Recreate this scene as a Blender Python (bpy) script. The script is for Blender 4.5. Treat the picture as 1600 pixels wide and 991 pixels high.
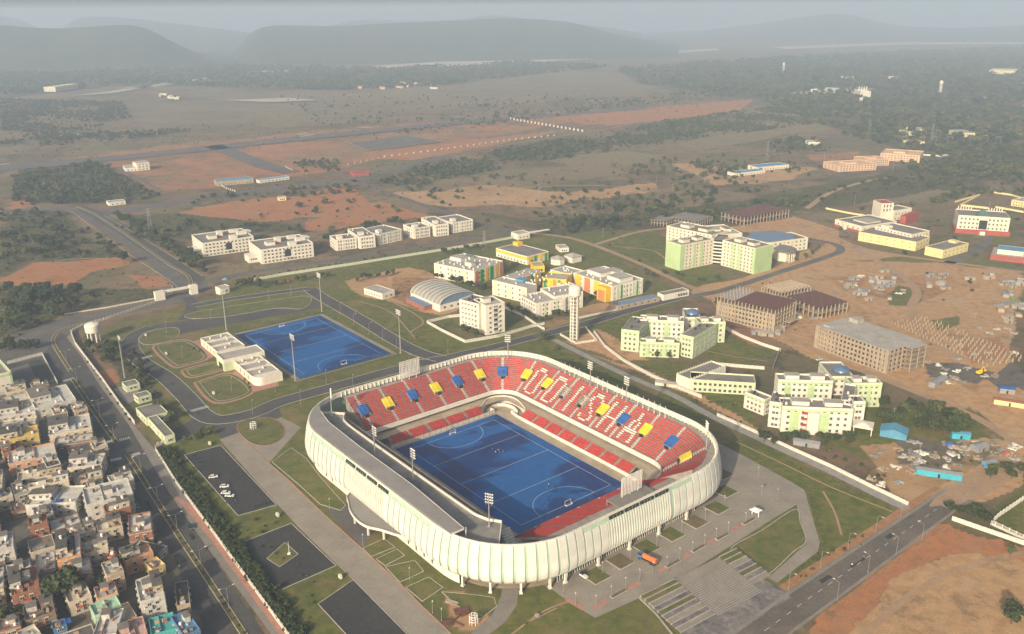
import bpy, math, random
import numpy as np
from math import sin, cos, pi, radians, sqrt, atan2
from mathutils import Matrix, Vector

for _o in list(bpy.data.objects):
    bpy.data.objects.remove(_o, do_unlink=True)
SC = bpy.context.scene
COL = SC.collection
random.seed(7)
RNG = np.random.RandomState(11)

# ------------------------------------------------------------------ camera
# survey of the two hockey pitches (91.4 x 55 m) gives focal length, height and tilt
F_PX, CAM_H, TILT, ROLL = 1372.49, 213.23, 0.33418, -0.00777
cam_d = bpy.data.cameras.new('camera')
cam = bpy.data.objects.new('camera', cam_d)
COL.objects.link(cam)
cam.location = (0, 0, CAM_H)
_cp, _sp, _cr, _sr = cos(TILT), sin(TILT), cos(ROLL), sin(ROLL)
FW = np.array([0, _cp, -_sp])
_rt, _up = np.array([1., 0, 0]), np.array([0, _sp, _cp])
RT = _rt * _cr + _up * _sr
UP = -_rt * _sr + _up * _cr
M3 = Matrix(((RT[0], UP[0], -FW[0]), (RT[1], UP[1], -FW[1]), (RT[2], UP[2], -FW[2])))
cam.rotation_euler = M3.to_euler()
cam_d.sensor_fit = 'HORIZONTAL'
cam_d.sensor_width = 36.0
cam_d.lens = 36.0 * F_PX / 1600.0
cam_d.clip_start = 1.0
cam_d.clip_end = 60000.0
SC.camera = cam

# ------------------------------------------------------------------ sky, sun, exposure
SUN_AZ = radians(27.0)      # light travels towards +Y turned 27 deg to +X
SUN_EL = radians(24.0)
HAZE = 0.00022            # scattering per metre of the air over the plain
world = bpy.data.worlds.new('World')
SC.world = world
world.use_nodes = True
nt = world.node_tree
bg = nt.nodes['Background']
sky = nt.nodes.new('ShaderNodeTexSky')
sky.sky_type = 'NISHITA'
sky.sun_disc = False
sky.sun_elevation = SUN_EL
sky.sun_rotation = pi + SUN_AZ
sky.altitude = 200
sky.air_density = 1.0
sky.dust_density = 9.0
sky.ozone_density = 1.0
nt.links.new(sky.outputs[0], bg.inputs[0])
bg.inputs[1].default_value = 0.13
sun_d = bpy.data.lights.new('sun', 'SUN')
sun_d.energy = 4.8
sun_d.angle = radians(0.8)
sun_d.color = (1.0, 0.85, 0.65)
sun = bpy.data.objects.new('sun', sun_d)
COL.objects.link(sun)
_ld = Vector((sin(SUN_AZ) * cos(SUN_EL), cos(SUN_AZ) * cos(SUN_EL), -sin(SUN_EL)))
sun.rotation_euler = _ld.to_track_quat('-Z', 'Y').to_euler()
sun.location = (-300, -400, 500)
SC.view_settings.view_transform = 'Standard'
SC.view_settings.look = 'None'
SC.view_settings.gamma = 1.0
SC.view_settings.use_curve_mapping = False
SC.view_settings.exposure = 0.16
SC.cycles.use_denoising = True
SC.cycles.max_bounces = 6
SC.cycles.diffuse_bounces = 2
SC.cycles.volume_bounces = 2
SC.cycles.transparent_max_bounces = 8


# ------------------------------------------------------------------ survey helper: photo pixel -> place on the level z
def at(px, py, z=0.0):
    d = FW * F_PX + RT * (px - 800.0) - UP * (py - 495.5)
    k = (z - CAM_H) / d[2]
    return (float(d[0] * k), float(d[1] * k))


def poly(pts, z=0.0):
    return [at(x, y, z) for x, y in pts]


# ------------------------------------------------------------------ materials
MATS = {}


def mat(name, col, rough=0.85, var=0.12, scale=0.35, col2=None, streak=0.0, bump=0.0, metal=0.0, spec=0.3, rnd=0.0, fine=6.0):
    """paint/stone/soil: base colour broken up by two sizes of noise (wear, dirt), optional streaks and relief"""
    if name in MATS:
        return MATS[name]
    m = bpy.data.materials.new(name)
    m.use_nodes = True
    n = m.node_tree
    b = n.nodes['Principled BSDF']
    b.inputs['Roughness'].default_value = rough
    b.inputs['Metallic'].default_value = metal
    b.inputs['Specular IOR Level'].default_value = spec
    L = n.links.new
    tc = n.nodes.new('ShaderNodeTexCoord')
    n1 = n.nodes.new('ShaderNodeTexNoise')
    n1.inputs['Scale'].default_value = scale
    n1.inputs['Detail'].default_value = 6
    n1.inputs['Roughness'].default_value = 0.65
    L(tc.outputs['Object'], n1.inputs['Vector'])
    mx = n.nodes.new('ShaderNodeMix')
    mx.data_type = 'RGBA'
    c2 = col2 if col2 else tuple(c * (1 - 2.2 * var) for c in col)
    c1 = tuple(min(1, c * (1 + var * 0.6)) for c in col) if not col2 else col
    mx.inputs[6].default_value = (*c1, 1)
    mx.inputs[7].default_value = (*c2, 1)
    rm = n.nodes.new('ShaderNodeMapRange')
    rm.inputs[1].default_value = 0.35
    rm.inputs[2].default_value = 0.72
    L(n1.outputs[0], rm.inputs[0])
    L(rm.outputs[0], mx.inputs[0])
    out = mx.outputs[2]
    n2 = n.nodes.new('ShaderNodeTexNoise')
    n2.inputs['Scale'].default_value = scale * fine
    n2.inputs['Detail'].default_value = 4
    if streak:
        mp = n.nodes.new('ShaderNodeMapping')
        mp.inputs['Scale'].default_value = (1, 1, 0.12)
        L(tc.outputs['Object'], mp.inputs[0])
        L(mp.outputs[0], n2.inputs['Vector'])
    else:
        L(tc.outputs['Object'], n2.inputs['Vector'])
    m2 = n.nodes.new('ShaderNodeMix')
    m2.data_type = 'RGBA'
    m2.blend_type = 'MULTIPLY'
    m2.inputs[0].default_value = 1.0
    r2 = n.nodes.new('ShaderNodeMapRange')
    r2.inputs[1].default_value = 0.3
    r2.inputs[2].default_value = 0.75
    a = max(var * 1.2, streak)
    r2.inputs[3].default_value = 1.0
    r2.inputs[4].default_value = 1.0 - a
    L(n2.outputs[0], r2.inputs[0])
    L(out, m2.inputs[6])
    L(r2.outputs[0], m2.inputs[7])
    out = m2.outputs[2]
    if rnd:
        oi = n.nodes.new('ShaderNodeObjectInfo')
        r3 = n.nodes.new('ShaderNodeMapRange')
        r3.inputs[3].default_value = 1 - rnd
        r3.inputs[4].default_value = 1 + rnd
        L(oi.outputs['Random'], r3.inputs[0])
        m3 = n.nodes.new('ShaderNodeMix')
        m3.data_type = 'RGBA'
        m3.blend_type = 'MULTIPLY'
        m3.inputs[0].default_value = 1.0
        L(out, m3.inputs[6])
        L(r3.outputs[0], m3.inputs[7])
        out = m3.outputs[2]
    L(out, b.inputs['Base Color'])
    if bump:
        bp = n.nodes.new('ShaderNodeBump')
        bp.inputs['Strength'].default_value = bump
        bp.inputs['Distance'].default_value = 0.1
        L(n2.outputs[0], bp.inputs['Height'])
        L(bp.outputs[0], b.inputs['Normal'])
    MATS[name] = m
    return m


def plain(name, col, rough=0.6, metal=0.0, spec=0.4):
    return mat(name, col, rough, var=0.06, scale=0.8, metal=metal, spec=spec)


# ------------------------------------------------------------------ mesh building
class MB:
    def __init__(s):
        s.v, s.f, s.m = [], [], []

    def add(s, vs, fs, mi=0):
        o = len(s.v)
        s.v.extend(vs)
        for f in fs:
            s.f.append(tuple(i + o for i in f))
            s.m.append(mi)

    def box(s, x0, x1, y0, y1, z0, z1, mi=0, bottom=False):
        vs = [(x0, y0, z0), (x1, y0, z0), (x1, y1, z0), (x0, y1, z0), (x0, y0, z1), (x1, y0, z1), (x1, y1, z1), (x0, y1, z1)]
        fs = [(4, 5, 6, 7), (0, 1, 5, 4), (1, 2, 6, 5), (2, 3, 7, 6), (3, 0, 4, 7)]
        if bottom:
            fs.append((3, 2, 1, 0))
        s.add(vs, fs, mi)

    def obox(s, c, ang, lx, ly, z0, z1, mi=0, bottom=False):
        """box centred at c=(x,y), turned by ang"""
        ca, sa = cos(ang), sin(ang)
        pts = []
        for dx, dy in ((-lx / 2, -ly / 2), (lx / 2, -ly / 2), (lx / 2, ly / 2), (-lx / 2, ly / 2)):
            pts.append((c[0] + dx * ca - dy * sa, c[1] + dx * sa + dy * ca))
        s.prism(pts, z0, z1, mi, bottom)

    def prism(s, pts, z0, z1, mi=0, bottom=False, mtop=None):
        n = len(pts)
        a = sum(pts[i][0] * pts[(i + 1) % n][1] - pts[(i + 1) % n][0] * pts[i][1] for i in range(n))
        if a < 0:
            pts = pts[::-1]
        vs = [(x, y, z0) for x, y in pts] + [(x, y, z1) for x, y in pts]
        s.add(vs, [(i, (i + 1) % n, n + (i + 1) % n, n + i) for i in range(n)], mi)
        s.add([(x, y, z1) for x, y in pts], [tuple(range(n))], mi if mtop is None else mtop)
        if bottom:
            s.add([(x, y, z0) for x, y in pts], [tuple(range(n))[::-1]], mi)

    def tube(s, p0, p1, r0, r1=None, n=6, mi=0, cap=True):
        r1 = r0 if r1 is None else r1
        p0, p1 = Vector(p0), Vector(p1)
        d = (p1 - p0).normalized()
        u = d.orthogonal().normalized()
        w = d.cross(u)
        vs = []
        for p, r in ((p0, r0), (p1, r1)):
            for i in range(n):
                a = 2 * pi * i / n
                vs.append(tuple(p + u * (cos(a) * r) + w * (sin(a) * r)))
        fs = [(i, (i + 1) % n, n + (i + 1) % n, n + i) for i in range(n)]
        if cap:
            fs += [tuple(range(n))[::-1], tuple(range(n, 2 * n))]
        s.add(vs, fs, mi)

    def lathe(s, prof, n=16, mi=0, c=(0, 0)):
        vs = []
        for r, z in prof:
            for i in range(n):
                a = 2 * pi * i / n
                vs.append((c[0] + r * cos(a), c[1] + r * sin(a), z))
        k = len(prof)
        fs = [(j * n + i, j * n + (i + 1) % n, (j + 1) * n + (i + 1) % n, (j + 1) * n + i) for j in range(k - 1) for i in range(n)]
        s.add(vs, fs, mi)

    def loft(s, rings, mi=0, closed=False):
        """rings: list of equally long point lists; quads between neighbours"""
        n = len(rings[0])
        vs = [p for r in rings for p in r]
        fs = []
        m = n if closed else n - 1
        for j in range(len(rings) - 1):
            for i in range(m):
                fs.append((j * n + i, j * n + (i + 1) % n, (j + 1) * n + (i + 1) % n, (j + 1) * n + i))
        s.add(vs, fs, mi)

    def mesh(s, name, mats, smooth=False):
        me = bpy.data.meshes.new(name)
        me.from_pydata(s.v, [], s.f)
        for m in (mats if isinstance(mats, (list, tuple)) else [mats]):
            me.materials.append(m)
        if any(s.m):
            me.polygons.foreach_set('material_index', s.m)
        if smooth:
            me.polygons.foreach_set('use_smooth', [True] * len(me.polygons))
        me.update()
        return me

    def build(s, name, mats, parent=None, smooth=False, **k):
        return obj(name, s.mesh(name, mats, smooth), parent, **k)


def obj(name, me, parent=None, loc=None, rz=0.0, scale=None):
    o = bpy.data.objects.new(name, me)
    COL.objects.link(o)
    if parent:
        o.parent = parent
    if loc is not None:
        o.location = (loc[0], loc[1], loc[2] if len(loc) > 2 else 0)
    if rz:
        o.rotation_euler = (0, 0, rz)
    if scale:
        o.scale = scale
    return o


def tag(o, label=None, cat=None, group=None, kind=None):
    if label:
        o['label'] = label
    if cat:
        o['category'] = cat
    if group:
        o['group'] = group
    if kind:
        o['kind'] = kind
    return o


def thing(name, label, cat, loc=(0, 0, 0), rz=0.0, group=None):
    o = obj(name, None, None, loc, rz)
    o.empty_display_size = 1.0
    return tag(o, label, cat, group)


def copy_tree(o, parent=None):
    c = o.copy()
    COL.objects.link(c)
    c.parent = parent
    for ch in list(KIDS.get(o.name, o.children)):
        copy_tree(ch, c)
    return c


KIDS = {}


def freeze(o):
    """remember the children of a prototype so that copying needs no search"""
    for c in o.children:
        freeze(c)
    KIDS[o.name] = list(o.children)


def sheet(name, pts, z, m, kind='structure', parent=None):
    """a flat piece of ground: pts in world xy"""
    import bmesh
    bm = bmesh.new()
    vs = [bm.verts.new((x, y, z)) for x, y in pts]
    f = bm.faces.new(vs)
    f.normal_update()
    if f.normal.z < 0:
        f.normal_flip()
    bmesh.ops.triangulate(bm, faces=[f])
    me = bpy.data.meshes.new(name)
    bm.to_mesh(me)
    bm.free()
    me.materials.append(m)
    o = obj(name, me, parent)
    if kind:
        o['kind'] = kind
    return o


def smooth_line(pts, step=3.0, closed=False):
    """Catmull-Rom through world points, resampled"""
    P = [np.array(p, float) for p in pts]
    n = len(P)
    out = []
    rng = range(n if closed else n - 1)
    for i in rng:
        p0 = P[(i - 1) % n] if closed or i > 0 else P[0] * 2 - P[1]
        p1, p2 = P[i], P[(i + 1) % n]
        p3 = P[(i + 2) % n] if closed or i + 2 < n else P[-1] * 2 - P[-2]
        k = max(1, int(np.linalg.norm(p2 - p1) / step))
        for j in range(k):
            t = j / k
            out.append(0.5 * ((2 * p1) + (-p0 + p2) * t + (2 * p0 - 5 * p1 + 4 * p2 - p3) * t * t + (-p0 + 3 * p1 - 3 * p2 + p3) * t ** 3))
    if not closed:
        out.append(P[-1])
    return [tuple(p) for p in out]


def offset_line(pts, d, closed=False):
    P = np.array(pts, float)
    if closed:
        T = np.roll(P, -1, 0) - np.roll(P, 1, 0)
    else:
        T = np.gradient(P, axis=0)
    T /= np.maximum(np.linalg.norm(T, axis=1, keepdims=True), 1e-9)
    N = np.stack([-T[:, 1], T[:, 0]], 1)
    return [tuple(p) for p in P + N * d]


def ribbon(name, pts, width, z, m, kind='structure', parent=None, closed=False, off=0.0, thick=0.0):
    """a strip of road, path or kerb along world points"""
    a = offset_line(pts, off + width / 2, closed)
    b = offset_line(pts, off - width / 2, closed)
    mb = MB()
    A = [(x, y, z) for x, y in a]
    B = [(x, y, z) for x, y in b]
    if closed:
        A.append(A[0])
        B.append(B[0])
    if thick:
        A0 = [(x, y, z - thick) for x, y, _ in A]
        B0 = [(x, y, z - thick) for x, y, _ in B]
        mb.loft([A0, A])
        mb.loft([A, B])
        mb.loft([B, B0])
    else:
        mb.loft([A, B])
    o = mb.build(name, m, parent)
    if kind:
        o['kind'] = kind
    return o


def path_len(pts):
    return sum(math.dist(pts[i], pts[i + 1]) for i in range(len(pts) - 1))


def along(pts, step, start=0.0, end=None):
    """points (x, y, angle) every step metres along a polyline"""
    out = []
    d = start
    acc = 0.0
    tot = path_len(pts) if end is None else end
    for i in range(len(pts) - 1):
        a, b = pts[i], pts[i + 1]
        l = math.dist(a, b)
        if l < 1e-6:
            continue
        while d <= acc + l and d <= tot:
            t = (d - acc) / l
            out.append((a[0] + (b[0] - a[0]) * t, a[1] + (b[1] - a[1]) * t, atan2(b[1] - a[1], b[0] - a[0])))
            d += step
        acc += l
    return out
# ================================================================== THE GROUND
SOIL, LAWN, TAN, SCRUB, PALE, GREY = range(6)
ZONES = [
    # far plain, river margin, villages
    (PALE, .55, [(480, 130), (700, 118), (950, 112), (1060, 125), (980, 150), (760, 165), (560, 178), (430, 165)]),
    (PALE, .5, [(210, 165), (420, 150), (640, 150), (560, 190), (230, 205)]),
    (PALE, .7, [(1420, 162), (1600, 148), (1600, 178), (1440, 172)]),
    (PALE, .8, [(1120, 205), (1290, 178), (1370, 190), (1260, 205), (1180, 222), (1090, 235), (1060, 228)]),
    (PALE, .9, [(860, 248), (980, 232), (1040, 247), (920, 262)]),
    (PALE, .55, [(590, 300), (760, 262), (900, 258), (1010, 262), (880, 285), (700, 310)]),
    (PALE, .9, [(1330, 310), (1400, 285), (1490, 292), (1420, 318), (1345, 322)]),
    (SCRUB, .8, [(0, 90), (360, 102), (620, 106), (820, 96), (960, 104), (720, 130), (480, 142), (210, 132), (0, 152)]),
    (SCRUB, .8, [(960, 108), (1250, 90), (1600, 75), (1600, 240), (1420, 240), (1300, 200), (1180, 155), (1000, 130)]),
    # airstrip land, red murram
    (SOIL, .55, [(0, 262), (280, 225), (560, 196), (900, 172), (1000, 172), (700, 225), (560, 258), (330, 296), (255, 300), (190, 262), (0, 285)]),
    (SOIL, .95, [(850, 182), (960, 172), (1175, 154), (1165, 176), (1000, 190), (910, 196)]),
    (SOIL, .8, [(560, 248), (700, 222), (900, 200), (800, 222), (640, 250)]),
    (SCRUB, 1., [(15, 268), (150, 254), (205, 282), (255, 310), (120, 318), (18, 322)]),
    (SOIL, .9, [(270, 335), (350, 318), (470, 305), (540, 285), (560, 300), (600, 330), (470, 342), (430, 350), (300, 345)]),
    (SOIL, .9, [(480, 345), (600, 318), (680, 338), (560, 357), (470, 362)]),
    (SOIL, 1., [(8, 434), (60, 412), (140, 396), (205, 402), (216, 414), (165, 424), (110, 446), (20, 448)]),
    (SOIL, .8, [(205, 430), (255, 432), (268, 448), (225, 455)]),
    (SOIL, .8, [(0, 310), (22, 305), (26, 325), (0, 330)]),
    (SCRUB, .7, [(0, 330), (100, 330), (200, 400), (60, 408), (0, 430)]),
    (SCRUB, .9, [(0, 446), (110, 450), (250, 455), (235, 470), (100, 492), (0, 545)]),
    (SCRUB, .9, [(200, 335), (300, 332), (480, 362), (300, 372), (250, 372)]),
    (SCRUB, .75, [(700, 330), (830, 345), (1000, 335), (1300, 290), (1600, 225), (1600, 262), (1500, 290), (1330, 325), (1230, 335), (1010, 360), (880, 372)]),
    (TAN, .7, [(600, 305), (760, 290), (900, 300), (1010, 285), (1020, 300), (860, 322), (700, 325)]),
    (TAN, .7, [(1030, 255), (1130, 262), (1290, 260), (1250, 285), (1100, 290)]),
    (SOIL, .6, [(1260, 240), (1340, 235), (1340, 246), (1270, 252)]),
    # campus lawns
    (LAWN, .75, [(130, 525), (300, 470), (400, 440), (800, 372), (900, 372), (1030, 440), (1060, 470), (880, 540), (1420, 795), (1200, 960), (1130, 1000), (640, 1000), (440, 1000), (245, 705), (205, 650)]),
    (LAWN, 1., [(350, 446), (500, 425), (700, 392), (860, 366), (870, 374), (560, 424), (430, 452), (365, 462)]),
    (LAWN, .9, [(900, 368), (1030, 360), (1060, 400), (1140, 445), (1060, 440), (930, 395)]),
    (LAWN, 1., [(1040, 425), (1150, 440), (1260, 400), (1250, 415), (1130, 455), (1050, 440)]),
    (LAWN, .9, [(1100, 520), (1140, 530), (1220, 550), (1180, 572), (1100, 575), (1090, 545)]),
    (LAWN, .8, [(930, 510), (980, 500), (980, 560), (1060, 565), (1060, 610), (960, 555)]),
    (LAWN, .8, [(1090, 612), (1190, 618), (1200, 690), (1120, 640)]),
    (LAWN, 1., [(1110, 660), (1420, 800), (1260, 920), (1215, 912), (1280, 860), (1255, 765)]),
    (LAWN, .8, [(1560, 780), (1600, 760), (1600, 830), (1560, 820)]),
    (TAN, .8, [(545, 440), (640, 414), (690, 432), (730, 470), (690, 492), (610, 470), (560, 452)]),
    (SOIL, .5, [(620, 430), (680, 432), (710, 460), (650, 480), (610, 462)]),
    (TAN, .5, [(860, 500), (960, 472), (970, 482), (870, 515)]),
    (TAN, .9, [(900, 530), (940, 512), (985, 545), (1000, 560), (950, 560)]),
    (TAN, .8, [(905, 545), (1050, 600), (1200, 668), (1190, 672), (1040, 610)]),
    # building site
    (TAN, 1., [(1060, 455), (1280, 395), (1330, 380), (1440, 405), (1600, 425), (1600, 760), (1480, 790), (1440, 720), (1500, 650), (1400, 600), (1280, 565), (1210, 525), (1140, 500), (1110, 470)]),
    (TAN, .9, [(1140, 440), (1300, 378), (1240, 372), (1150, 360), (1130, 352), (1250, 340), (1320, 360), (1320, 395)]),
    (SOIL, .55, [(1300, 430), (1480, 425), (1500, 445), (1420, 470), (1330, 455)]),
    (SOIL, .6, [(1500, 540), (1580, 530), (1600, 560), (1520, 575)]),
    (SOIL, .5, [(1120, 500), (1200, 520), (1240, 545), (1180, 545), (1140, 525)]),
    (LAWN, .8, [(1385, 440), (1425, 452), (1415, 475), (1370, 470)]),
    (LAWN, .8, [(1440, 498), (1490, 494), (1500, 510), (1455, 516)]),
    (GREY, .7, [(1440, 565), (1500, 572), (1560, 590), (1530, 605), (1450, 590)]),
    (GREY, .9, [(1545, 600), (1600, 570), (1600, 612), (1560, 612)]),
    (LAWN, .7, [(1280, 640), (1500, 640), (1560, 690), (1420, 690), (1380, 730), (1280, 690)]),
    (TAN, .6, [(1350, 700), (1480, 690), (1560, 700), (1470, 770), (1420, 790), (1380, 745)]),
    (GREY, .5, [(1400, 690), (1500, 690), (1500, 720), (1420, 730)]),
    (LAWN, .8, [(1320, 405), (1480, 395), (1600, 405), (1600, 425), (1440, 408)]),
    (LAWN, .7, [(1440, 340), (1500, 372), (1600, 380), (1600, 330), (1500, 335)]),
    # bare ground by the near road
    (SOIL, 1., [(1262, 975), (1310, 930), (1440, 838), (1485, 812), (1640, 870), (1640, 1010), (1240, 1010)]),
    (TAN, .85, [(1330, 975), (1400, 905), (1500, 850), (1640, 880), (1640, 1010), (1320, 1010)]),
    (SOIL, .8, [(1232, 930), (1420, 806), (1425, 812), (1240, 938)]),
    # old town ground
    (GREY, .8, [(-200, 560), (60, 560), (130, 640), (180, 700), (330, 1010), (-200, 1010)]),
    (SOIL, .7, [(143, 590), (180, 575), (192, 595), (165, 608)]),
    (SCRUB, .8, [(128, 530), (195, 545), (240, 600), (262, 640), (215, 640), (170, 590)]),
    (TAN, .7, [(690, 925), (740, 935), (760, 990), (700, 990)]),
]


def inside(X, Y, P):
    P = np.array(P)
    r = np.zeros(X.shape, bool)
    n = len(P)
    j = n - 1
    for i in range(n):
        xi, yi = P[i]
        xj, yj = P[j]
        c = ((yi > Y) != (yj > Y)) & (X < (xj - xi) * (Y - yi) / (yj - yi + 1e-12) + xi)
        r ^= c
        j = i
    return r


def make_ground():
    core = 2.0
    def axis(c0, c1, far_lo, far_hi, g):
        a = list(np.arange(c0, c1 + .1, core))
        s = core
        x = c1
        hi = []
        while x < far_hi:
            s *= 1 + g
            x += s
            hi.append(x)
        lo = []
        s = core
        x = c0
        while x > far_lo:
            s *= 1 + g
            x -= s
            lo.append(x)
        return np.array(lo[::-1] + a + hi)
    xs = axis(-330, 330, -9000, 9000, .028)
    ys = axis(210, 760, -400, 11000, .0135)
    X, Y = np.meshgrid(xs, ys)
    nx, ny = len(xs), len(ys)
    # the zones' edges wander like real field and soil edges do
    D = np.sqrt(X ** 2 + Y ** 2)
    amp = 1.2 + D * .006
    wl = 9 + D * .03
    wx = X + amp * (np.sin(X / wl + 1.3 * np.sin(Y / wl * .7)) + .6 * np.sin(Y / wl * 2.3 + 1.0) + .4 * np.sin((X + Y) / wl * 4.1))
    wy = Y + amp * (np.sin(Y / wl * 1.1 + 2 + 1.2 * np.sin(X / wl * .8)) + .6 * np.sin(X / wl * 2.1) + .4 * np.sin((X - Y) / wl * 3.7))
    W = np.zeros((6, ny, nx), np.float32)
    for c, a, P in ZONES:
        q = poly(P)
        x0, x1 = min(p[0] for p in q) - 40, max(p[0] for p in q) + 40
        y0, y1 = min(p[1] for p in q) - 40, max(p[1] for p in q) + 40
        i0, i1 = np.searchsorted(xs, [x0 - 50, x1 + 50])
        j0, j1 = np.searchsorted(ys, [y0 - 50, y1 + 50])
        if i1 <= i0 or j1 <= j0:
            continue
        sl = (slice(j0, j1), slice(i0, i1))
        k = inside(wx[sl], wy[sl], q)
        for d in range(6):
            t = W[(d,) + sl]
            t[k] = a if d == c else t[k] * (1 - a)
    # gentle relief far from the campus
    Z = np.zeros_like(X)
    far = np.clip((D - 900) / 1500, 0, 1)
    Z += far * (1.5 * np.sin(X / 310 + .5) * np.sin(Y / 270) - 1.5)
    v = np.stack([X, Y, Z], -1).reshape(-1, 3)
    idx = np.arange(nx * ny).reshape(ny, nx)
    f = np.stack([idx[:-1, :-1], idx[:-1, 1:], idx[1:, 1:], idx[1:, :-1]], -1).reshape(-1, 4)
    me = bpy.data.meshes.new('ground')
    me.vertices.add(len(v))
    me.vertices.foreach_set('co', v.ravel())
    me.loops.add(f.size)
    me.loops.foreach_set('vertex_index', f.ravel().astype(np.int32))
    me.polygons.add(len(f))
    me.polygons.foreach_set('loop_start', np.arange(0, f.size, 4, dtype=np.int32))
    me.polygons.foreach_set('loop_total', np.full(len(f), 4, np.int32))
    for nm, ch in (('zone_a', (0, 1, 2, 3)), ('zone_b', (4, 5, 5, 5))):
        at_ = me.attributes.new(nm, 'FLOAT_COLOR', 'POINT')
        at_.data.foreach_set('color', np.stack([W[c].ravel() for c in ch], -1).astype(np.float32).ravel())
    me.update()
    me.validate()
    me.polygons.foreach_set('use_smooth', [True] * len(me.polygons))
    m = bpy.data.materials.new('earth')
    m.use_nodes = True
    n = m.node_tree
    L = n.links.new
    b = n.nodes['Principled BSDF']
    b.inputs['Roughness'].default_value = .95
    b.inputs['Specular IOR Level'].default_value = .1
    tc = n.nodes.new('ShaderNodeTexCoord')

    def noise(sc, det=8, rough=.6):
        q = n.nodes.new('ShaderNodeTexNoise')
        q.inputs['Scale'].default_value = sc
        q.inputs['Detail'].default_value = det
        q.inputs['Roughness'].default_value = rough
        L(tc.outputs['Object'], q.inputs['Vector'])
        return q.outputs[0]

    def mr(src, a, b_, c=0., d=1.):
        q = n.nodes.new('ShaderNodeMapRange')
        q.interpolation_type = 'SMOOTHSTEP'
        for i, val in enumerate((a, b_, c, d)):
            q.inputs[i + 1].default_value = val
        L(src, q.inputs[0])
        return q.outputs[0]

    def mix(fac, A, B, mode='MIX'):
        q = n.nodes.new('ShaderNodeMix')
        q.data_type = 'RGBA'
        q.blend_type = mode
        for sock, val in ((q.inputs[0], fac), (q.inputs[6], A), (q.inputs[7], B)):
            if isinstance(val, (int, float)):
                sock.default_value = val
            elif isinstance(val, tuple):
                sock.default_value = (*val, 1)
            else:
                L(val, sock)
        return q.outputs[2]

    def mathn(op, A, B):
        q = n.nodes.new('ShaderNodeMath')
        q.operation = op
        for i, val in enumerate((A, B)):
            if isinstance(val, (int, float)):
                q.inputs[i].default_value = val
            else:
                L(val, q.inputs[i])
        return q.outputs[0]
    big, mid, fin, tiny = noise(.004), noise(.03), noise(.2, 6), noise(1.3, 4, .7)
    wide0 = noise(.0065, 5)
    # dry scrub with parcels of old fields
    vor = n.nodes.new('ShaderNodeTexVoronoi')
    vor.inputs['Scale'].default_value = .011
    vor.inputs['Randomness'].default_value = .9
    L(tc.outputs['Object'], vor.inputs['Vector'])
    base = mix(mr(mid, .38, .66), (.22, .148, .090), (.100, .092, .046))
    base = mix(mr(wide0, .5, .7), base, (.29, .175, .095))
    hsv = n.nodes.new('ShaderNodeSeparateColor')
    L(vor.outputs['Color'], hsv.inputs[0])
    base = mix(mathn('MULTIPLY', mr(hsv.outputs[0], .45, .6), .7), base, (.25, .195, .11))
    base = mix(mathn('MULTIPLY', mr(hsv.outputs[1], .6, .7), .5), base, (.10, .115, .045))
    base = mix(mr(fin, .45, .75), base, mix(.5, base, (.05, .05, .028)))
    base = mix(mr(noise(.055, 8, .7), .52, .60), base, mix(.62, base, (.045, .048, .026)))
    base = mix(mr(noise(.016, 8, .7), .50, .58), base, mix(.45, base, (.20, .125, .085)))
    za, zb = n.nodes.new('ShaderNodeAttribute'), n.nodes.new('ShaderNodeAttribute')
    za.attribute_name, zb.attribute_name = 'zone_a', 'zone_b'
    sa, sb = n.nodes.new('ShaderNodeSeparateColor'), n.nodes.new('ShaderNodeSeparateColor')
    L(za.outputs['Color'], sa.inputs[0])
    L(zb.outputs['Color'], sb.inputs[0])
    wide = noise(.009, 6)
    wob = mathn('ADD', mathn('ADD', mathn('MULTIPLY', mathn('SUBTRACT', wide, .5), 1.1), mathn('MULTIPLY', mathn('SUBTRACT', mid, .5), .9)), mathn('MULTIPLY', mathn('SUBTRACT', fin, .5), 1.1))

    def w(src):
        return mr(mathn('ADD', src, mathn('MULTIPLY', wob, mr(src, .02, .2))), .25, .75)
    red = mix(mr(fin, .35, .7), (.46, .190, .078), (.33, .155, .080))
    red = mix(mr(mid, .5, .7), red, (.36, .22, .125))
    lawn = mix(mr(fin, .35, .68), (.078, .112, .022), (.165, .158, .042))
    lawn = mix(mr(mid, .52, .72), lawn, (.22, .165, .075))
    tan = mix(mr(fin, .35, .7), (.52, .325, .165), (.39, .225, .11))
    tan = mix(mr(mid, .5, .75), tan, (.42, .33, .22))
    scr = mix(mr(fin, .4, .65), (.038, .050, .020), (.13, .118, .055))
    pale = mix(mr(fin, .35, .7), (.26, .205, .12), (.17, .145, .08))
    grey = mix(mr(fin, .35, .7), (.155, .142, .125), (.10, .093, .083))
    c = base
    for src, colr in ((sb.outputs[0], pale), (sa.outputs[0], red), (sa.outputs[1], lawn), (sa.outputs[2], tan), (za.outputs['Alpha'], scr), (sb.outputs[1], grey)):
        c = mix(w(src), c, colr)
    c = mix(mr(noise(.045, 9, .75), .54, .62), c, mix(.38, c, (.06, .055, .03)))
    c = mix(mr(tiny, .3, .8), c, mix(.35, c, (.04, .035, .02)))
    c = mix(mr(big, .4, .7), c, mix(.18, c, (.26, .20, .13)))
    L(c, b.inputs['Base Color'])
    bp = n.nodes.new('ShaderNodeBump')
    bp.inputs['Strength'].default_value = .5
    bp.inputs['Distance'].default_value = .5
    L(tiny, bp.inputs['Height'])
    L(bp.outputs[0], b.inputs['Normal'])
    me.materials.append(m)
    o = obj('ground', me)
    o['kind'] = 'structure'
    o['label'] = 'dry plain of scrub, red soil, lawns and old fields'


make_ground()

# ------------------------------------------------------------------ hills on the skyline
M_hill = mat('hill_scrub', (.075, .080, .045), .95, var=.3, scale=.006, col2=(.035, .045, .022), bump=.0, fine=8)


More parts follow.
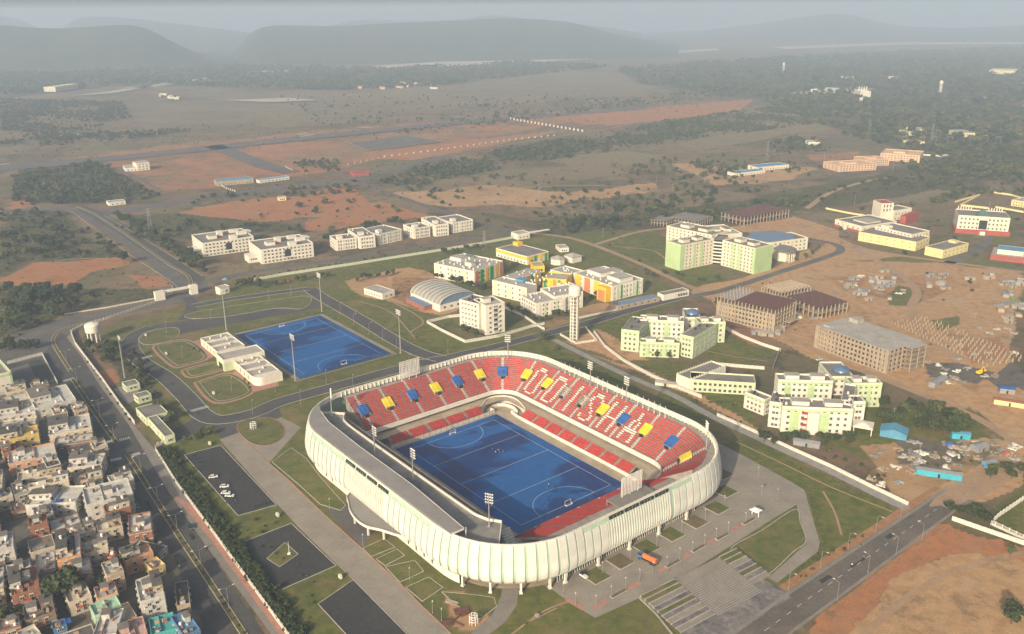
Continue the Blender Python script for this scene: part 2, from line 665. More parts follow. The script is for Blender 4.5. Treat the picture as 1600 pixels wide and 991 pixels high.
def hill(name, label, crest, base_y, depth_back, seed):
    """crest: (px, py) of the ridge in the photo, standing on ground seen at row base_y(px); a rounded ridge with gullies"""
    r = np.random.RandomState(seed)
    pts = smooth_line([(x, y) for x, y in crest], 8)
    rows = 18
    rings = []
    for j in range(rows + 1):
        rings.append([])
    for i, (px, py) in enumerate(pts):
        by = base_y(px)
        x0, y0 = at(px, by)
        d0 = sqrt(x0 * x0 + y0 * y0)
        ux, uy = x0 / d0, y0 / d0
        half = depth_back
        d1 = d0 + half
        # height of the crest at its own distance
        dv = FW * F_PX + RT * (px - 800.0) - UP * (py - 495.5)
        hgt = max(2.0, CAM_H + d1 * dv[2] / math.hypot(dv[0], dv[1]))
        for j in range(rows + 1):
            t = j / rows * 2
            d = d0 + half * t
            e = 1 - abs(1 - t) ** 1.6
            gul = 1 + (.10 * sin(i * .55 + 2.0 * sin(j * .4)) + .07 * sin(i * 1.3 + j)) * (1 - e) * (e > .03)
            z = hgt * e * gul + (r.rand() - .5) * 5 * (0 < j < rows) * (.3 + (1 - e))
            if j in (0, rows):
                z = -6
            rings[j].append((ux * d, uy * d, z))
    mb = MB()
    mb.loft(rings)
    o = mb.build(name, M_hill, smooth=True)
    o['kind'] = 'structure'
    o['label'] = label


hill('hill', 'broad wooded hill at the left edge of the skyline',
     [(-330, 60), (-150, 42), (0, 39), (60, 43), (110, 44), (160, 41), (205, 39), (240, 46), (280, 68), (320, 88), (370, 104)], lambda x: 116 - .02 * max(x, 0), 900, 1)
hill('hill', 'long flat-topped wooded hill in the middle of the skyline',
     [(330, 100), (370, 78), (400, 50), (435, 40), (520, 41), (600, 37), (700, 33), (780, 29), (850, 31), (900, 37), (940, 48), (990, 60), (1060, 74)], lambda x: 103 - .02 * (x - 400), 1300, 2)
hill('hill', 'faint hill behind the gap between two nearer hills',
     [(60, 70), (120, 34), (150, 26), (210, 29), (270, 36), (340, 44), (400, 52), (480, 60)], lambda x: 78, 1600, 3)
hill('hill', 'faint hill top showing behind the left hill',
     [(-400, 50), (-200, 30), (-60, 24), (10, 25), (40, 32), (75, 48)], lambda x: 76, 1600, 4)
hill('hill', 'low faint hill range on the far right skyline',
     [(900, 60), (1050, 52), (1150, 42), (1230, 30), (1290, 22), (1330, 25), (1400, 40), (1500, 44), (1600, 40), (1800, 46)], lambda x: 66, 1800, 5)
hill('hill', 'faintest hill crest above the long hill',
     [(480, 52), (560, 32), (640, 33), (720, 30), (770, 24), (830, 30), (940, 42), (1000, 52)], lambda x: 70, 1500, 6)

# river sand in front of the hills
M_sand = mat('river_sand', (.46, .40, .33), .95, var=.12, scale=.01)
sheet('river_sand', poly([(585, 103), (700, 96), (800, 91), (930, 85), (1060, 79), (1120, 76), (1125, 79), (1000, 87), (900, 94), (800, 99), (700, 104), (590, 107)]), .6, M_sand)
sheet('river_sand', poly([(400, 112), (495, 106), (500, 109), (420, 114)]), .6, M_sand)
sheet('river_sand', poly([(1200, 74), (1420, 66), (1600, 66), (1600, 69), (1400, 70), (1230, 77)]), .6, M_sand)
for q in ([(110, 150), (170, 143), (235, 133), (240, 135), (175, 146)], [(180, 139), (230, 134), (340, 119), (335, 122), (235, 137)], [(85, 212), (160, 207), (165, 210), (90, 215)],
          [(350, 157), (450, 153), (500, 157), (420, 160)], [(1230, 146), (1300, 138), (1372, 136), (1350, 146), (1270, 148)]):
    sheet('sand_flat', poly(q), .5, M_sand)

# ------------------------------------------------------------------ asphalt, paving, kerbs
M_asph = mat('asphalt', (.072, .071, .071), .92, var=.28, scale=.07, col2=(.115, .108, .098), fine=12)
M_asph2 = mat('worn_asphalt', (.105, .10, .093), .92, var=.22, scale=.06, col2=(.17, .155, .135), fine=12)
M_lot = mat('parking_asphalt', (.042, .042, .044), .9, var=.3, scale=.06, col2=(.062, .058, .053), fine=9)
M_conc = mat('concrete_paving', (.31, .275, .225), .9, var=.16, scale=.09, col2=(.225, .20, .165), fine=9)
M_conc2 = mat('shoulder_concrete', (.255, .235, .205), .92, var=.15, scale=.15, col2=(.19, .17, .145))
M_kerb = mat('kerb_stone', (.42, .40, .35), .9, var=.15, scale=.5)
M_yel = mat('yellow_kerb', (.50, .42, .22), .9, var=.15, scale=.5)
M_pink = mat('pink_pavers', (.42, .22, .165), .9, var=.12, scale=.4)
M_mark = mat('road_paint', (.62, .61, .57), .8, var=.2, scale=.8)
M_dirt = mat('dirt_track', (.41, .275, .160), .95, var=.18, scale=.1, col2=(.31, .205, .125))
M_grass = mat('lawn_turf', (.075, .112, .022), .95, var=.22, scale=.16, col2=(.20, .155, .060), fine=6, bump=.3)
M_runway = mat('runway', (.135, .122, .115), .95, var=.12, scale=.02)


def kerb(line, parent=None, m=None, name='kerb', h=.15, w=.35, closed=False, off=0.0):
    return ribbon(name, line, w, h, m or M_kerb, 'structure', parent, closed, off, thick=h + .05)


def road(name, px, width, m=None, z=.03, kerbs=True, smooth=True, step=4):
    line = poly(px)
    if smooth:
        line = smooth_line(line, step)
    o = ribbon(name, line, width, z, m or M_asph)
    if kerbs:
        for s in (-1, 1):
            kerb(line, off=s * (width / 2 + .15))
    return line


def lot(name, px, m, z=.035, kerbs=True, mk=None):
    q = poly(px)
    sheet(name, q, z, m)
    if kerbs:
        a = sum(q[i][0] * q[(i + 1) % len(q)][1] - q[(i + 1) % len(q)][0] * q[i][1] for i in range(len(q)))
        if a < 0:
            q = q[::-1]
        mb = MB()
        n = len(q)
        for i in range(n):
            p, r = q[i], q[(i + 1) % n]
            l = math.dist(p, r)
            mb.obox(((p[0] + r[0]) / 2, (p[1] + r[1]) / 2), atan2(r[1] - p[1], r[0] - p[0]), l, .3, 0, .16)
        o = mb.build('kerb', mk or M_kerb)
        o['kind'] = 'structure'
    return q


# the dual carriageway past the old town
left_c = smooth_line(poly([(105, 600), (131, 640), (152, 668), (180, 715), (215, 768), (254, 828), (300, 905), (350, 985), (372, 1020)]), 5)
right_c = smooth_line(poly([(133, 588), (163, 632), (190, 672), (212, 712), (245, 760), (285, 822), (335, 897), (398, 990), (420, 1025)]), 5)
up_l = smooth_line(poly([(90, 575), (72, 545), (62, 525), (75, 508), (110, 500)]), 5)
M_med = mat('median_soil', (.10, .105, .045), .95, var=.25, scale=.4, col2=(.16, .125, .08))
sheet('road', poly([(62, 560), (95, 520), (112, 528), (130, 558), (162, 606), (206, 662), (216, 690), (262, 768), (322, 855), (420, 1000), (330, 1000), (300, 940), (270, 869), (233, 805), (182, 744), (148, 672), (118, 640), (90, 600)]), .03, M_asph)
sheet('road', poly([(-60, 540), (0, 528), (60, 512), (100, 496), (170, 484), (240, 472), (275, 462), (288, 452), (296, 442), (322, 436), (326, 452), (312, 462), (280, 474), (215, 486), (150, 499), (118, 510), (104, 522), (100, 530), (62, 560), (0, 572), (-60, 585)]), .027, M_asph2)
sheet('road', poly([(105, 322), (145, 330), (202, 368), (262, 415), (300, 438), (296, 452), (275, 452), (262, 438), (240, 418), (190, 380), (140, 348), (98, 326)]), .033, M_asph2)
sheet('road', poly([(128, 320), (160, 332), (210, 360), (270, 402), (322, 434), (312, 446), (290, 432), (250, 408), (180, 362), (120, 328)]), .036, M_asph)
sheet('road', poly([(0, 330), (100, 322), (170, 328), (230, 321), (330, 304), (440, 291), (545, 279), (600, 266), (700, 242), (705, 246), (600, 272), (550, 286), (440, 298), (330, 311), (230, 329), (165, 337), (105, 329), (0, 338)]), .03, M_asph2)
# paved strip between the carriageway and the stadium wall
sheet('pavement', poly([(112, 522), (118, 540), (162, 598), (206, 661), (243, 704), (277, 758), (337, 839), (449, 993), (425, 993), (322, 853), (262, 766), (222, 700), (200, 662), (158, 605), (126, 555), (104, 527)]), .045, M_conc2)
sheet('pavement', poly([(262, 768), (300, 790), (337, 839), (449, 993), (437, 993), (330, 845), (285, 790)]), .05, M_pink)
med_lines = [poly([(182, 692), (159, 660), (113, 592)]), poly([(199, 711), (238, 772), (280, 838), (330, 913), (384, 996)]), poly([(111, 581), (92, 552), (83, 534), (88, 521), (100, 514), (135, 503)])]
for ml in med_lines:
    l2 = smooth_line(ml, 4)
    ribbon('median', l2, 2.0, .16, M_med, thick=.2)
    for s in (-1, 1):
        kerb(l2, m=M_yel, off=s * 1.1, h=.22, w=.3)
l2 = smooth_line(poly([(120, 323), (150, 336), (205, 372), (262, 412), (292, 430), (298, 446), (285, 458)]), 5)
ribbon('median', l2, 2.2, .16, M_med, thick=.2)
for s in (-1, 1):
    kerb(l2, m=M_yel, off=s * 1.2, h=.22, w=.3)
kerb(smooth_line(poly([(111, 330), (202, 397), (267, 440), (273, 452), (243, 467), (101, 492)]), 5))
kerb(smooth_line(poly([(162, 336), (236, 380), (318, 432)]), 5), m=M_yel)


def dashes(line, step, l, w, z, name='lane_mark', m=None):
    for x, y, a in along(line, step, step / 2):
        k = (l, w, name)
        if k not in DASH:
            mb = MB()
            mb.add([(-l / 2, -w / 2, 0), (l / 2, -w / 2, 0), (l / 2, w / 2, 0), (-l / 2, w / 2, 0)], [(0, 1, 2, 3)])
            DASH[k] = mb.mesh(name, m or M_mark)
        o = obj(name, DASH[k], None, (x, y, z), a)
        o['kind'] = 'structure'


DASH = {}


def zebra(p0, p1, n, l, w, z=.05):
    a, b = at(*p0), at(*p1)
    ang = atan2(b[1] - a[1], b[0] - a[0])
    for i in range(n):
        t = (i + .5) / n
        k = ('z', l, w)
        if k not in DASH:
            mb = MB()
            mb.add([(-w / 2, -l / 2, 0), (w / 2, -l / 2, 0), (w / 2, l / 2, 0), (-w / 2, l / 2, 0)], [(0, 1, 2, 3)])
            DASH[k] = mb.mesh('crossing_stripe', M_mark)
        o = obj('crossing_stripe', DASH[k], None, (a[0] + (b[0] - a[0]) * t, a[1] + (b[1] - a[1]) * t, z), ang)
        o['kind'] = 'structure'


zebra((98, 596), (116, 591), 7, 3, .6)
zebra((164, 691), (181, 689), 6, 3, .6)
zebra((186, 688), (203, 684), 6, 3, .6)
zebra((173, 720), (190, 716), 6, 3, .6)
zebra((203, 713), (219, 708), 6, 3, .6)
# ring road inside the sports campus
ring = road('road', [(236, 512), (208, 526), (204, 545), (222, 566), (257, 588), (289, 618), (317, 648), (345, 656), (396, 646), (432, 630), (470, 619), (560, 594), (640, 572), (690, 561)], 11)
road('road', [(690, 561), (760, 545), (820, 530), (918, 505), (996, 482), (1062, 465)], 9, z=.034)
road('road', [(1062, 465), (1124, 455), (1222, 424), (1290, 402), (1313, 392), (1305, 382), (1262, 373)], 8, M_asph2, z=.03, kerbs=False)
road('road', [(302, 478), (345, 470), (420, 459), (484, 451)], 9, z=.036)
road('road', [(484, 451), (502, 464), (560, 497), (614, 530), (655, 551), (690, 561)], 11, z=.038)
sheet('road', poly([(232, 518), (240, 508), (300, 500), (420, 484), (478, 470), (500, 470), (500, 479), (470, 487), (380, 503), (330, 512), (282, 522), (255, 516)]), .04, M_asph)
road('road', [(288, 500), (297, 488), (300, 476), (293, 464)], 9, z=.042, kerbs=False)
road('road', [(262, 688), (298, 668), (325, 655)], 13, z=.043, kerbs=False)
sheet('road', poly([(318, 648), (350, 690), (372, 678), (440, 650), (432, 630), (396, 646), (345, 656)]), .046, M_asph)
zebra((297, 643), (326, 635), 11, 3.2, .55, .06)
zebra((222, 560), (238, 556), 6, 3, .55, .06)
for q, nm in (([(217, 528), (232, 518), (272, 512), (280, 522), (262, 534), (232, 539), (220, 536)], 'lawn'),
              ([(300, 489), (420, 470), (478, 463), (486, 472), (470, 483), (430, 482), (360, 494), (300, 498)], 'lawn')):
    l = smooth_line(poly(q), 3, True)
    sheet(nm, l, .12, M_grass)
    kerb(l, closed=True, h=.2)
# service road below the white hostels and the strip beyond
road('road', [(325, 440), (358, 432), (440, 418), (540, 404), (640, 389), (740, 372), (800, 362)], 9, M_asph2, kerbs=False)
road('road', [(550, 281), (625, 308), (709, 336), (760, 352), (806, 362)], 8, M_asph2, kerbs=False)
road('track', [(800, 362), (880, 370), (930, 384), (1000, 412), (1060, 440), (1100, 458)], 6, M_dirt, kerbs=False)
road('track', [(930, 382), (1000, 362), (1060, 355)], 5, M_dirt, kerbs=False)
road('track', [(1262, 373), (1290, 365), (1340, 386), (1400, 398), (1500, 412), (1620, 428)], 6, M_dirt, kerbs=False)
road('track', [(1480, 412), (1520, 395), (1540, 378), (1545, 366)], 9, M_asph2, kerbs=False)
road('track', [(1260, 326), (1300, 300), (1360, 282), (1400, 277)], 7, M_dirt, kerbs=False)
road('track', [(1200, 285), (1290, 278), (1400, 262), (1500, 240), (1590, 214)], 8, M_asph2, kerbs=False)
road('track', [(1330, 385), (1400, 425), (1432, 455), (1425, 480), (1440, 520), (1500, 560)], 7, M_dirt, kerbs=False)
road('track', [(1225, 520), (1300, 560), (1400, 600), (1520, 650), (1600, 700)], 6, M_dirt, kerbs=False)
road('track', [(1478, 783), (1530, 755), (1600, 715)], 15, M_dirt, z=.06, kerbs=False)
sheet('track', smooth_line(poly([(1452, 792), (1462, 778), (1480, 768), (1500, 758), (1530, 770), (1505, 790), (1485, 796), (1470, 790)]), 2, True), .064, M_dirt)
STA_ROAD = .62
# airstrip
sheet('runway', poly([(-40, 262), (200, 242), (500, 210), (800, 182), (1000, 168), (1010, 171), (800, 187), (500, 217), (200, 250), (-40, 272)]), .8, M_runway)
sheet('taxiway', poly([(320, 230), (345, 226), (430, 258), (470, 268), (440, 272), (400, 262)]), .8, M_runway)
sheet('apron', poly([(540, 225), (640, 212), (690, 222), (580, 235)]), .8, M_asph2)
l = poly([(540, 222), (575, 236), (692, 222), (640, 213)])
ribbon('apron_edge', l, 5, .9, M_conc)
for p0, p1 in (((711, 184), (728, 182)), ((728, 186), (750, 183)), ((462, 212), (482, 209)), ((470, 214), (490, 211)), ((560, 200), (582, 200)), ((0, 258), (15, 257))):
    ribbon('runway_mark', poly([p0, p1]), 5, .95, M_mark)
lt = road('road', [(255, 300), (210, 275), (188, 262)], 6, M_asph2, kerbs=False)
# near road on the right with its dashes
RB_l = poly([(1120, 1012), (1237, 927), (1330, 865), (1421, 805), (1480, 766)])
RB_r = poly([(1185, 1022), (1307, 932), (1372, 884), (1434, 838), (1512, 780)])
sheet('road', RB_l + RB_r[::-1], .03, mat('dusty_asphalt', (.115, .105, .093), .93, var=.25, scale=.06, col2=(.19, .155, .118), fine=12))
kerb(RB_l, m=M_conc2, w=1.6, h=.1, off=.8)
kerb(RB_r, m=M_conc2, w=1.2, h=.1, off=-.8)
ribbon('dirt_verge', RB_l, 4.0, .025, mat('orange_verge', (.36, .19, .09), .95, var=.15, scale=.3), off=3.8)
mid = [((a[0] + b[0]) / 2, (a[1] + b[1]) / 2) for a, b in zip(RB_l, RB_r)]
dashes(mid, 7.0, 3.0, .22, .05)
ribbon('dirt_bank', poly([(1296, 955), (1345, 918), (1410, 868), (1475, 826)]), 1.2, .5, mat('orange_verge', None), thick=.5)
# east drain path with its wall is laid further down
east = smooth_line(poly([(868, 530), (920, 556), (980, 585), (1055, 617), (1120, 652), (1180, 680), (1240, 708), (1300, 735), (1360, 765), (1421, 794)]), 5)
ribbon('drain_path', east, 5.0, .06, mat('drain_concrete', (.34, .33, .30), .9, var=.2, scale=.25, col2=(.22, .215, .195)), off=-1.5)

# ------------------------------------------------------------------ paving round the stadium
sheet('plaza', poly([(700, 860), (790, 900), (840, 896), (950, 850), (1050, 790), (1095, 740), (1095, 690), (1118, 690), (1150, 706), (1200, 733), (1234, 752), (1246, 788), (1196, 818), (1142, 853), (1060, 905), (1000, 934), (930, 966), (885, 938), (858, 918), (838, 912), (800, 918), (740, 905)]), .04, M_conc)
l = poly([(1234, 752), (1257, 766), (1270, 810), (1281, 848), (1278, 862), (1214, 911), (1200, 903), (1260, 850), (1252, 815), (1244, 788)])
sheet('path', l, .044, M_conc)
lawnpts = smooth_line(poly([(1142, 858), (1190, 829), (1242, 796), (1250, 815), (1259, 846), (1240, 862), (1196, 899), (1165, 880)]), 2, True)
sheet('lawn', lawnpts, .10, M_grass)
kerb(lawnpts, closed=True)
prom = poly([(343, 687), (371, 677), (385, 690), (420, 724), (450, 750), (502, 800), (565, 857), (625, 912), (662, 950), (702, 988), (715, 1002), (650, 1002), (557, 912), (470, 828), (400, 752)])
sheet('promenade', prom, .05, M_conc)
kerb(prom[2:11], m=M_pink, w=.5)
sheet('promenade', poly([(371, 677), (440, 652), (470, 668), (420, 724)]), .052, M_conc)
sheet('promenade', poly([(508, 798), (540, 786), (588, 826), (567, 857)]), .056, M_asph2)
for q in ([(288, 711), (345, 696), (432, 789), (372, 806)], [(372, 850), (455, 818), (525, 884), (434, 924)], [(497, 944), (552, 906), (650, 1005), (560, 1012)]):
    lot('parking', q, M_lot)
isl = smooth_line(poly([(370, 668), (385, 656), (425, 654), (444, 668), (440, 686), (415, 697), (388, 690)]), 2, True)
sheet('lawn', isl, .14, M_grass)
kerb(isl, closed=True, m=M_pink, h=.2)
lot('lawn', [(417, 873), (445, 848), (466, 866), (437, 886)], M_grass, .1)
# lawns between promenade and stadium
for q in ([(425, 722), (455, 700), (478, 716), (500, 745), (540, 790), (532, 798), (500, 788), (470, 760)], [(567, 857), (600, 842), (617, 855), (580, 870)], [(588, 874), (620, 858), (632, 868), (602, 884)],
          [(602, 886), (648, 876), (662, 893), (625, 910)], [(634, 918), (670, 902), (692, 918), (660, 940)], [(690, 925), (745, 930), (772, 934), (776, 948), (750, 968), (712, 945)]):
    lot('lawn', q, M_grass, .1)
sheet('path', poly([(785, 914), (812, 908), (808, 945), (790, 972), (760, 995), (730, 1000), (740, 985), (770, 960), (782, 935)]), .05, M_conc2)
# gardens in front of the clubhouse
for q in ([(241, 547), (248, 538), (295, 532), (326, 558), (290, 571), (270, 573)], [(285, 582), (290, 577), (335, 566), (352, 576), (300, 590)], [(306, 602), (312, 596), (362, 584), (396, 612), (338, 630)]):
    l = smooth_line(poly(q), 2, True)
    sheet('garden', l, .10, M_grass)
    kerb(l, closed=True, m=M_pink, w=1.6, h=.13, off=0.0)
    kerb(l, closed=True, h=.18, off=-3.0)
sheet('path', poly([(298, 535), (313, 530), (342, 553), (328, 560)]), .06, M_pink)
sheet('path', poly([(362, 584), (370, 578), (400, 604), (434, 597), (436, 603), (396, 613)]), .06, M_pink)
# worn footpaths and wheel tracks
for q, w_ in (([(1286, 768), (1304, 800), (1315, 836)], 1.0), ([(1150, 690), (1230, 728), (1300, 762), (1395, 800)], .9), ([(798, 992), (850, 955), (905, 934)], .8), ([(820, 975), (870, 950)], .6), ([(1340, 1000), (1420, 930), (1520, 880), (1620, 860)], 2.2), ([(1345, 1004), (1424, 935), (1524, 885), (1620, 866)], .6),
              ([(610, 470), (660, 500), (640, 520)], 1.2), ([(560, 470), (610, 488), (650, 530)], 1.0), ([(1090, 545), (1140, 556), (1200, 565)], .9), ([(60, 412), (120, 405), (200, 404)], 2.0), ([(960, 385), (1020, 392), (1050, 415)], 1.5), ([(300, 325), (400, 318), (520, 300)], 3.0), ([(620, 300), (760, 296), (900, 290), (1000, 292)], 4.0), ([(640, 250), (800, 225), (980, 196)], 4.0)):
    ribbon('footpath', smooth_line(poly(q), 3), w_, .022, M_dirt)
# repaired strips in the asphalt
M_patch = mat('asphalt_patch', (.050, .049, .050), .92, var=.2, scale=.3)
for px, py, l_, w_ in ((180, 726, 6, 2.2), (232, 790, 9, 1.6), (290, 880, 5, 2.6), (330, 940, 8, 1.5), (225, 735, 7, 1.8), (300, 838, 6, 2), (1290, 905, 7, 2.2), (1390, 838, 5, 2.4), (1340, 880, 10, 1.2), (270, 600, 5, 2), (310, 645, 6, 1.6), (560, 596, 7, 1.6), (780, 540, 8, 1.6), (575, 508, 6, 1.6)):
    x, y = at(px, py)
    a_ = atan2(-300, 190) if px < 500 else STA_ROAD
    q = [(x + u * cos(a_) - v * sin(a_), y + u * sin(a_) + v * cos(a_)) for u, v in ((-l_ / 2, -w_ / 2), (l_ / 2, -w_ / 2 + .2), (l_ / 2 - .4, w_ / 2), (-l_ / 2 + .3, w_ / 2 - .2))]
    sheet('road_patch', q, .049, M_patch)
# paved yard by the pump house
sheet('yard', poly([(176, 608), (205, 598), (222, 618), (200, 632)]), .04, M_conc2)
sheet('yard', poly([(-40, 575), (62, 552), (88, 598), (24, 618), (-40, 622)]), .02, mat('dark_yard', (.06, .068, .06), .95, var=.2, scale=.1))
sheet('yard', poly([(14, 578), (44, 568), (62, 600), (22, 616)]), .03, M_asph2)
# ================================================================== THE STADIUM
PCX, PCY, STA = -3.559, 387.739, -0.898964
M_white = mat('white_concrete', (.70, .67, .58), .75, var=.06, scale=.25, streak=.10)
M_panel = mat('facade_panel_cream', (.665, .665, .60), .6, var=.09, scale=.12, streak=.16, rnd=.05)
M_green = mat('facade_green', (.40, .53, .40), .7, var=.08, scale=.3)
M_terr = mat('terrace_concrete', (.34, .305, .26), .9, var=.14, scale=.3)
M_deck = mat('deck_screed', (.33, .30, .255), .75, var=.1, scale=.09, col2=(.12, .125, .12), fine=5)
M_roofp = mat('roof_sheet_grey', (.27, .255, .235), .7, var=.08, scale=.12)
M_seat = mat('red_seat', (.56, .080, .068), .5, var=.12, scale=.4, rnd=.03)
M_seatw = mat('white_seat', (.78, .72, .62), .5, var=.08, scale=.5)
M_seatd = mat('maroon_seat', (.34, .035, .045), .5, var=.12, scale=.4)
M_blue = mat('blue_canvas', (.030, .115, .36), .6, var=.12, scale=.4)
M_yellow = mat('yellow_canvas', (.72, .58, .035), .6, var=.12, scale=.4)
M_beige = mat('beige_runoff', (.42, .345, .245), .9, var=.12, scale=.15)
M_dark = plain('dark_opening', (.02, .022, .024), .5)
M_glass = mat('dark_glass', (.025, .032, .038), .12, var=.1, scale=.5, spec=.6)
M_steel = plain('galvanised_steel', (.50, .50, .48), .45, .6)
M_lamp = plain('lamp_face', (.82, .80, .72), .3)
M_frame = plain('white_frame', (.72, .70, .64), .5)


def turf_mat():
    m = bpy.data.materials.new('blue_turf')
    m.use_nodes = True
    n = m.node_tree
    L = n.links.new
    b = n.nodes['Principled BSDF']
    b.inputs['Roughness'].default_value = .75
    b.inputs['Specular IOR Level'].default_value = .25
    tc = n.nodes.new('ShaderNodeTexCoord')
    mp = n.nodes.new('ShaderNodeMapping')
    mp.inputs['Scale'].default_value = (.030, .022, 1)
    mp.inputs['Location'].default_value = (.35, 1.62, 0)
    L(tc.outputs['Object'], mp.inputs[0])
    ns = n.nodes.new('ShaderNodeTexNoise')
    ns.inputs['Scale'].default_value = 1.0
    ns.inputs['Detail'].default_value = 5
    ns.inputs['Distortion'].default_value = .6
    L(mp.outputs[0], ns.inputs['Vector'])
    r = n.nodes.new('ShaderNodeMapRange')
    r.inputs[1].default_value = .46
    r.inputs[2].default_value = .50
    L(ns.outputs[0], r.inputs[0])
    n2 = n.nodes.new('ShaderNodeTexNoise')
    n2.inputs['Scale'].default_value = .25
    n2.inputs['Detail'].default_value = 6
    L(tc.outputs['Object'], n2.inputs['Vector'])
    mx = n.nodes.new('ShaderNodeMix')
    mx.data_type = 'RGBA'
    mx.inputs[6].default_value = (.012, .098, .30, 1)
    mx.inputs[7].default_value = (.005, .036, .15, 1)
    L(r.outputs[0], mx.inputs[0])
    m2 = n.nodes.new('ShaderNodeMix')
    m2.data_type = 'RGBA'
    m2.blend_type = 'MULTIPLY'
    m2.inputs[0].default_value = .9
    L(mx.outputs[2], m2.inputs[6])
    r2 = n.nodes.new('ShaderNodeMapRange')
    r2.inputs[3].default_value = .75
    r2.inputs[4].default_value = 1.2
    L(n2.outputs[0], r2.inputs[0])
    L(r2.outputs[0], m2.inputs[7])
    L(m2.outputs[2], b.inputs['Base Color'])
    r3 = n.nodes.new('ShaderNodeMapRange')
    r3.inputs[3].default_value = .8
    r3.inputs[4].default_value = .45
    L(r.outputs[0], r3.inputs[0])
    L(r3.outputs[0], b.inputs['Roughness'])
    return m


M_turf = turf_mat()
M_line = mat('pitch_line', (.42, .52, .60), .8, var=.1, scale=.6)


def hockey_pitch(name, label, loc, rz, hx, hy):
    """blue turf sheet with its painted lines and two goals; centre at loc"""
    t = thing(name, label, 'hockey pitch', loc, rz, None)
    mb = MB()
    mb.prism([(-hx, -hy), (hx, -hy), (hx, hy), (-hx, hy)], 0, .05)
    mb.build('turf', M_turf, t)
    ln = MB()
    z, w = .058, .11

    def seg(x0, y0, x1, y1):
        a = atan2(y1 - y0, x1 - x0)
        nx, ny = -sin(a) * w, cos(a) * w
        ln.add([(x0 - nx, y0 - ny, z), (x1 - nx, y1 - ny, z), (x1 + nx, y1 + ny, z), (x0 + nx, y0 + ny, z)], [(0, 1, 2, 3)])
    A, B = 45.7, 27.5
    for y in (-B, B):
        seg(-A, y, A, y)
    for x in (-A, -22.9, 0, 22.9, A):
        seg(x, -B, x, B)
    for sx in (-1, 1):
        pts = [(sx * A, -1.83 - 14.63)]
        for i in range(9):
            a = -pi / 2 + pi / 2 * i / 8
            pts.append((sx * (A - 14.63 * cos(a)), -1.83 + 14.63 * sin(a)))
        for i in range(9):
            a = pi / 2 * i / 8
            pts.append((sx * (A - 14.63 * cos(a)), 1.83 + 14.63 * sin(a)))
        for p, q in zip(pts, pts[1:]):
            seg(*p, *q)
    lo = ln.build('line_markings', M_line, t)
    lo.location.z = .004
    for sx in (-1, 1):
        g = MB()
        x = sx * (A + .1)
        for y in (-1.83, 1.83):
            g.box(x - .06, x + .06, y - .06, y + .06, .05, 2.2)
            g.box(min(x, x + sx * 1.2), max(x, x + sx * 1.2), y - .04, y + .04, .05, .5)
        g.box(x - .06, x + .06, -1.83, 1.83, 2.12, 2.24)
        g.box(x + sx * 1.2 - .04, x + sx * 1.2 + .04, -1.83, 1.83, .05, .5)
        g.build('goal', M_frame, t)
    return t


st = thing('stadium', 'large oval hockey stadium with cream panelled facade and red seating bowl', 'stadium', (PCX, PCY, 0), STA)
hockey_pitch('hockey_pitch', 'blue hockey pitch inside the stadium bowl', (PCX, PCY, .05), STA, 50.8, 33.1)

HA, HB, RAD = 89.0, 75.5, 38.0
CX, CY = HA - RAD, HB - RAD


def ring_pts(off, kc=14, ks=3):
    """closed list of (x, y) of the rounded outline set in by off, from the left long corner clockwise"""
    out = []
    r = RAD - off
    for (cx, cy, a0) in ((-CX, CY, pi), (CX, CY, pi / 2), (CX, -CY, 0), (-CX, -CY, -pi / 2)):
        for i in range(kc + 1):
            a = a0 - pi / 2 * i / kc
            out.append((cx + r * cos(a), cy + r * sin(a)))
    return out


SEG_L = 42.0


def tier_pt(g, off):
    """g: (seg, t) on the stand; seg 0 end stand (t = w), 1 corner (deg), 2 long stand (t = s), 3 corner (deg)"""
    s, t = g
    r = RAD - off
    if s == 0:
        return (-HA + off, t), (-1, 0)
    if s == 1:
        a = pi - radians(t)
        return (-CX + r * cos(a), CY + r * sin(a)), (cos(a), sin(a))
    if s == 2:
        return (t, HB - off), (0, 1)
    if s == 3:
        a = pi / 2 - radians(t)
        return (CX + r * cos(a), CY + r * sin(a)), (cos(a), sin(a))
    return (HA - off, CY - t), (1, 0)


def tier_len(off):
    r = RAD - off
    q = r * pi / 2
    return [CY + SEG_L, q, 2 * CX, q * 86 / 90]


def tier_at(d, off):
    l = tier_len(off)
    if d < l[0]:
        return (0, -SEG_L + d)
    d -= l[0]
    if d < l[1]:
        return (1, 90 * d / l[1])
    d -= l[1]
    if d < l[2]:
        return (2, -CX + d)
    d -= l[2]
    return (3, 86 * d / l[3])


def tier_d(g, off):
    l = tier_len(off)
    s, t = g
    if s == 0:
        return t + SEG_L
    if s == 1:
        return l[0] + l[1] * t / 90
    if s == 2:
        return l[0] + l[1] + t + CX
    return l[0] + l[1] + l[2] + l[3] * t / 86


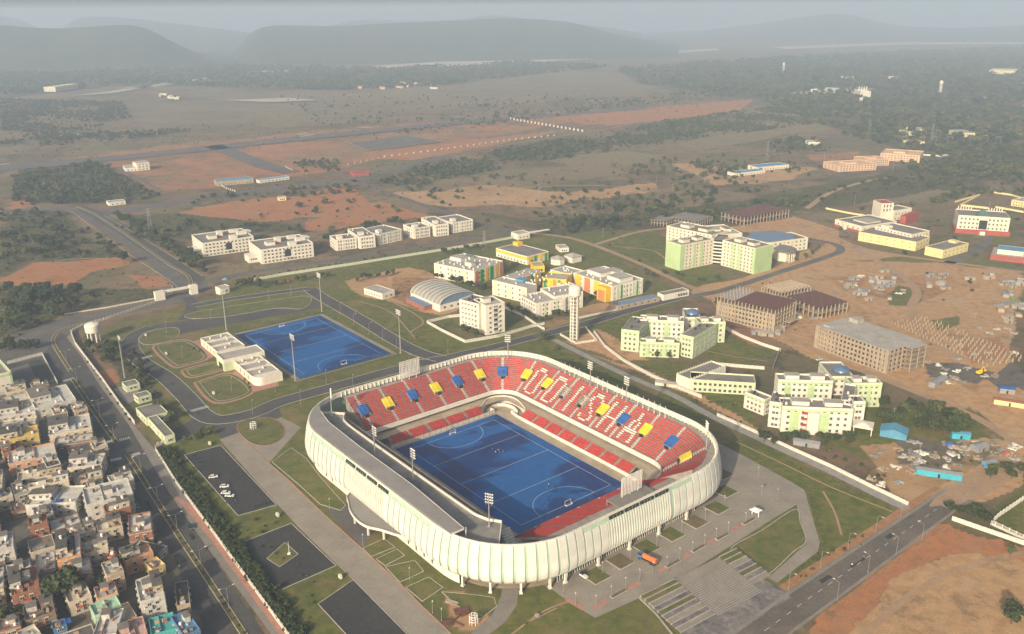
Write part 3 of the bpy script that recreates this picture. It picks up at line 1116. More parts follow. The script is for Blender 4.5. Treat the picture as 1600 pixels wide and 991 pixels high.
AISLES = [(0, -36.8), (0, -21.7), (0, -6.0), (0, 9.3), (0, 24.0), (1, 6), (1, 39), (1, 75), (2, -39.9), (2, -24.6), (2, -9.9), (2, 5.0), (2, 20.0), (2, 35.7), (3, 4), (3, 43)]
COVERS = 'bybybybyyggybybyby'
NROW, OFF0, DOFF, Z0, DZ = 18, 25.0, 1.12, 6.8, .73
LETTERS = {'O': ['.###.', '#...#', '#...#', '#...#', '#...#', '#...#', '#...#', '#...#', '.###.'],
           'D': ['####.', '#...#', '#...#', '#...#', '#...#', '#...#', '#...#', '#...#', '####.'],
           'I': ['..#..', '..#..', '..#..', '..#..', '..#..', '..#..', '..#..', '..#..', '..#..'],
           'S': ['.###.', '#...#', '#....', '.#...', '..#..', '...#.', '....#', '#...#', '.###.'],
           'H': ['#...#', '#...#', '#...#', '#...#', '#####', '#...#', '#...#', '#...#', '#...#'],
           'A': ['..#..', '..#..', '.#.#.', '.#.#.', '.#.#.', '#####', '#...#', '#...#', '#...#']}
WORD = 'ODISHA'
FIRST_LETTER = 8


def stand_terrace():
    mb = MB()
    N = 120
    fr = [i / N for i in range(N + 1)]
    rings = []
    for r in range(NROW):
        o = OFF0 - DOFF * r
        z = Z0 + DZ * r
        for oo, zz in ((o, z - (DZ if r else 0)), (o, z), (o - DOFF, z)):
            ln = sum(tier_len(oo))
            rings.append([(*tier_pt(tier_at(f * ln * .9999, oo), oo)[0], zz) for f in fr])
    o = OFF0 - DOFF * NROW
    ln = sum(tier_len(.5))
    rings.append([(*tier_pt(tier_at(f * ln * .9999, .5), .5)[0], Z0 + DZ * (NROW - 1)) for f in fr])
    mb.loft(rings)
    mb.build('terrace', M_terr, st)
    # end walls of the stand
    for k, f in ((0, 0.0), (1, .9999)):
        w = MB()
        a = [(*tier_pt(tier_at(f * sum(tier_len(OFF0 - DOFF * r)), OFF0 - DOFF * r), OFF0 - DOFF * r)[0], Z0 + DZ * r + .35) for r in range(NROW + 1)]
        b = [(x, y, 3.9) for x, y, z in a]
        w.loft([a, b])
        n = Vector((b[1][0] - b[0][0], b[1][1] - b[0][1], 0)).normalized()
        dx, dy = n.y * .3, -n.x * .3
        a2 = [(x + dx, y + dy, z) for x, y, z in a]
        b2 = [(x + dx, y + dy, z) for x, y, z in b]
        w.loft([a2, b2])
        w.loft([a, a2])
        w.build('end_wall', M_terr, st)
    # fascia of the upper tier, and the wall behind the walkway below it
    for nm, oo, za, zb, th, m in (('tier_fascia', OFF0 + .3, 5.5, 8.0, .35, M_white), ('walkway_wall', 21.0, 3.9, 6.9, .3, M_terr)):
        w = MB()
        for q in (oo, oo - th):
            ln = sum(tier_len(q))
            P = [tier_pt(tier_at(f * ln * .9999, q), q)[0] for f in fr]
            w.loft([[(*p, za) for p in P], [(*p, zb) for p in P]])
            if q == oo:
                P0 = P
        w.loft([[(*p, zb) for p in P0], [(*p, zb) for p in P]])
        w.loft([[(*p, za) for p in P0], [(*p, za) for p in P]])
        w.build(nm, m, st)


stand_terrace()


def seat(mb, p, n, z, w=.55):
    """one tip-up seat: pan and backrest, facing the pitch (n points outwards)"""
    nx, ny = n
    tx, ty = -ny, nx
    h = w / 2

    def P(a, b, c):
        return (p[0] + tx * a - nx * b, p[1] + ty * a - ny * b, z + c)
    mb.add([P(-h, 0, .40), P(h, 0, .40), P(h, .42, .44), P(-h, .42, .44), P(-h, .42, .30), P(h, .42, .30), P(-h, 0, .85), P(h, 0, .85), P(h, -.08, .85), P(-h, -.08, .85), P(-h, -.06, .30), P(h, -.06, .30)],
           [(0, 1, 2, 3), (3, 2, 5, 4), (6, 7, 1, 0), (9, 8, 7, 6), (10, 11, 8, 9)])


def upper_seats():
    blocks = [MB() for _ in range(len(AISLES) + 1)]
    letters = [MB() for _ in WORD]
    for r in range(NROW):
        o = OFF0 - DOFF * r - .45
        z = Z0 + DZ * r
        tot = sum(tier_len(o))
        da = [tier_d(g, o) for g in AISLES]
        n = int((tot - 1.2) / .56)
        for i in range(n):
            d = .8 + i * .56
            k = 0
            skip = False
            for q in da:
                if d > q:
                    k += 1
                dd = abs(d - q)
                if dd < .95 or (dd < 3.0 and 7 <= r <= 11):
                    skip = True
            if skip:
                continue
            g = tier_at(d, o)
            p, nn = tier_pt(g, o)
            li = k - FIRST_LETTER
            tgt = blocks[k]
            if 0 <= li < len(WORD) and 2 <= r <= 15:
                # letters stand upright on the stand: columns along the row, top at the back
                c = (d - (da[k - 1] + da[k]) / 2) / 1.72 + 2.5
                rr = int((15 - r) * 9 / 14)
                if 0 <= c < 5 and 0 <= rr < 9 and LETTERS[WORD[li]][rr][int(c)] == '#':
                    tgt = letters[li]
            seat(tgt, p, nn, z)
    for k, b in enumerate(blocks):
        if b.v:
            b.build('seat_block', M_seat, st)['kind'] = 'stuff'
    for ch, b in zip(WORD, letters):
        o = b.build('seat_letter', M_seatw, st)
        o['kind'] = 'stuff'
        o['label'] = 'white seats forming the capital letter ' + ch


upper_seats()
M_aisle = mat('aisle_concrete', (.50, .465, .405), .9, var=.12, scale=.4)
for g in AISLES:
    mb = MB()
    p, n = tier_pt(g, OFF0)
    for r in range(NROW * 2):
        o = DOFF * r / 2
        mb.box(o, o + DOFF / 2, -.75, .75, Z0 - .3, Z0 + DZ * (r + 1) / 2 - .33 + (.36 if r % 2 else .03))
    mb.build('aisle', M_aisle, st, loc=(p[0], p[1], 0), rz=atan2(n[1], n[0]))
for (g, c) in zip(AISLES, COVERS):
    r0, r1 = 7, 12
    oA, oB = OFF0 - DOFF * r0, OFF0 - DOFF * r1
    zA, zB = Z0 + DZ * r0, Z0 + DZ * r1
    p, n = tier_pt(g, (oA + oB) / 2)
    mb = MB()
    hw, hl = 2.7, (oA - oB) / 2
    # local x points outwards (up the stand)
    for s in (-1, 1):
        y0, y1 = sorted((s * hw, s * (hw - .25)))
        mb.add([(-hl, y0, zA - .6), (hl, y0, zA), (hl, y0, zB + 1.0), (-hl, y0, zA + 1.3), (-hl, y1, zA - .6), (hl, y1, zA), (hl, y1, zB + 1.0), (-hl, y1, zA + 1.3)],
               [(0, 1, 2, 3), (7, 6, 5, 4), (3, 2, 6, 7), (0, 3, 7, 4), (1, 5, 6, 2)])
    mb.box(hl - .25, hl, -hw, hw, zA, zB + 1.0)
    v = mb.mesh('vomitory', M_terr)
    e = obj('vomitory', v, st, (p[0], p[1], 0), atan2(n[1], n[0]))
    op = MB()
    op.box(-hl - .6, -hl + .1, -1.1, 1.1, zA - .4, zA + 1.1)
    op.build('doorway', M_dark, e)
    if c != 'g':
        cv = MB()
        zt0, zt1 = zA + 1.75, zB + 1.25
        N = 5
        rows = []
        for i in range(N + 1):
            t = i / N
            x = -hl + .5 + (2 * hl - .5) * t
            sag = .12 * sin(t * 9 + p[0])
            rows.append([(x, y, zt0 + (zt1 - zt0) * t + sag + (.15 if abs(y) < 1 else 0) - (.55 if abs(y) > 2.7 else 0)) for y in (-2.8, -2.6, -1.2, 0, 1.2, 2.6, 2.8)])
        cv.loft(rows)
        cv.loft([[(x, y, z) for x, y, z in rows[0]], [(x - .05, y, z - .6) for x, y, z in rows[0]]])
        cv.build('cover', M_blue if c == 'b' else M_yellow, e)
    else:
        cv = MB()
        cv.box(-hl * .2, hl * .8, -1.6, 1.6, zA + 1.2, zA + 1.45)
        cv.build('cover', M_conc, e)


def lower_tier(seg, t0, t1, nblk, rows, off_front, z0, dz, m, gap=1.6, name='lower_seats'):
    """short lower tier in front of the walkway, cut into blocks by aisles"""
    mb = MB()
    for r in range(rows):
        oa, ob = off_front - .9 * r, off_front - .9 * (r + 1)
        (xa, ya), n = tier_pt((seg, t0), oa)
        (xb, yb), _ = tier_pt((seg, t1), oa)
        (xc, yc), _ = tier_pt((seg, t1), ob)
        (xd, yd), _ = tier_pt((seg, t0), ob)
        z = z0 + dz * r
        mb.prism([(xa, ya), (xb, yb), (xc, yc), (xd, yd)], 0 if r == 0 else z - dz - .1, z)
    mb.build('lower_terrace', M_terr, st)
    L = abs(t1 - t0)
    s = 1 if t1 > t0 else -1
    for k in range(nblk):
        b = MB()
        a0 = t0 + s * (L * k / nblk + gap / 2)
        a1 = t0 + s * (L * (k + 1) / nblk - gap / 2)
        for r in range(rows):
            for i in range(int(abs(a1 - a0) / .52)):
                p, n = tier_pt((seg, a0 + s * .52 * (i + .5)), off_front - .9 * r - .45)
                seat(b, p, n, z0 + dz * r, .5)
        b.build(name, m, st)['kind'] = 'stuff'


def west_pt(seg_t, off):
    return (seg_t, -HB + off), (0, -1)


_tp = tier_pt


def tier_pt(g, off):
    if g[0] == 5:
        return (g[1], -HB + off), (0, -1)
    return _tp(g, off)


lower_tier(0, -33, 27, 5, 6, 36.2, 1.5, .42, M_seat)
lower_tier(2, -38, 46, 8, 6, 36.2, 1.5, .42, M_seat)
lower_tier(4, 0, 76, 6, 23, 36.2, 1.5, .47, M_seat)
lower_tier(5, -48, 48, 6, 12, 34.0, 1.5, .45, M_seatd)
# white front walls of the lower tier with their corner curve
for pts in ([(-52.6, -34), (-52.6, 28), (-56, 33), (-58.5, 36.5), (-58.5, 40), (-56, 43), (-50, 44.5), (-44, 43), (-39, 39.2), (46, 39.2), (52, 36), (52.8, 28), (52.8, -36)], [(-50, -41.4), (50, -41.4)]):
    ribbon('front_wall', smooth_line(pts, 2) if len(pts) > 2 else pts, .3, 1.9, M_white, None, st, thick=1.9)
ribbon('front_wall', smooth_line([(-56.5, 27), (-61, 33), (-63.5, 38), (-61, 45), (-55, 48.5), (-47, 47.5), (-39, 44.5)], 2), .35, 4.6, M_white, None, st, thick=4.6)
# walkway slab behind the lower tier and floor under the stands
w = MB()
a, b = ring_pts(31.5), ring_pts(20.5)
w.loft([[(x, y, 3.95) for x, y in a] + [(a[0][0], a[0][1], 3.95)], [(x, y, 3.95) for x, y in b] + [(b[0][0], b[0][1], 3.95)]])
w.build('walkway', M_beige, st)
fl = MB()
fl.prism(ring_pts(3.5), .0, .052)
fl.build('stadium_floor', M_beige, st)
# rim wall round the top of the bowl
rim = MB()
o1, o0 = ring_pts(0.05), ring_pts(.55)
c = lambda P, z: [(x, y, z) for x, y in P] + [(P[0][0], P[0][1], z)]
rim.loft([c(o1, 20.0), c(o1, 22.3), c(o0, 22.3), c(o0, 19.6)])
rim.build('rim_wall', M_white, st)
rp = MB()
for x, y, a in along(ring_pts(.9) + [ring_pts(.9)[0]], 2.6):
    if y > -44:
        rp.obox((x, y), a, .22, .5, 19.4, 22.0)
rp.build('rim_fins', M_white, st)['kind'] = 'stuff'
# facade: green backing shell and the cream panels hung on it
PROF = [(0.0, 22.25), (.5, 20.6), (1.4, 17.6), (2.0, 14.2), (2.45, 11.2), (2.5, 9.2), (2.1, 7.0), (.8, 5.4), (-1.4, 4.8)]
bk = MB()
rg = []
for oo, z in PROF:
    P = ring_pts(-(oo - .32), 20)
    rg.append(c(P, z - .02))
bk.loft(rg)
bk.build('facade_backing', M_green, st, smooth=True)


def panel_mesh(w, top, name, th=.26):
    pr = [p for p in PROF if p[1] <= top]
    if pr[0][1] < top:
        pr = [(.75, top)] + pr
    mb = MB()
    f1 = [[(-w / 2, -o - .06, z), (w / 2, -o - .06, z)] for o, z in pr]
    mb.loft(f1[::-1])
    for s in (-1, 1):
        e = [[(s * w / 2, -o - .06, z), (s * w / 2, -o - .06 + th, z)] for o, z in pr]
        mb.loft(e if s > 0 else e[::-1])
    mb.loft([[(-w / 2, -pr[0][0] - .06 + th, top), (w / 2, -pr[0][0] - .06 + th, top)], [(-w / 2, -pr[0][0] - .06, top), (w / 2, -pr[0][0] - .06, top)]])
    return mb.mesh(name, M_panel)


pm_full, pm_short, pm_rib = panel_mesh(3.45, 22.25, 'facade_panel'), panel_mesh(3.45, 19.7, 'facade_panel'), panel_mesh(.68, 19.7, 'facade_rib', .40)


def outline_at(d):
    """arc length d along the outline (from mid west side, counter-clockwise seen from above) -> point, outward normal"""
    segs = [('l', (-CX, -HB), (CX, -HB), (0, -1)), ('a', (CX, -CY), -pi / 2), ('l', (HA, -CY), (HA, CY), (1, 0)), ('a', (CX, CY), 0), ('l', (CX, HB), (-CX, HB), (0, 1)), ('a', (-CX, CY), pi / 2), ('l', (-HA, CY), (-HA, -CY), (-1, 0)), ('a', (-CX, -CY), pi)]
    q = RAD * pi / 2
    while True:
        for s in segs:
            l = math.dist(s[1], s[2]) if s[0] == 'l' else q
            if d <= l:
                if s[0] == 'l':
                    t = d / l
                    return (s[1][0] + (s[2][0] - s[1][0]) * t, s[1][1] + (s[2][1] - s[1][1]) * t), s[3]
                a = s[2] + d / RAD
                return (s[1][0] + RAD * cos(a), s[1][1] + RAD * sin(a)), (cos(a), sin(a))
            d -= l


PER = 4 * CX + 4 * CY + 2 * pi * RAD
NP = 138
for i in range(NP):
    d = PER * (i + .5) / NP
    p, n = outline_at(d)
    west = n[1] < -.99
    east = n[0] > .99
    if (west and -20.5 < p[0] < 14.5) or (east and -19.5 < p[1] < 19.5):
        continue
    short = (west and -66 < p[0] < 46) or (east and abs(p[1]) < 33)
    obj('facade_panel', pm_short if short else pm_full, st, (p[0], p[1], 0), atan2(n[1], n[0]) + pi / 2)
for k in range(24):
    x = -19.8 + 1.45 * k
    obj('facade_rib', pm_rib, st, (x, -HB, 0), 0)
for k in range(26):
    y = -18.4 + 1.45 * k
    obj('facade_rib', pm_rib, st, (HA, y, 0), pi / 2)
for k in range(4):
    mb = MB()
    mb.box(-3.9, 3.9, -.72, 0, 20.05, 21.35)
    for j in range(1, 4):
        mb.box(-3.9 + j * 1.95 - .06, -3.9 + j * 1.95 + .06, -.78, 0, 20.05, 21.35, 1)
    me = mb.mesh('louvre_window', [M_dark, M_green])
    obj('louvre_window', me, st, (-21 + 9.6 * k + 4, -HB, 0), 0)
    obj('louvre_window', me, st, (HA, -17 + 9.0 * k + 3.5, 0), pi / 2)
# base storey: solid on the west, glazed on the east, open undercroft at the near corner
bw = MB()
P = [outline_at(d)[0] for d in np.linspace(0, 2 * CX + 12, 40)]
N_ = [outline_at(d)[1] for d in np.linspace(0, 2 * CX + 12, 40)]
Q = [outline_at(PER - d)[0] for d in np.linspace(0, 50, 14)][::-1]
QN = [outline_at(PER - d)[1] for d in np.linspace(0, 50, 14)][::-1]
line = [(p[0] - n[0] * 1.0, p[1] - n[1] * 1.0) for p, n in zip(Q + P[1:], QN + N_[1:])]
bw.loft([[(x, y, 0) for x, y in line], [(x, y, 6.1) for x, y in line]])
bw.build('base_wall', M_white, st)
led = MB()
l2 = [(p[0] + n[0] * .5, p[1] + n[1] * .5) for p, n in zip(Q + P[1:], QN + N_[1:])]
led.loft([[(x, y, 5.0) for x, y in line], [(x, y, 5.0) for x, y in l2], [(x, y, 5.3) for x, y in l2], [(x, y, 5.3) for x, y in line]])
led.build('base_ledge', M_terr, st)
bwin = MB()
bwin.box(-.45, .45, -.08, .1, 1.2, 3.0)
bm_ = bwin.mesh('base_window', M_dark)
for x in (-46, -40, 22, 28, 34, 40, 46):
    obj('base_window', bm_, st, (x, -HB + 1.0, 0), 0)
gs = MB()
x = HA - 3.0
for k in range(62):
    y = -42 + 1.35 * k
    gs.box(x - .1, x + .12, y - .09, y + .09, 0, 6.0, 0)
gs.box(x - .12, x + .1, -43, 42, 2.9, 3.2, 0)
gs.box(x - .12, x + .1, -43, 42, 5.4, 6.0, 0)
gs.box(x - .3, x - .15, -43, 42, 0, 6.0, 1)
gs.build('glazed_screen', [M_white, M_glass], st)
cm = MB()
cm.prism([(-.5, -.4), (.5, -.4), (.5, .4), (-.5, .4)], 0, 6.3)
cm.prism([(-.8, -.7), (.8, -.7), (.8, .7), (-.8, .7)], 0, .5)
cmesh = cm.mesh('column', M_white)
for y in (-40, -22, -4, 14, 32):
    obj('column', cmesh, st, (HA - .4, y, 0), pi / 2)
for dd in (14, 26, 38, 50):
    p, n = outline_at(2 * CX + dd)
    obj('column', cmesh, st, (p[0] - n[0] * .5, p[1] - n[1] * .5, 0), atan2(n[1], n[0]))
    obj('column', cmesh, st, (p[0] - n[0] * 9, p[1] - n[1] * 9, 0), atan2(n[1], n[0]))
sf = MB()
a, b = ring_pts(-.2, 14), ring_pts(14, 14)
sf.loft([c(a, 5.85), c(b, 5.85)])
sf.build('soffit', M_terr, st)
bk2 = MB()
a = ring_pts(14, 14)
bk2.loft([c(a, 0), c(a, 5.9)])
bk2.build('core_wall', M_terr, st)
# curved entrance canopy on the west side
cp_ = MB()
cpts = smooth_line([(-19, -75.5), (-16, -79.5), (-11, -81.5), (-5, -84), (3, -85.5), (11, -84.8), (17, -81.5), (24, -78.5), (30, -75.5)], 1.5)
cp_.prism(cpts, 4.9, 5.4, 0, True)
cpo = cp_.build('entrance_canopy', M_roofp, st)
ribbon('canopy_edge', cpts, .35, 5.9, M_white, None, cpo, thick=1.1)
pil = MB()
pil.prism([(-.35, -.35), (.35, -.35), (.35, .35), (-.35, .35)], 0, 5)
pme = pil.mesh('canopy_pillar', M_white)
for x, y in ((-13, -79.5), (-2, -83.5), (10, -83.6), (17, -80)):
    obj('canopy_pillar', pme, cpo, (x, y, 0))
# roof deck over the west stand
arc = lambda cx, cy, r, a0, a1, k: [(cx + r * cos(radians(a0 + (a1 - a0) * i / k)), cy + r * sin(radians(a0 + (a1 - a0) * i / k))) for i in range(k + 1)]
dk = MB()
dpts = smooth_line([(-69.8, -50.3), (-66, -53.4), (-60, -55.0), (-46, -55.5), (0, -55.6), (41, -55.5), (51, -55.2), (56.5, -53.6), (61.2, -50.3)], 3)
dpoly = dpts + arc(CX, -CY, RAD - .6, -46, -90, 10) + arc(-CX, -CY, RAD - .6, -90, -142, 12)
dk.prism(dpoly, 17.3, 18.0, 0, True)
dk.build('roof_deck', M_deck, st)
ribbon('deck_parapet', dpts, .5, 19.1, M_white, None, st, thick=2.4)
ribbon('deck_parapet', [dpoly[-1], dpts[0]], .4, 19.2, M_white, None, st, thick=2.2)
ribbon('deck_parapet', [dpts[-1], dpoly[len(dpts)]], .35, 18.9, M_white, None, st, thick=2.0)
rf = MB()
rpoly = [(60.8, -68.6), (20, -66.2), (-26, -66.2), (-58, -65.2), (-72, -62.5), (-79, -59.5)] + arc(-CX, -CY, RAD - .7, -143, -90, 12) + [(60.8, -HB + .7)]
rf.prism(rpoly, 22.35, 22.75, 0, True)
rf.build('canopy_roof', M_roofp, st)
ribbon('roof_fascia', rpoly[:5], .25, 22.85, M_white, None, st, thick=.8)
ribbon('roof_fascia', [rpoly[-1], rpoly[0]], .25, 22.85, M_white, None, st, thick=.8)
mb = MB()
for x in (60.3, 48, 36, 24, 12, 0, -12, -24, -36, -48, -60):
    mb.box(x - .2, x + .2, -67.6, -67.2, 18, 22.4)
mb.build('roof_posts', M_white, st)['kind'] = 'stuff'
mb = MB()
wl = [(-56, -67.5), (58, -70)]
ribbon('press_wall', wl, .2, 22.3, M_glass, None, st, thick=4.2)
# hidden back of the west stand and the void at its left end
ribbon('stand_back_wall', [(-66, -51.5), (62, -51.5)], .4, 17.4, M_terr, None, st, thick=13.4)
vd = MB()
vd.prism([(-86, -42.5), (-66, -42.5), (-68, -50), (-84, -61)], 9, 9.3)
vd.build('landing_slab', M_terr, st)
vt = MB()
vt.box(-84, -72, -50.5, -47.5, 9.3, 11.0)
vt.build('blue_sheet', M_blue, st)
# stair and platform at the near end of the deck
sp = MB()
for i in range(12):
    sp.box(58 + i * .9, 58.9 + i * .9, -49, -44, 0, 12 - i * .9)
sp.build('end_stair', M_white, st)
nb = MB()
nb.prism([(70, 0), (80, 0), (80, 22), (70, 22)], 13.2, 13.7, 0, True)
for y in (.4, 7, 14, 21.4):
    nb.box(70.2, 70.8, y - .3, y + .3, 4, 13.2)
nb.build('scoreboard_platform', M_conc2, st)
ns = MB()
ns.prism([(73.6, -44), (86, -44), (86, 42), (73.6, 42)], 11.8, 12.1)
ns.build('near_concourse', M_terr, st)


# ------------------------------------------------------------------ scoreboards, masts, flagpoles, ball-stop fences
def to_world(s, w):
    return (PCX + s * cos(STA) - w * sin(STA), PCY + s * sin(STA) + w * cos(STA))


def scoreboard(label, s, w, z, ang, width, height):
    x, y = to_world(s, w)
    t = thing('scoreboard', label, 'scoreboard', (x, y, z), STA + ang, 'scoreboard frames at the pitch ends')
    mb = MB()
    mb.box(-.17, .17, -.1, .1, 1.2, 1.2 + height)
    me = mb.mesh('slat', M_frame)
    n = 15
    for i in range(n):
        obj('slat', me, t, (-width / 2 + width * i / (n - 1), 0, 0))
    mb = MB()
    mb.box(-width / 2, width / 2, -.05, .05, -.06, .06, bottom=True)
    me = mb.mesh('cross_bar', M_frame)
    for i in range(9):
        obj('cross_bar', me, t, (0, .16, 1.2 + height * i / 8))
    mb = MB()
    mb.box(-.2, .2, .3, .7, -1, height)
    me = mb.mesh('leg', M_frame)
    for q in (-width * .38, 0, width * .38):
        obj('leg', me, t, (q, .2, 0))


scoreboard('white lattice scoreboard frame on the rim of the far end stand', -84.5, -1.5, 20, pi / 2, 12.5, 10.0)
scoreboard('white lattice scoreboard frame above the near end of the bowl', 74, 11.5, 13.7, pi / 2, 12.5, 9.0)


def floodlight(name, label, x, y, z, h, ang, rows, cols, group):
    t = thing(name, label, 'floodlight', (x, y, z), ang, group)
    key = (h, rows, cols)
    if key not in FLC:
        p = MB()
        p.tube((0, 0, 0), (0, 0, h), .32 if h < 20 else .5, .16, 8)
        p.box(-.6, .6, -.6, .6, 0, .4)
        f = MB()
        sp = .95
        for r in range(rows):
            zz = h - 1.0 * r * 1.25
            f.box(-cols * sp / 2, cols * sp / 2, -.06, .06, zz - .06, zz + .06, bottom=True)
        for s in (-1, 1):
            f.box(s * cols * sp * .3 - .05, s * cols * sp * .3 + .05, -.1, .0, h - rows * 1.25, h + .3)
        l = MB()
        for q in range(cols):
            pass
        l.lathe([(.0, .30), (.36, .30), (.40, .05), (.18, -.28), (0, -.3)], 8)
        lm = l.mesh('lamp', M_lamp)
        for v in lm.vertices:
            v.co = Vector((v.co.x, v.co.z, -v.co.y))
        FLC[key] = (p.mesh('pole', M_steel), f.mesh('lamp_frame', M_steel), lm)
    a, b, lm = FLC[key]
    obj('pole', a, t)
    fr_ = obj('lamp_frame', b, t)
    sp = .95
    for r in range(rows):
        for q in range(cols):
            o = obj('lamp', lm, fr_, (-cols * sp / 2 + sp * (q + .5), .3, h - 1.25 * r))
            o.rotation_euler = (-.5, 0, 0)


FLC = {}
for (s, w_, z, h, a, lab) in ((-21.3, -60.9, 18, 14.5, 0, 'floodlight mast on the grey roof deck, farther of the two mid deck masts'),
                             (8.7, -59.0, 18, 14.5, 0, 'floodlight mast on the grey roof deck at the middle of the pitch'),
                             (60.1, -55.8, 18, 14.5, .5, 'floodlight mast at the near end of the grey roof deck'),
                             (-72.8, -56.2, 18, 14.5, -.5, 'floodlight mast at the far end of the grey roof deck'),
                             (-74.5, 60.5, 20, 14, pi + .6, 'floodlight mast on the rim at the far corner of the bowl'),
                             (-14, 70, 19.5, 14, pi, 'floodlight mast on the rim above the white letters, farther one'),
                             (13.5, 70, 19.5, 14, pi, 'floodlight mast on the rim above the white letters, nearer one'),
                             (74.5, 60.5, 19.5, 14, pi - .6, 'floodlight mast on the rim at the right corner of the bowl')):
    x, y = to_world(s, w_)
    floodlight('floodlight_mast', lab, x, y, z, h, STA + a, 4, 4, 'floodlight masts of the stadium')
fp = MB()
fp.tube((0, 0, 0), (0, 0, 6.6), .16, .09, 6)
fp.box(-.3, .3, -.3, .3, 0, .25)
fpm = fp.mesh('flagpole', M_frame)
for s in (-35, -31, -27.4, -23.4, -8.7, -4.6, -1.2, 6.2, 10.1, 20.9, 24.9, 28.7, 32.7, 36.5, 40.1):
    x, y = to_world(s, 70.4)
    tag(obj('flagpole', fpm, None, (x, y, 20.0)), 'bare white flagpole standing on the rim of the red letter stand', 'flagpole', 'flagpoles along the stadium rim')


def ball_fence(p0, p1, n, h, label, wf=None):
    """row of dark posts with a thin top rail at a pitch end"""
    a = atan2(p1[1] - p0[1], p1[0] - p0[0])
    L_ = math.dist(p0, p1)
    t = thing('ball_stop_fence', label, 'fence', (p0[0], p0[1], 0.05), a)
    mb = MB()
    mb.tube((0, 0, 0), (0, 0, h), .07, .07, 5)
    me = mb.mesh('post', M_dkpost)
    for i in range(n + 1):
        obj('post', me, t, (L_ * i / n, 0, 0))
    r = MB()
    for z in np.linspace(.3, h, 5):
        r.box(0, L_, -.025, .025, z - .025, z + .025, bottom=True)
    r.build('rail', M_dkpost, t)


M_dkpost = plain('dark_post', (.05, .055, .06), .5)
ball_fence(to_world(-51.8, -33), to_world(-51.8, 33), 18, 4, 'dark post fence behind the far goal of the stadium pitch')
ball_fence(to_world(51.8, -33), to_world(51.8, 33), 18, 4, 'dark post fence behind the near goal of the stadium pitch')

# ------------------------------------------------------------------ the practice pitch
X2, Y2, A2 = -144.3247, 613.577, -.8956485
p2x = X2 + 45.7 * cos(A2) + 27.5 * sin(A2)
p2y = Y2 + 45.7 * sin(A2) - 27.5 * cos(A2)
hockey_pitch('hockey_pitch', 'blue practice pitch beside the white clubhouse', (p2x, p2y, .05), A2, 50.4, 32.4)


def p2(s, w):
    return (p2x + s * cos(A2) - w * sin(A2), p2y + s * sin(A2) + w * cos(A2))


ribbon('pitch_surround', [p2(-52.5, -32.4), p2(-52.5, 34.5), p2(52.5, 34.5), p2(52.5, -34.5), p2(-52.5, -34.5)], 3.4, .07, M_conc)
ball_fence(p2(54.5, -34), p2(54.5, 34), 20, 4, 'dark post fence along the near end of the practice pitch')
ball_fence(p2(-54.5, -34), p2(-54.5, 34), 20, 4, 'dark post fence along the far end of the practice pitch')
for (px, py, a, lab) in ((461.7, 595.5, A2, 'tall floodlight mast at the near corner of the practice pitch beside the clubhouse'),
                         (354, 516, A2 + .3, 'tall floodlight mast behind the far end of the clubhouse'),
                         (626, 552, A2 + pi, 'tall floodlight mast at the right corner of the practice pitch'),
                         (503, 487, A2 + pi, 'tall floodlight mast at the far corner of the practice pitch')):
    x, y = at(px, py)
    floodlight('floodlight_mast', lab, x, y, 0, 30, a, 3, 6, 'tall masts of the practice pitch')
x, y = at(195, 590)
floodlight('floodlight_mast', 'tall floodlight mast in the walled yard by the water tank', x, y, 0, 27, A2, 2, 5, 'tall masts of the practice pitch')
# ================================================================== BUILDINGS
M_cream = mat('cream_paint', (.72, .68, .57), .8, var=.07, scale=.12, streak=.14)
M_cream2 = mat('ivory_paint', (.70, .64, .50), .8, var=.08, scale=.12, streak=.12)
M_pgreen = mat('pale_green_paint', (.56, .62, .40), .8, var=.07, scale=.12, streak=.12)
M_lgreen = mat('light_green_paint', (.43, .57, .29), .8, var=.07, scale=.12, streak=.1)
M_byel = mat('bright_yellow_paint', (.78, .50, .03), .75, var=.06, scale=.15)
M_pyel = mat('pale_yellow_paint', (.72, .62, .30), .8, var=.07, scale=.15, streak=.1)
M_bgreen = mat('bright_green_paint', (.05, .27, .07), .75, var=.08, scale=.15)
M_orange = mat('orange_paint', (.62, .22, .10), .75, var=.08, scale=.15)
M_redp = mat('red_base_paint', (.36, .075, .055), .8, var=.1, scale=.2)
M_roof = mat('roof_screed', (.24, .225, .20), .92, var=.14, scale=.12, col2=(.155, .145, .13))
M_roofl = mat('pale_roof_screed', (.42, .395, .35), .9, var=.12, scale=.15, col2=(.30, .28, .25))
M_raw = mat('raw_concrete', (.40, .325, .23), .92, var=.14, scale=.2, streak=.15)
M_brick = mat('red_brick', (.34, .13, .075), .92, var=.18, scale=.5)
M_shut = mat('maroon_shuttering', (.17, .060, .048), .85, var=.25, scale=.3, col2=(.12, .075, .06))
M_bluer = mat('blue_sheet_roof', (.10, .30, .44), .5, var=.12, scale=.3)
M_blue2 = mat('slate_blue_roof', (.16, .23, .34), .5, var=.08, scale=.2)
M_pinkb = mat('salmon_paint', (.62, .42, .27), .85, var=.08, scale=.15)
M_tankw = plain('white_tank', (.72, .70, .65), .4)
M_tankb = plain('black_tank', (.03, .03, .033), .4)
M_wframe = plain('window_frame', (.55, .53, .47), .6)
M_shade = mat('sun_shade', (.52, .49, .42), .85, var=.1, scale=.4)

WINS = {}


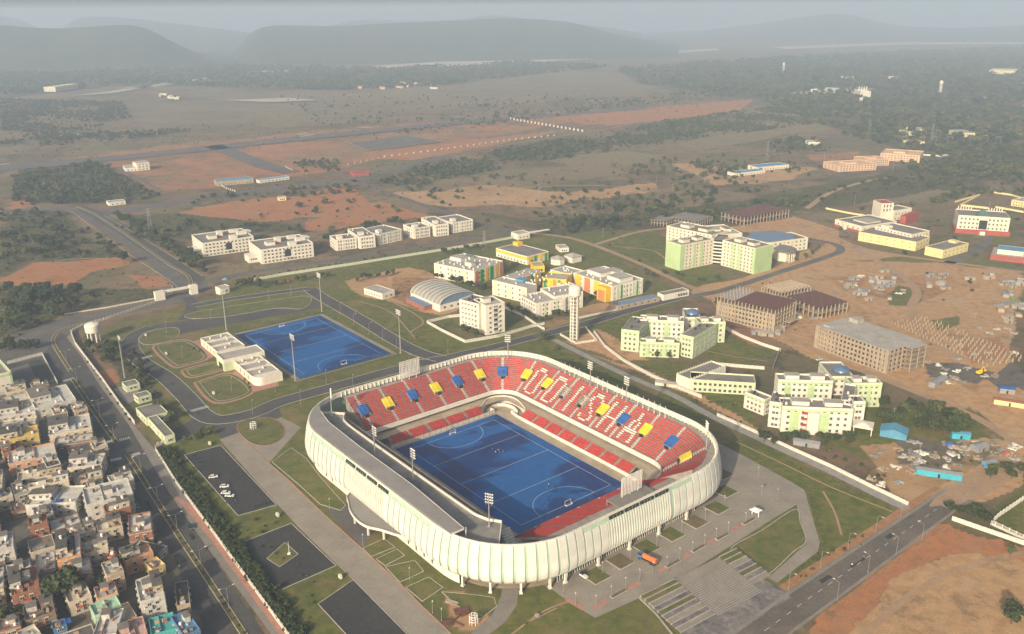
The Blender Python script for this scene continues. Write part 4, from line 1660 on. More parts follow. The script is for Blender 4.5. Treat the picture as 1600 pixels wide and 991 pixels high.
def win_mesh(w, h, style):
    k = (round(w, 2), round(h, 2), style)
    if k in WINS:
        return WINS[k]
    mb = MB()
    f = .09
    if style == 'open':          # bare opening in unfinished masonry
        mb.box(-w / 2, w / 2, -.03, .2, 0, h, 1)
        mb.box(-w / 2 - .1, w / 2 + .1, -.14, .0, -.12, 0, 0, True)
    else:
        for a, b in ((-w / 2 - f, -w / 2), (w / 2, w / 2 + f)):
            mb.box(a, b, -.09, 0, -f, h + f)
        mb.box(-w / 2, w / 2, -.09, 0, h, h + f, 0, True)
        mb.box(-w / 2, w / 2, -.12, 0, -f, 0, 0, True)
        mb.add([(-w / 2, -.03, 0), (w / 2, -.03, 0), (w / 2, -.03, h), (-w / 2, -.03, h)], [(0, 1, 2, 3)], 1)
        if w > 1.0:
            mb.box(-.04, .04, -.07, 0, 0, h)
        if style == 'shade':
            mb.add([(-w / 2 - .25, -.6, h + .18), (w / 2 + .25, -.6, h + .18), (w / 2 + .25, 0, h + .18), (-w / 2 - .25, 0, h + .18),
                    (-w / 2 - .25, -.6, h + .30), (w / 2 + .25, -.6, h + .30), (w / 2 + .25, 0, h + .34), (-w / 2 - .25, 0, h + .34)],
                   [(3, 2, 1, 0), (4, 5, 6, 7), (0, 1, 5, 4), (1, 2, 6, 5), (3, 0, 4, 7)], 2)
    WINS[k] = mb.mesh('window', [M_wframe if style != 'open' else M_raw, M_glass if style != 'open' else M_dark, M_shade])
    return WINS[k]


class Bld:
    """a building: frame from three roof corners in the photo at height h"""
    def __init__(s, name, label, cat, A, B, C, h, group=None, root=None):
        a, b, c = at(*A, h), at(*B, h), at(*C, h)
        if (b[0] - a[0]) * (c[1] - a[1]) - (b[1] - a[1]) * (c[0] - a[0]) < 0:
            a, b = b, a
            c = (c[0] + a[0] - b[0], c[1] + a[1] - b[1])
        s.w = math.dist(a, b)
        s.ang = atan2(b[1] - a[1], b[0] - a[0])
        s.d = max(2.5, abs(-(c[0] - a[0]) * sin(s.ang) + (c[1] - a[1]) * cos(s.ang)))
        s.h = h
        s.o = a
        s.root = root.root if root else thing(name, label, cat, (a[0], a[1], 0), s.ang, group)
        s.base = root
        if root:       # position of this block in the root's frame
            r = root
            dx, dy = a[0] - r.o[0], a[1] - r.o[1]
            s.lx = dx * cos(r.ang) + dy * sin(r.ang)
            s.ly = -dx * sin(r.ang) + dy * cos(r.ang)
            s.la = s.ang - r.ang
        else:
            s.lx = s.ly = s.la = 0.0

    def put(s, name, me, x=0, y=0, z=0, rz=0, parent=None):
        ca, sa = cos(s.la), sin(s.la)
        return obj(name, me, parent or s.root, (s.lx + x * ca - y * sa, s.ly + x * sa + y * ca, z), s.la + rz)

    def shell(s, m, roof=None, par=.9, t=.25, z0=0.0, top=None, x0=0, y0=0, w=None, d=None, h=None, name='wall', band=None):
        """outer walls with parapet, roof slab let in below it"""
        w, d, h = w or s.w, d or s.d, h or s.h
        mb = MB()
        mb.add([(0, 0, z0), (w, 0, z0), (w, d, z0), (0, d, z0), (0, 0, h), (w, 0, h), (w, d, h), (0, d, h)], [(0, 1, 5, 4), (1, 2, 6, 5), (2, 3, 7, 6), (3, 0, 4, 7)])
        i = [(t, t), (w - t, t), (w - t, d - t), (t, d - t)]
        mb.add([(0, 0, h), (w, 0, h), (w, d, h), (0, d, h)] + [(x, y, h) for x, y in i] + [(x, y, h - par) for x, y in i],
               [(0, 1, 5, 4), (1, 2, 6, 5), (2, 3, 7, 6), (3, 0, 4, 7), (4, 5, 9, 8), (5, 6, 10, 9), (6, 7, 11, 10), (7, 4, 8, 11)])
        s.put(name, mb.mesh(name, m), x0, y0)
        rb = MB()
        rb.add([(x, y, h - par + .01) for x, y in i], [(0, 1, 2, 3)])
        s.put('roof', rb.mesh('roof', roof or M_roof), x0, y0)
        if band:
            bm_, zz0, zz1 = band
            b = MB()
            e = .06
            b.box(-e, w + e, -e, d + e, zz0, zz1, 0, True)
            b.f = [f for f in b.f if True]
            s.put('band', b.mesh('band', bm_), x0, y0) if zz1 < h - .05 else None

    def faces_cam(s, nx, ny, x, y):
        """does the face with local normal look towards the camera side of the scene"""
        ca, sa = cos(s.ang), sin(s.ang)
        wx, wy = nx * ca - ny * sa, nx * sa + ny * ca
        px, py = s.o[0] + x * ca - y * sa, s.o[1] + x * sa + y * ca
        l = math.hypot(px, py)
        return (-px * wx - py * wy) / l > -.12

    def windows(s, face, floors, cols, ww=1.2, wh=1.3, style='shade', z0=0.0, fh=None, m0=1.5, m1=1.5, skip=None, x0=0, y0=0, w=None, d=None, sill=1.0):
        w, d = w or s.w, d or s.d
        fh = fh or (s.h - .9 - z0) / floors
        nx, ny, L_, rz = {'f': (0, -1, w, 0), 'r': (1, 0, d, pi / 2), 'b': (0, 1, w, pi), 'l': (-1, 0, d, -pi / 2)}[face]
        if not s.faces_cam(nx, ny, x0 + w / 2, y0 + d / 2):
            return
        me = win_mesh(ww, wh, style)
        for k in range(cols):
            u = m0 + (L_ - m0 - m1) * ((k + .5) / cols)
            if face == 'f':
                x, y = x0 + u, y0
            elif face == 'r':
                x, y = x0 + w, y0 + u
            elif face == 'b':
                x, y = x0 + w - u, y0 + d
            else:
                x, y = x0, y0 + d - u
            for q in range(floors):
                if skip and skip(k, q):
                    continue
                s.put('window', me, x, y, z0 + q * fh + sill, rz)

    def box(s, name, x0, x1, y0, y1, z0, z1, m, parent=None, bottom=True):
        mb = MB()
        mb.box(0, x1 - x0, 0, y1 - y0, z0, z1, 0, bottom)
        return s.put(name, mb.mesh(name, m), x0, y0, 0, 0, parent)

    def headroom(s, x, y, w, d, h, m, roof=None):
        mb = MB()
        z = s.h - .9
        mb.box(0, w, 0, d, z, z + h)
        mb.box(-.2, w + .2, -.2, d + .2, z + h, z + h + .2, 1, True)
        s.put('stair_room', mb.mesh('stair_room', [m, roof or m]), x, y)

    def tank(s, x, y, m=None, r=.65, h=1.3, z=None):
        mb = MB()
        zz = s.h - .85 if z is None else z
        mb.box(-r * .8, r * .8, -r * .8, r * .8, 0, .35)
        mb.lathe([(r, .35), (r, .35 + h * .8), (r * .8, .35 + h), (.25, .42 + h), (0, .45 + h)], 10)
        s.put('water_tank', mb.mesh('water_tank', m or M_tankw), x, y, zz)

    def balcony(s, x, w, z, out, m, rail=None):
        mb = MB()
        mb.box(0, w, -out, 0, z - .15, z, 0, True)
        mb.box(0, w, -out, -out + .1, z, z + .95, 1)
        mb.box(0, .1, -out, 0, z, z + .95, 1)
        mb.box(w - .1, w, -out, 0, z, z + .95, 1)
        s.put('balcony', mb.mesh('balcony', [m, rail or m]), x, 0)

    def clutter(s, n, seed, mats, z=None):
        r = random.Random(seed)
        for i in range(n):
            w, d, h = r.uniform(.5, 2.0), r.uniform(.5, 2.0), r.uniform(.3, 1.2)
            x, y = r.uniform(.6, max(.8, s.w - 2.5)), r.uniform(.6, max(.8, s.d - 2.5))
            s.box('roof_box', x, x + w, y, y + d, s.h - .9 if z is None else z, (s.h - .9 if z is None else z) + h, r.choice(mats))


def small_roof_units(b, n, seed, m=None):
    """rooftop water tanks set out in pairs"""
    r = random.Random(seed)
    for i in range(n):
        b.tank(r.uniform(1.5, b.w - 1.5), r.uniform(1.5, b.d - 1.5), m or M_tankw, .6, 1.1)


# ---------- white hostels beyond the service road
for k, (A, B, C, lab) in enumerate((((316, 380), (396, 369), (296.5, 367), 'white four storey hostel with brown roof court, nearest the dual carriageway'),
                                    ((407.5, 390.5), (489, 379), (383.5, 377), 'white four storey hostel with rounded end and low front wing'))):
    b = Bld('hostel', lab, 'hostel', A, B, C, 13.5, 'white hostels by the service road')
    b.shell(M_cream, M_roof)
    b.windows('f', 4, 13, 1.5, 1.3, 'shade', skip=lambda c, q: c in (6, 7) and q in (1, 2))
    b.windows('l', 4, 5, 1.3, 1.2)
    b.windows('r', 4, 5, 1.3, 1.2)
    b.box('entrance_glazing', b.w * .44, b.w * .56, -.15, 0, 4, 10.5, M_glass)
    b.box('canopy', b.w * .43, b.w * .57, -2.4, 0, 3.3, 3.6, M_cream)
    b.headroom(b.w * .20, b.d * .35, b.w * .16, b.d * .2, 3.0, M_cream, M_roofl)
    b.headroom(b.w * .42, b.d * .55, 5, 6, 4.0, M_cream)
    b.headroom(b.w * .55, b.d * .05, 7, 5, 3.2, M_cream)
    b.headroom(b.w * .78, b.d * .4, 9, 5, 2.6, M_cream)
    b.headroom(b.w * .70, b.d * .7, 8, 5, 2.6, M_cream)
    b.box('roof_court', b.w * .36, b.w * .48, b.d * .3, b.d * .62, 12.62, 12.8, M_brick)
    b.box('side_wing', -9, 0, b.d * .25, b.d * .62, 0, 6.0, M_cream)
    b.windows('f', 1, 3, 1.4, 1.2, 'shade', x0=-9, y0=b.d * .25, w=9, d=6, fh=5, sill=2.6)
    # rounded stair end
    mb = MB()
    mb.prism([(0, 0)] + [(5.5 * cos(a), b.d * .22 + b.d * .22 * sin(a)) for a in np.linspace(-pi / 2, pi / 2, 10)] + [(0, b.d * .44)], 0, 13.2)
    b.put('rounded_end', mb.mesh('rounded_end', M_cream), b.w, b.d * .45)
for k, (grp, lab) in enumerate(((([(524, 375), (557, 371), (507, 369)], [(561, 370), (586, 367), (539, 358)], [(591, 366), (628, 358), (571.5, 356.5)]), 'white stepped three part hostel at the middle of the service road'),
                                (([(646, 357), (672, 353), (627, 351)], [(679, 351.5), (701, 349), (655, 340)], [(706, 348), (739, 343), (684, 339)]), 'white stepped three part hostel at the far right of the service road'))):
    root = None
    for j, (A, B, C) in enumerate(grp):
        b = Bld('hostel', lab, 'hostel', A, B, C, (10.8, 12.2, 11.2)[j], 'stepped hostels by the service road', root)
        root = root or b
        b.shell(M_cream, M_roof)
        b.windows('f', 3, (7, 5, 7)[j], 1.1, 1.7, 'shade')
        b.windows('l', 3, 4, 1.0, 1.5)
        b.windows('r', 3, 4, 1.0, 1.5)
        for q in range(4 if j != 1 else 2):
            b.box('pilaster', b.w * (.08 + q * .28), b.w * (.08 + q * .28) + .7, -.35, 0, 0, 10, M_cream)
        b.headroom(b.w * .15, b.d * .2, 5, 5, 2.4, M_cream)
        small_roof_units(b, 2, j)
    root.box('porch', root.w * 1.15, root.w * 1.15 + 6, -5, 0, 3.2, 3.6, M_cream)

# ---------- vaulted sports hall, its annex, the white shed, the tall flats
P1, P2, P3 = (641.5, 457.5), (687, 477), (737, 462)
C3 = (P1[0] + P3[0] - P2[0], P1[1] + P3[1] - P2[1])
b = Bld('sports_hall', 'sports hall with ribbed grey barrel vault roof', 'hall', P1, P2, C3, 5.5)
b.shell(M_cream, M_roof, par=.1)
mb = MB()
n = 14
arcp = [(b.d * .5 - b.d * .5 * cos(pi * i / n), 5.3 + 6.8 * sin(pi * i / n) ** .9) for i in range(n + 1)]
mb.loft([[(-.8, y, z) for y, z in arcp], [(b.w + .8, y, z) for y, z in arcp]])
b.put('vault_roof', mb.mesh('vault_roof', mat('vault_sheet', (.36, .345, .30), .5, var=.1, scale=.2, metal=.2), True))
rb = MB()
rings = [[(-.2, y, z + .02), (.2, y, z + .02), (.2, y, z + .28), (-.2, y, z + .28)] for y, z in arcp]
rb.loft(rings, closed=True)
rme = rb.mesh('vault_rib', M_frame)
for i in range(9):
    b.put('vault_rib', rme, b.w * i / 8, 0)
for xx, nm in ((b.w - .05, 'gable'), (.05, 'gable')):
    g = MB()
    g.add([(0, y, z) for y, z in arcp] + [(0, b.d / 2, 5.3)], [(i, i + 1, n + 1) for i in range(n)])
    b.put(nm, g.mesh(nm, M_blue2), xx, 0)
b.windows('r', 1, 5, 2.0, 1.6, 'plain', fh=5, sill=2)
b.box('side_annex', 4, b.w * .75, -7, -.05, 0, 3.4, M_brick)
b.box('annex_roof', 3.6, b.w * .75 + .4, -7.4, -.05, 3.4, 3.65, M_blue2)
b = Bld('shed', 'small white flat roofed shed on the school building ground', 'shed', (568.6, 450), (597, 459), (588, 444.6), 5)
b.shell(M_cream, M_roofl, par=.35)
b.windows('f', 1, 6, 1.0, 1.1, 'shade', sill=1.4)
b.windows('r', 1, 2, 1.6, 1.2, 'shade', sill=1.3)
b = Bld('apartment_block', 'tall cream six storey staff flats behind a white wall', 'flats', (759, 477.5), (788.5, 472), (745, 466), 22)
b.shell(M_cream, M_roofl)
b.windows('f', 6, 3, 1.5, 1.3)
for q in range(6):
    b.balcony(b.w * .40, b.w * .24, 1.2 + q * 3.5, 1.0, M_cream, M_wframe)
b.box('stair_slot', b.w * .42, b.w * .62, -.06, .1, 1.5, 20.5, M_dark)
b.headroom(2, b.d * .4, 6, 5, 3, M_cream, M_roofl)
b.tank(b.w * .7, b.d * .6, M_tankb)
b2 = Bld('', '', '', (717.5, 467.5), (748, 475), (735, 458), 22, root=b)
b2.shell(M_cream, M_roof)
b2.windows('f', 6, 5, 1.4, 1.4, 'shade')
b2.windows('l', 6, 3, 1.2, 1.2)
for q in range(6):
    b2.balcony(b2.w * .15, b2.w * .7, 1.2 + q * 3.5, 1.0, M_cream, M_wframe)
small_roof_units(b2, 5, 3, M_tankb)

# ---------- the colourful school
PALET = [M_byel, M_bgreen, M_orange, M_byel, M_pgreen, M_bgreen]


def stripes(b, face, n, mats, z1=None, frac=.5, out=.22, off=0):
    """coloured upright wall panels"""
    L_ = b.w if face in 'fb' else b.d
    pw = L_ / n * frac
    z1 = z1 or b.h - .9
    for i in range(n):
        m = mats[(i + off) % len(mats)]
        u = L_ * (i + .5) / n - pw / 2
        if face == 'f':
            b.box('colour_panel', u, u + pw, -out, 0, .3, z1, m)
        elif face == 'r':
            b.box('colour_panel', b.w, b.w + out, u, u + pw, .3, z1, m)
        elif face == 'l':
            b.box('colour_panel', -out, 0, u, u + pw, .3, z1, m)


s1 = Bld('school_block', 'school hostel block with orange, green and yellow panelled side', 'school', (678, 411), (741, 424), (737, 398), 12.5)
s1.shell(M_cream, M_roofl)
s1.windows('f', 3, 10, 1.2, 1.5, 'plain')
stripes(s1, 'f', 6, [M_pgreen, M_cream], frac=.3)
stripes(s1, 'r', 6, [M_orange, M_bgreen, M_byel, M_bgreen, M_byel, M_orange], frac=.62)
s1.windows('r', 3, 6, 1.6, 1.4, 'plain', m0=4, m1=0)
s1.headroom(3, s1.d * .45, 12, 9, 3.0, M_cream, M_roofl)
s1.headroom(s1.w * .55, s1.d * .3, 7, 6, 3.0, M_cream, M_roofl)
s1.headroom(s1.w * .2, s1.d * .7, 8, 6, 2.6, M_pgreen, M_blue2)
small_roof_units(s1, 34, 5)
s2 = Bld('school_block', 'school block around a courtyard with yellow and green inner walls', 'school', (769, 437.5), (823, 450), (837, 421), 12.5)
s2.shell(M_cream, M_roofl, d=13)
s2.windows('f', 3, 9, 1.2, 1.5, 'plain')
stripes(s2, 'f', 5, [M_pgreen, M_cream], frac=.3)
s2.windows('l', 3, 2, 1.2, 1.5, 'plain', d=13)
s2.box('back_wing', 0, 14, 13, s2.d, 0, 12.2, M_cream)
s2.box('back_wing_roof', .3, 13.7, 13, s2.d - .3, 12.2, 12.3, M_roofl)
s2.box('blue_roof', 16, 24, 9.5, 15, 12.4, 14.2, M_bluer)
for i, m in enumerate([M_byel, M_bgreen, M_orange, M_bgreen, M_byel]):
    s2.box('colour_panel', 14.05, 14.5, 14 + i * (s2.d - 16) / 5, 14 + (i + .7) * (s2.d - 16) / 5, .3, 11.8, m)
small_roof_units(s2, 26, 6)
s2b = Bld('', '', '', (813, 461), (838, 474), (856, 452), 11, root=s2)
s2b.shell(M_cream, M_roofl)
s2b.windows('f', 3, 6, 1.2, 1.5, 'plain')
s2b.windows('r', 3, 7, 1.2, 1.5, 'plain')
stripes(s2b, 'r', 5, [M_cream, M_pgreen], frac=.35)
small_roof_units(s2b, 8, 7)
s2c = Bld('', '', '', (866, 463), (911, 456), (852, 449), 12.5, root=s2)
s2c.shell(M_cream, M_roofl)
s2c.windows('f', 3, 8, 1.2, 1.5, 'plain')
stripes(s2c, 'f', 6, [M_cream, M_pgreen], frac=.35)
s2c.windows('r', 3, 3, 1.2, 1.5, 'plain')
small_roof_units(s2c, 8, 8)
s2d = Bld('', '', '', (848, 434), (885, 437), (852, 424), 12.5, root=s2)
s2d.shell(M_byel, M_roofl)
stripes(s2d, 'f', 5, [M_bgreen, M_byel, M_orange], frac=.6)
s2d.windows('f', 3, 5, 1.6, 1.4, 'plain')
s3 = Bld('school_block', 'long school hostel with yellow porch at its near corner', 'school', (896, 426), (956, 447), (940, 414), 12.5)
s3.shell(M_cream, M_roofl)
s3.windows('f', 3, 8, 1.3, 1.5, 'plain')
stripes(s3, 'f', 4, [M_byel, M_orange, M_byel], frac=.6, z1=12.0)
s3.windows('r', 3, 9, 1.2, 1.5, 'plain')
stripes(s3, 'r', 8, [M_cream, M_pgreen, M_bgreen, M_cream], frac=.4)
s3.box('porch', s3.w - 11, s3.w - .5, -5.5, -.3, 0, 11.4, M_byel)
s3.box('porch_recess', s3.w - 9.5, s3.w - 2, -5.6, -5.4, .2, 8.8, M_orange)
s3.headroom(6, s3.d * .3, 16, 12, 3.2, M_cream, M_roofl)
s3.headroom(s3.w * .6, s3.d * .35, 15, 14, 3.2, M_cream, M_roofl)
s3.headroom(s3.w * .3, s3.d * .65, 12, 9, 3.2, M_cream, M_roofl)
small_roof_units(s3, 24, 9)
s4 = Bld('school_block', 'low grey roofed school block with bright yellow upper band', 'school', (775, 387.5), (824, 401), (810.5, 380.5), 8)
s4.shell(M_cream, M_roof, par=.5)
s4.box('yellow_band', -.1, s4.w + .1, -.14, s4.d + .1, 4.6, 7.0, M_byel)
s4.windows('f', 2, 9, 1.5, 1.3, 'plain')
stripes(s4, 'r', 4, [M_byel, M_bgreen], frac=.5, out=.3)
s4.headroom(2, s4.d - 7, 7, 6, 3.6, M_byel)
for A, B, C, h, m, lab in (((860, 421), (893, 430), (884, 415), 9, M_cream, 'cream classroom block with green and yellow panels between courtyard block and long hostel'), ((884, 447), (898, 444), (880, 440), 10, M_cream, 'narrow cream stair block beside the panelled classroom block')):
    b = Bld('school_block', lab, 'school', A, B, C, h)
    b.shell(m, M_roofl)
    b.windows('f', 3, 5, 1.4, 1.4, 'plain')
    b.windows('l', 3, 3, 1.4, 1.4, 'plain')
    stripes(b, 'f', 4, [M_bgreen, M_byel], frac=.3)
    small_roof_units(b, 6, 61)
for (px, py, r, lab) in ((871.5, 412, 6.5, 'octagonal school pavilion with grey roof'), (895, 408, 8, 'square school pavilion with grey hipped roof')):
    x, y = at(px, py)
    t = thing('pavilion', lab, 'pavilion', (x, y, 0), STA, 'school pavilions')
    n = 8 if r < 7 else 4
    mb = MB()
    q = [(r * cos(2 * pi * (i + .5) / n), r * sin(2 * pi * (i + .5) / n)) for i in range(n)]
    mb.prism(q, 0, 5.2)
    mb.build('wall', M_cream, t)
    mb = MB()
    e = [(px_ * 1.12, py_ * 1.12, 5.2) for px_, py_ in q]
    mb.add(e + [(0, 0, 7.8)], [(i, (i + 1) % n, n) for i in range(n)])
    mb.add(e, [tuple(range(n))[::-1]])
    mb.build('roof', M_roofl, t)
b = Bld('school_porch', 'small yellow school entrance block between the larger blocks', 'school', (834, 416), (851, 415), (830, 409), 6)
b.shell(M_byel, M_roofl, par=.4)
b.windows('f', 1, 3, 1.6, 2.0, 'plain', sill=1)
b = Bld('kiosk', 'small white hut on the lawn above the school', 'hut', (875, 388), (889, 387), (872, 382), 4)
b.shell(M_cream, M_roofl, par=.3)
b.windows('f', 1, 3, 1.0, 1.1)
b = Bld('long_shed', 'long low shed with grey sheet roof by the road', 'shed', (965, 478), (1031, 464), (968, 470.5), 3.8)
b.shell(M_raw, M_blue2, par=.05)
b.windows('f', 1, 6, 1.4, 1.2, 'open', sill=1.3)
b = Bld('substation_house', 'white flat roofed service building at the end of the long shed', 'building', (1037, 461), (1077, 453), (1030, 456.5), 4.8)
b.shell(M_cream, M_roof, par=.4)
b.windows('f', 1, 4, 2.0, 2.2, 'plain', sill=1, m0=b.w * .55)

# ---------- pale green hostels
def green_hostel(lab, parts, front_i, grp):
    root = None
    for j, (A, B, C, h, fl, cf, cs, kind) in enumerate(parts):
        b = Bld('hostel', lab, 'hostel', A, B, C, h, grp, root)
        root = root or b
        b.shell(M_pgreen if kind == 'g' else M_cream, M_roof, par=1.0)
        b.box('top_band', -.08, b.w + .08, -.1, b.d + .08, h - 2.6, h - 1.4, M_lgreen)
        b.windows('f', fl, cf, 1.3, 1.4, 'shade')
        b.windows('l', fl, cs, 1.2, 1.3, 'shade')
        b.windows('r', fl, cs, 1.2, 1.3, 'shade')
        if cf > 4:
            for q in (.12, .55):
                b.box('green_panel', b.w * q, b.w * q + b.w * .13, -.1, 0, .3, h - 3, M_lgreen)
            b.headroom(b.w * .15, b.d * .3, b.w * .25, min(5, b.d * .5), 2.2, M_cream, M_roofl)
            b.headroom(b.w * .62, b.d * .3, b.w * .25, min(5, b.d * .5), 2.2, M_cream, M_roofl)
        small_roof_units(b, 3, j + 40, M_tankb if j % 2 else M_tankw)
    return root


def dome(root, px, py, z, r):
    x, y = at(px, py, z)
    mb = MB()
    mb.lathe([(r * cos(a), r * .55 * sin(a)) for a in np.linspace(0, pi / 2 - .02, 7)], 18)
    o = mb.mesh('blue_dome', mat('blue_glass_dome', (.10, .17, .28), .25, var=.1, scale=.5, spec=.6), True)
    dx, dy = x - root.o[0], y - root.o[1]
    obj('blue_dome', o, root.root, (dx * cos(root.ang) + dy * sin(root.ang), -dx * sin(root.ang) + dy * cos(root.ang), z))


g1 = green_hostel('pale green four storey hostel around a court with blue dome, beside the water tower',
                  [((1000.5, 499), (1069, 502), (999.5, 491.5), 15, 4, 8, 3, 'c'), ((971, 514), (999, 517.5), (977, 492.5), 15, 4, 3, 5, 'g'), ((1000.5, 534), (1062, 536), (1000.5, 528), 10.5, 3, 8, 2, 'g'),
                   ((1063, 522), (1084, 527), (1072, 494.5), 15, 4, 3, 5, 'g'), ((1092, 503.6), (1134, 502.6), (1094, 495.5), 15, 4, 5, 3, 'g'), ((1071, 495.5), (1095, 496), (1069, 481.4), 12, 3, 2, 2, 'c')], 2, 'pale green hostels')
dome(g1, 1082, 489, 12.0, 5)
g2 = green_hostel('cream and green four storey hostel nearest the stadium wall, with blue dome and porch',
                  [((1223, 634.5), (1333.6, 639), (1233.5, 621), 15, 4, 9, 3, 'c'), ((1203, 627), (1223, 630), (1206, 611), 15, 4, 2, 3, 'c'), ((1216.6, 593), (1302, 595), (1216.6, 583), 15, 4, 9, 2, 'c'),
                   ((1195, 624), (1207, 619), (1194, 599.6), 10, 3, 2, 4, 'c'), ((1313, 629), (1332, 632), (1303, 596), 15, 4, 2, 6, 'c'), ((1334, 627), (1353, 627), (1331, 617), 15, 4, 2, 3, 'c'),
                   ((1330, 598.5), (1379, 598), (1330, 588), 15, 4, 5, 3, 'g'), ((1299, 588), (1335, 588), (1291, 565), 12, 3, 3, 3, 'c')], 0, 'pale green hostels')
dome(g2, 1314.5, 579, 12.0, 5)
g2.box('entrance_porch', g2.w * .36, g2.w * .52, -2.5, 0, 0, 12.6, M_cream)
for q in range(4):
    g2.box('balcony_slab', g2.w * .28, g2.w * .36, -1.5, 0, 1.0 + q * 3.4, 1.9 + q * 3.4, M_redp)
b = Bld('link_block', 'two storey pale green link building with long row of square windows', 'hostel', (1079, 592.4), (1181, 598.5), (1081, 580), 8)
b.shell(M_pgreen, M_roof)
b.windows('f', 2, 12, 1.5, 1.5, 'plain')
b2 = Bld('', '', '', (1057, 583.7), (1079, 592.4), (1062, 545), 8, root=b)
b2.shell(M_cream, M_roof)
b2.windows('l', 2, 6, 1.3, 1.3, 'plain')
mb = MB()
mb.box(-.25, .25, -.3, .3, 7.95, 8.5)
me = mb.mesh('parapet_block', M_cream)
for i in range(14):
    b2.put('parapet_block', me, .15, b2.d * (i + .5) / 14)
    b2.put('parapet_block', me, b2.w - .15, b2.d * (i + .5) / 14)
x, y = at(1348, 674)
t = thing('canopy', 'white square porch canopy on four legs beside the hostel', 'canopy', (x, y, 0), STA + .45)
mb = MB()
mb.add([(-5, -5, 4.2), (5, -5, 4.2), (5, 5, 4.2), (-5, 5, 4.2), (-1.5, -1.5, 5.4), (1.5, -1.5, 5.4), (1.5, 1.5, 5.4), (-1.5, 1.5, 5.4), (-5, -5, 3.7), (5, -5, 3.7), (5, 5, 3.7), (-5, 5, 3.7)],
       [(0, 1, 5, 4), (1, 2, 6, 5), (2, 3, 7, 6), (3, 0, 4, 7), (4, 5, 6, 7), (8, 9, 1, 0), (9, 10, 2, 1), (10, 11, 3, 2), (11, 8, 0, 3), (11, 10, 9, 8)])
mb.build('roof', M_cream, t)
lg = MB()
lg.box(-.2, .2, -.2, .2, 0, 3.8)
lme = lg.mesh('leg', M_cream)
for sx in (-4.4, 4.4):
    for sy in (-4.4, 4.4):
        obj('leg', lme, t, (sx, sy, 0))

# ---------- big seven storey institute with blue roofed hall
ic = Bld('institute', 'cream and green seven storey institute with wings and blue roofed hall', 'institute', (1064, 383), (1116, 373), (1037, 377), 23)
ic.shell(M_cream2, M_roof)
ic.box('green_wing', -.12, ic.w * .12, -.12, ic.d + .1, 0, 22.2, M_lgreen)
ic.windows('f', 7, 9, 1.0, 1.5, 'plain')
ic.windows('l', 7, 4, 1.0, 1.4, 'plain')
for q in (.38, .60):
    ic.box('green_panel', ic.w * q, ic.w * q + 3, -.15, 0, .3, 22, M_lgreen)
i2 = Bld('', '', '', (1129, 375), (1181, 388), (1156, 369), 23, root=ic)
i2.shell(M_cream2, M_roof)
i2.windows('f', 7, 9, 1.0, 1.5, 'plain')
i2.box('green_wing', i2.w - 3, i2.w + .14, -.12, i2.d + .1, 0, 22.4, M_lgreen)
i2.windows('r', 7, 4, 1.0, 1.4, 'plain')
for q in (.30, .5):
    i2.box('green_panel', i2.w * q, i2.w * q + 3, -.15, 0, .3, 22, M_lgreen)
i3 = Bld('', '', '', (1114.5, 374.5), (1130, 376), (1120, 366), 22, root=ic)
i3.shell(M_glass, M_roof)
for q in range(7):
    i3.box('balcony_slab', -.3, i3.w + .3, -.9, 0, 1.5 + 3 * q, 2.5 + 3 * q, M_cream)
i4 = Bld('', '', '', (1042, 352.5), (1112, 367), (1062, 345), 22, root=ic)
i4.shell(M_cream2, M_roof)
i4.windows('f', 7, 11, 1.0, 1.5, 'plain')
i4.windows('l', 7, 3, 1.0, 1.4, 'plain')
i5 = Bld('', '', '', (1118, 367), (1160, 364), (1108, 352), 21, root=ic)
i5.shell(M_cream2, M_roofl)
for b in (ic, i2, i4, i5):
    b.headroom(b.w * .2, b.d * .3, b.w * .2, b.d * .35, 2.6, M_cream2, M_roofl)
    b.headroom(b.w * .6, b.d * .3, b.w * .2, b.d * .35, 2.6, M_cream2, M_roof)
i6 = Bld('', '', '', (1200.7, 379), (1263, 371), (1180, 369.5), 11.5, root=ic)
i6.shell(M_cream2, M_roof)
i6.windows('f', 3, 9, 1.6, 1.5, 'plain')
stripes(i6, 'f', 4, [M_pgreen], frac=.2)
i6.windows('r', 3, 3, 1.6, 1.5, 'plain')
mb = MB()
w_, d_ = i6.w, i6.d
mb.prism([(-4, 1), (w_ * .62, -.5), (w_ * .84, d_ * .45), (w_ * .70, d_ * 1.3), (w_ * .2, d_ * 1.5), (-8, d_ * .9)], 11.9, 12.6, 0, True)
i6.put('blue_roof', mb.mesh('blue_roof', M_blue2), 0, 0)
cxp, cyp = at(1213, 404)
dx, dy = cxp - ic.o[0], cyp - ic.o[1]
px_, py_ = dx * cos(ic.ang) + dy * sin(ic.ang), -dx * sin(ic.ang) + dy * cos(ic.ang)
mb = MB()
R_ = 17
pts = [(R_ * cos(a), R_ * sin(a)) for a in np.linspace(-1.75, .55, 16)]
mb.prism(pts + [(0, 4), (-6, -6)], 8.2, 9.2, 0, True)
mb.prism([(x * .72, y * .72) for x, y in pts] + [(0, 4), (-6, -6)], 0, 8.2, 1)
co = obj('round_portico', mb.mesh('round_portico', [M_roof, M_cream2]), ic.root, (px_, py_, 0))
cl = MB()
cl.box(-.4, .4, -.4, .4, 0, 8.2)
cme = cl.mesh('column', M_cream2)
for a in np.linspace(-1.7, .5, 13):
    obj('column', cme, co, (16.2 * cos(a), 16.2 * sin(a), 0), a)


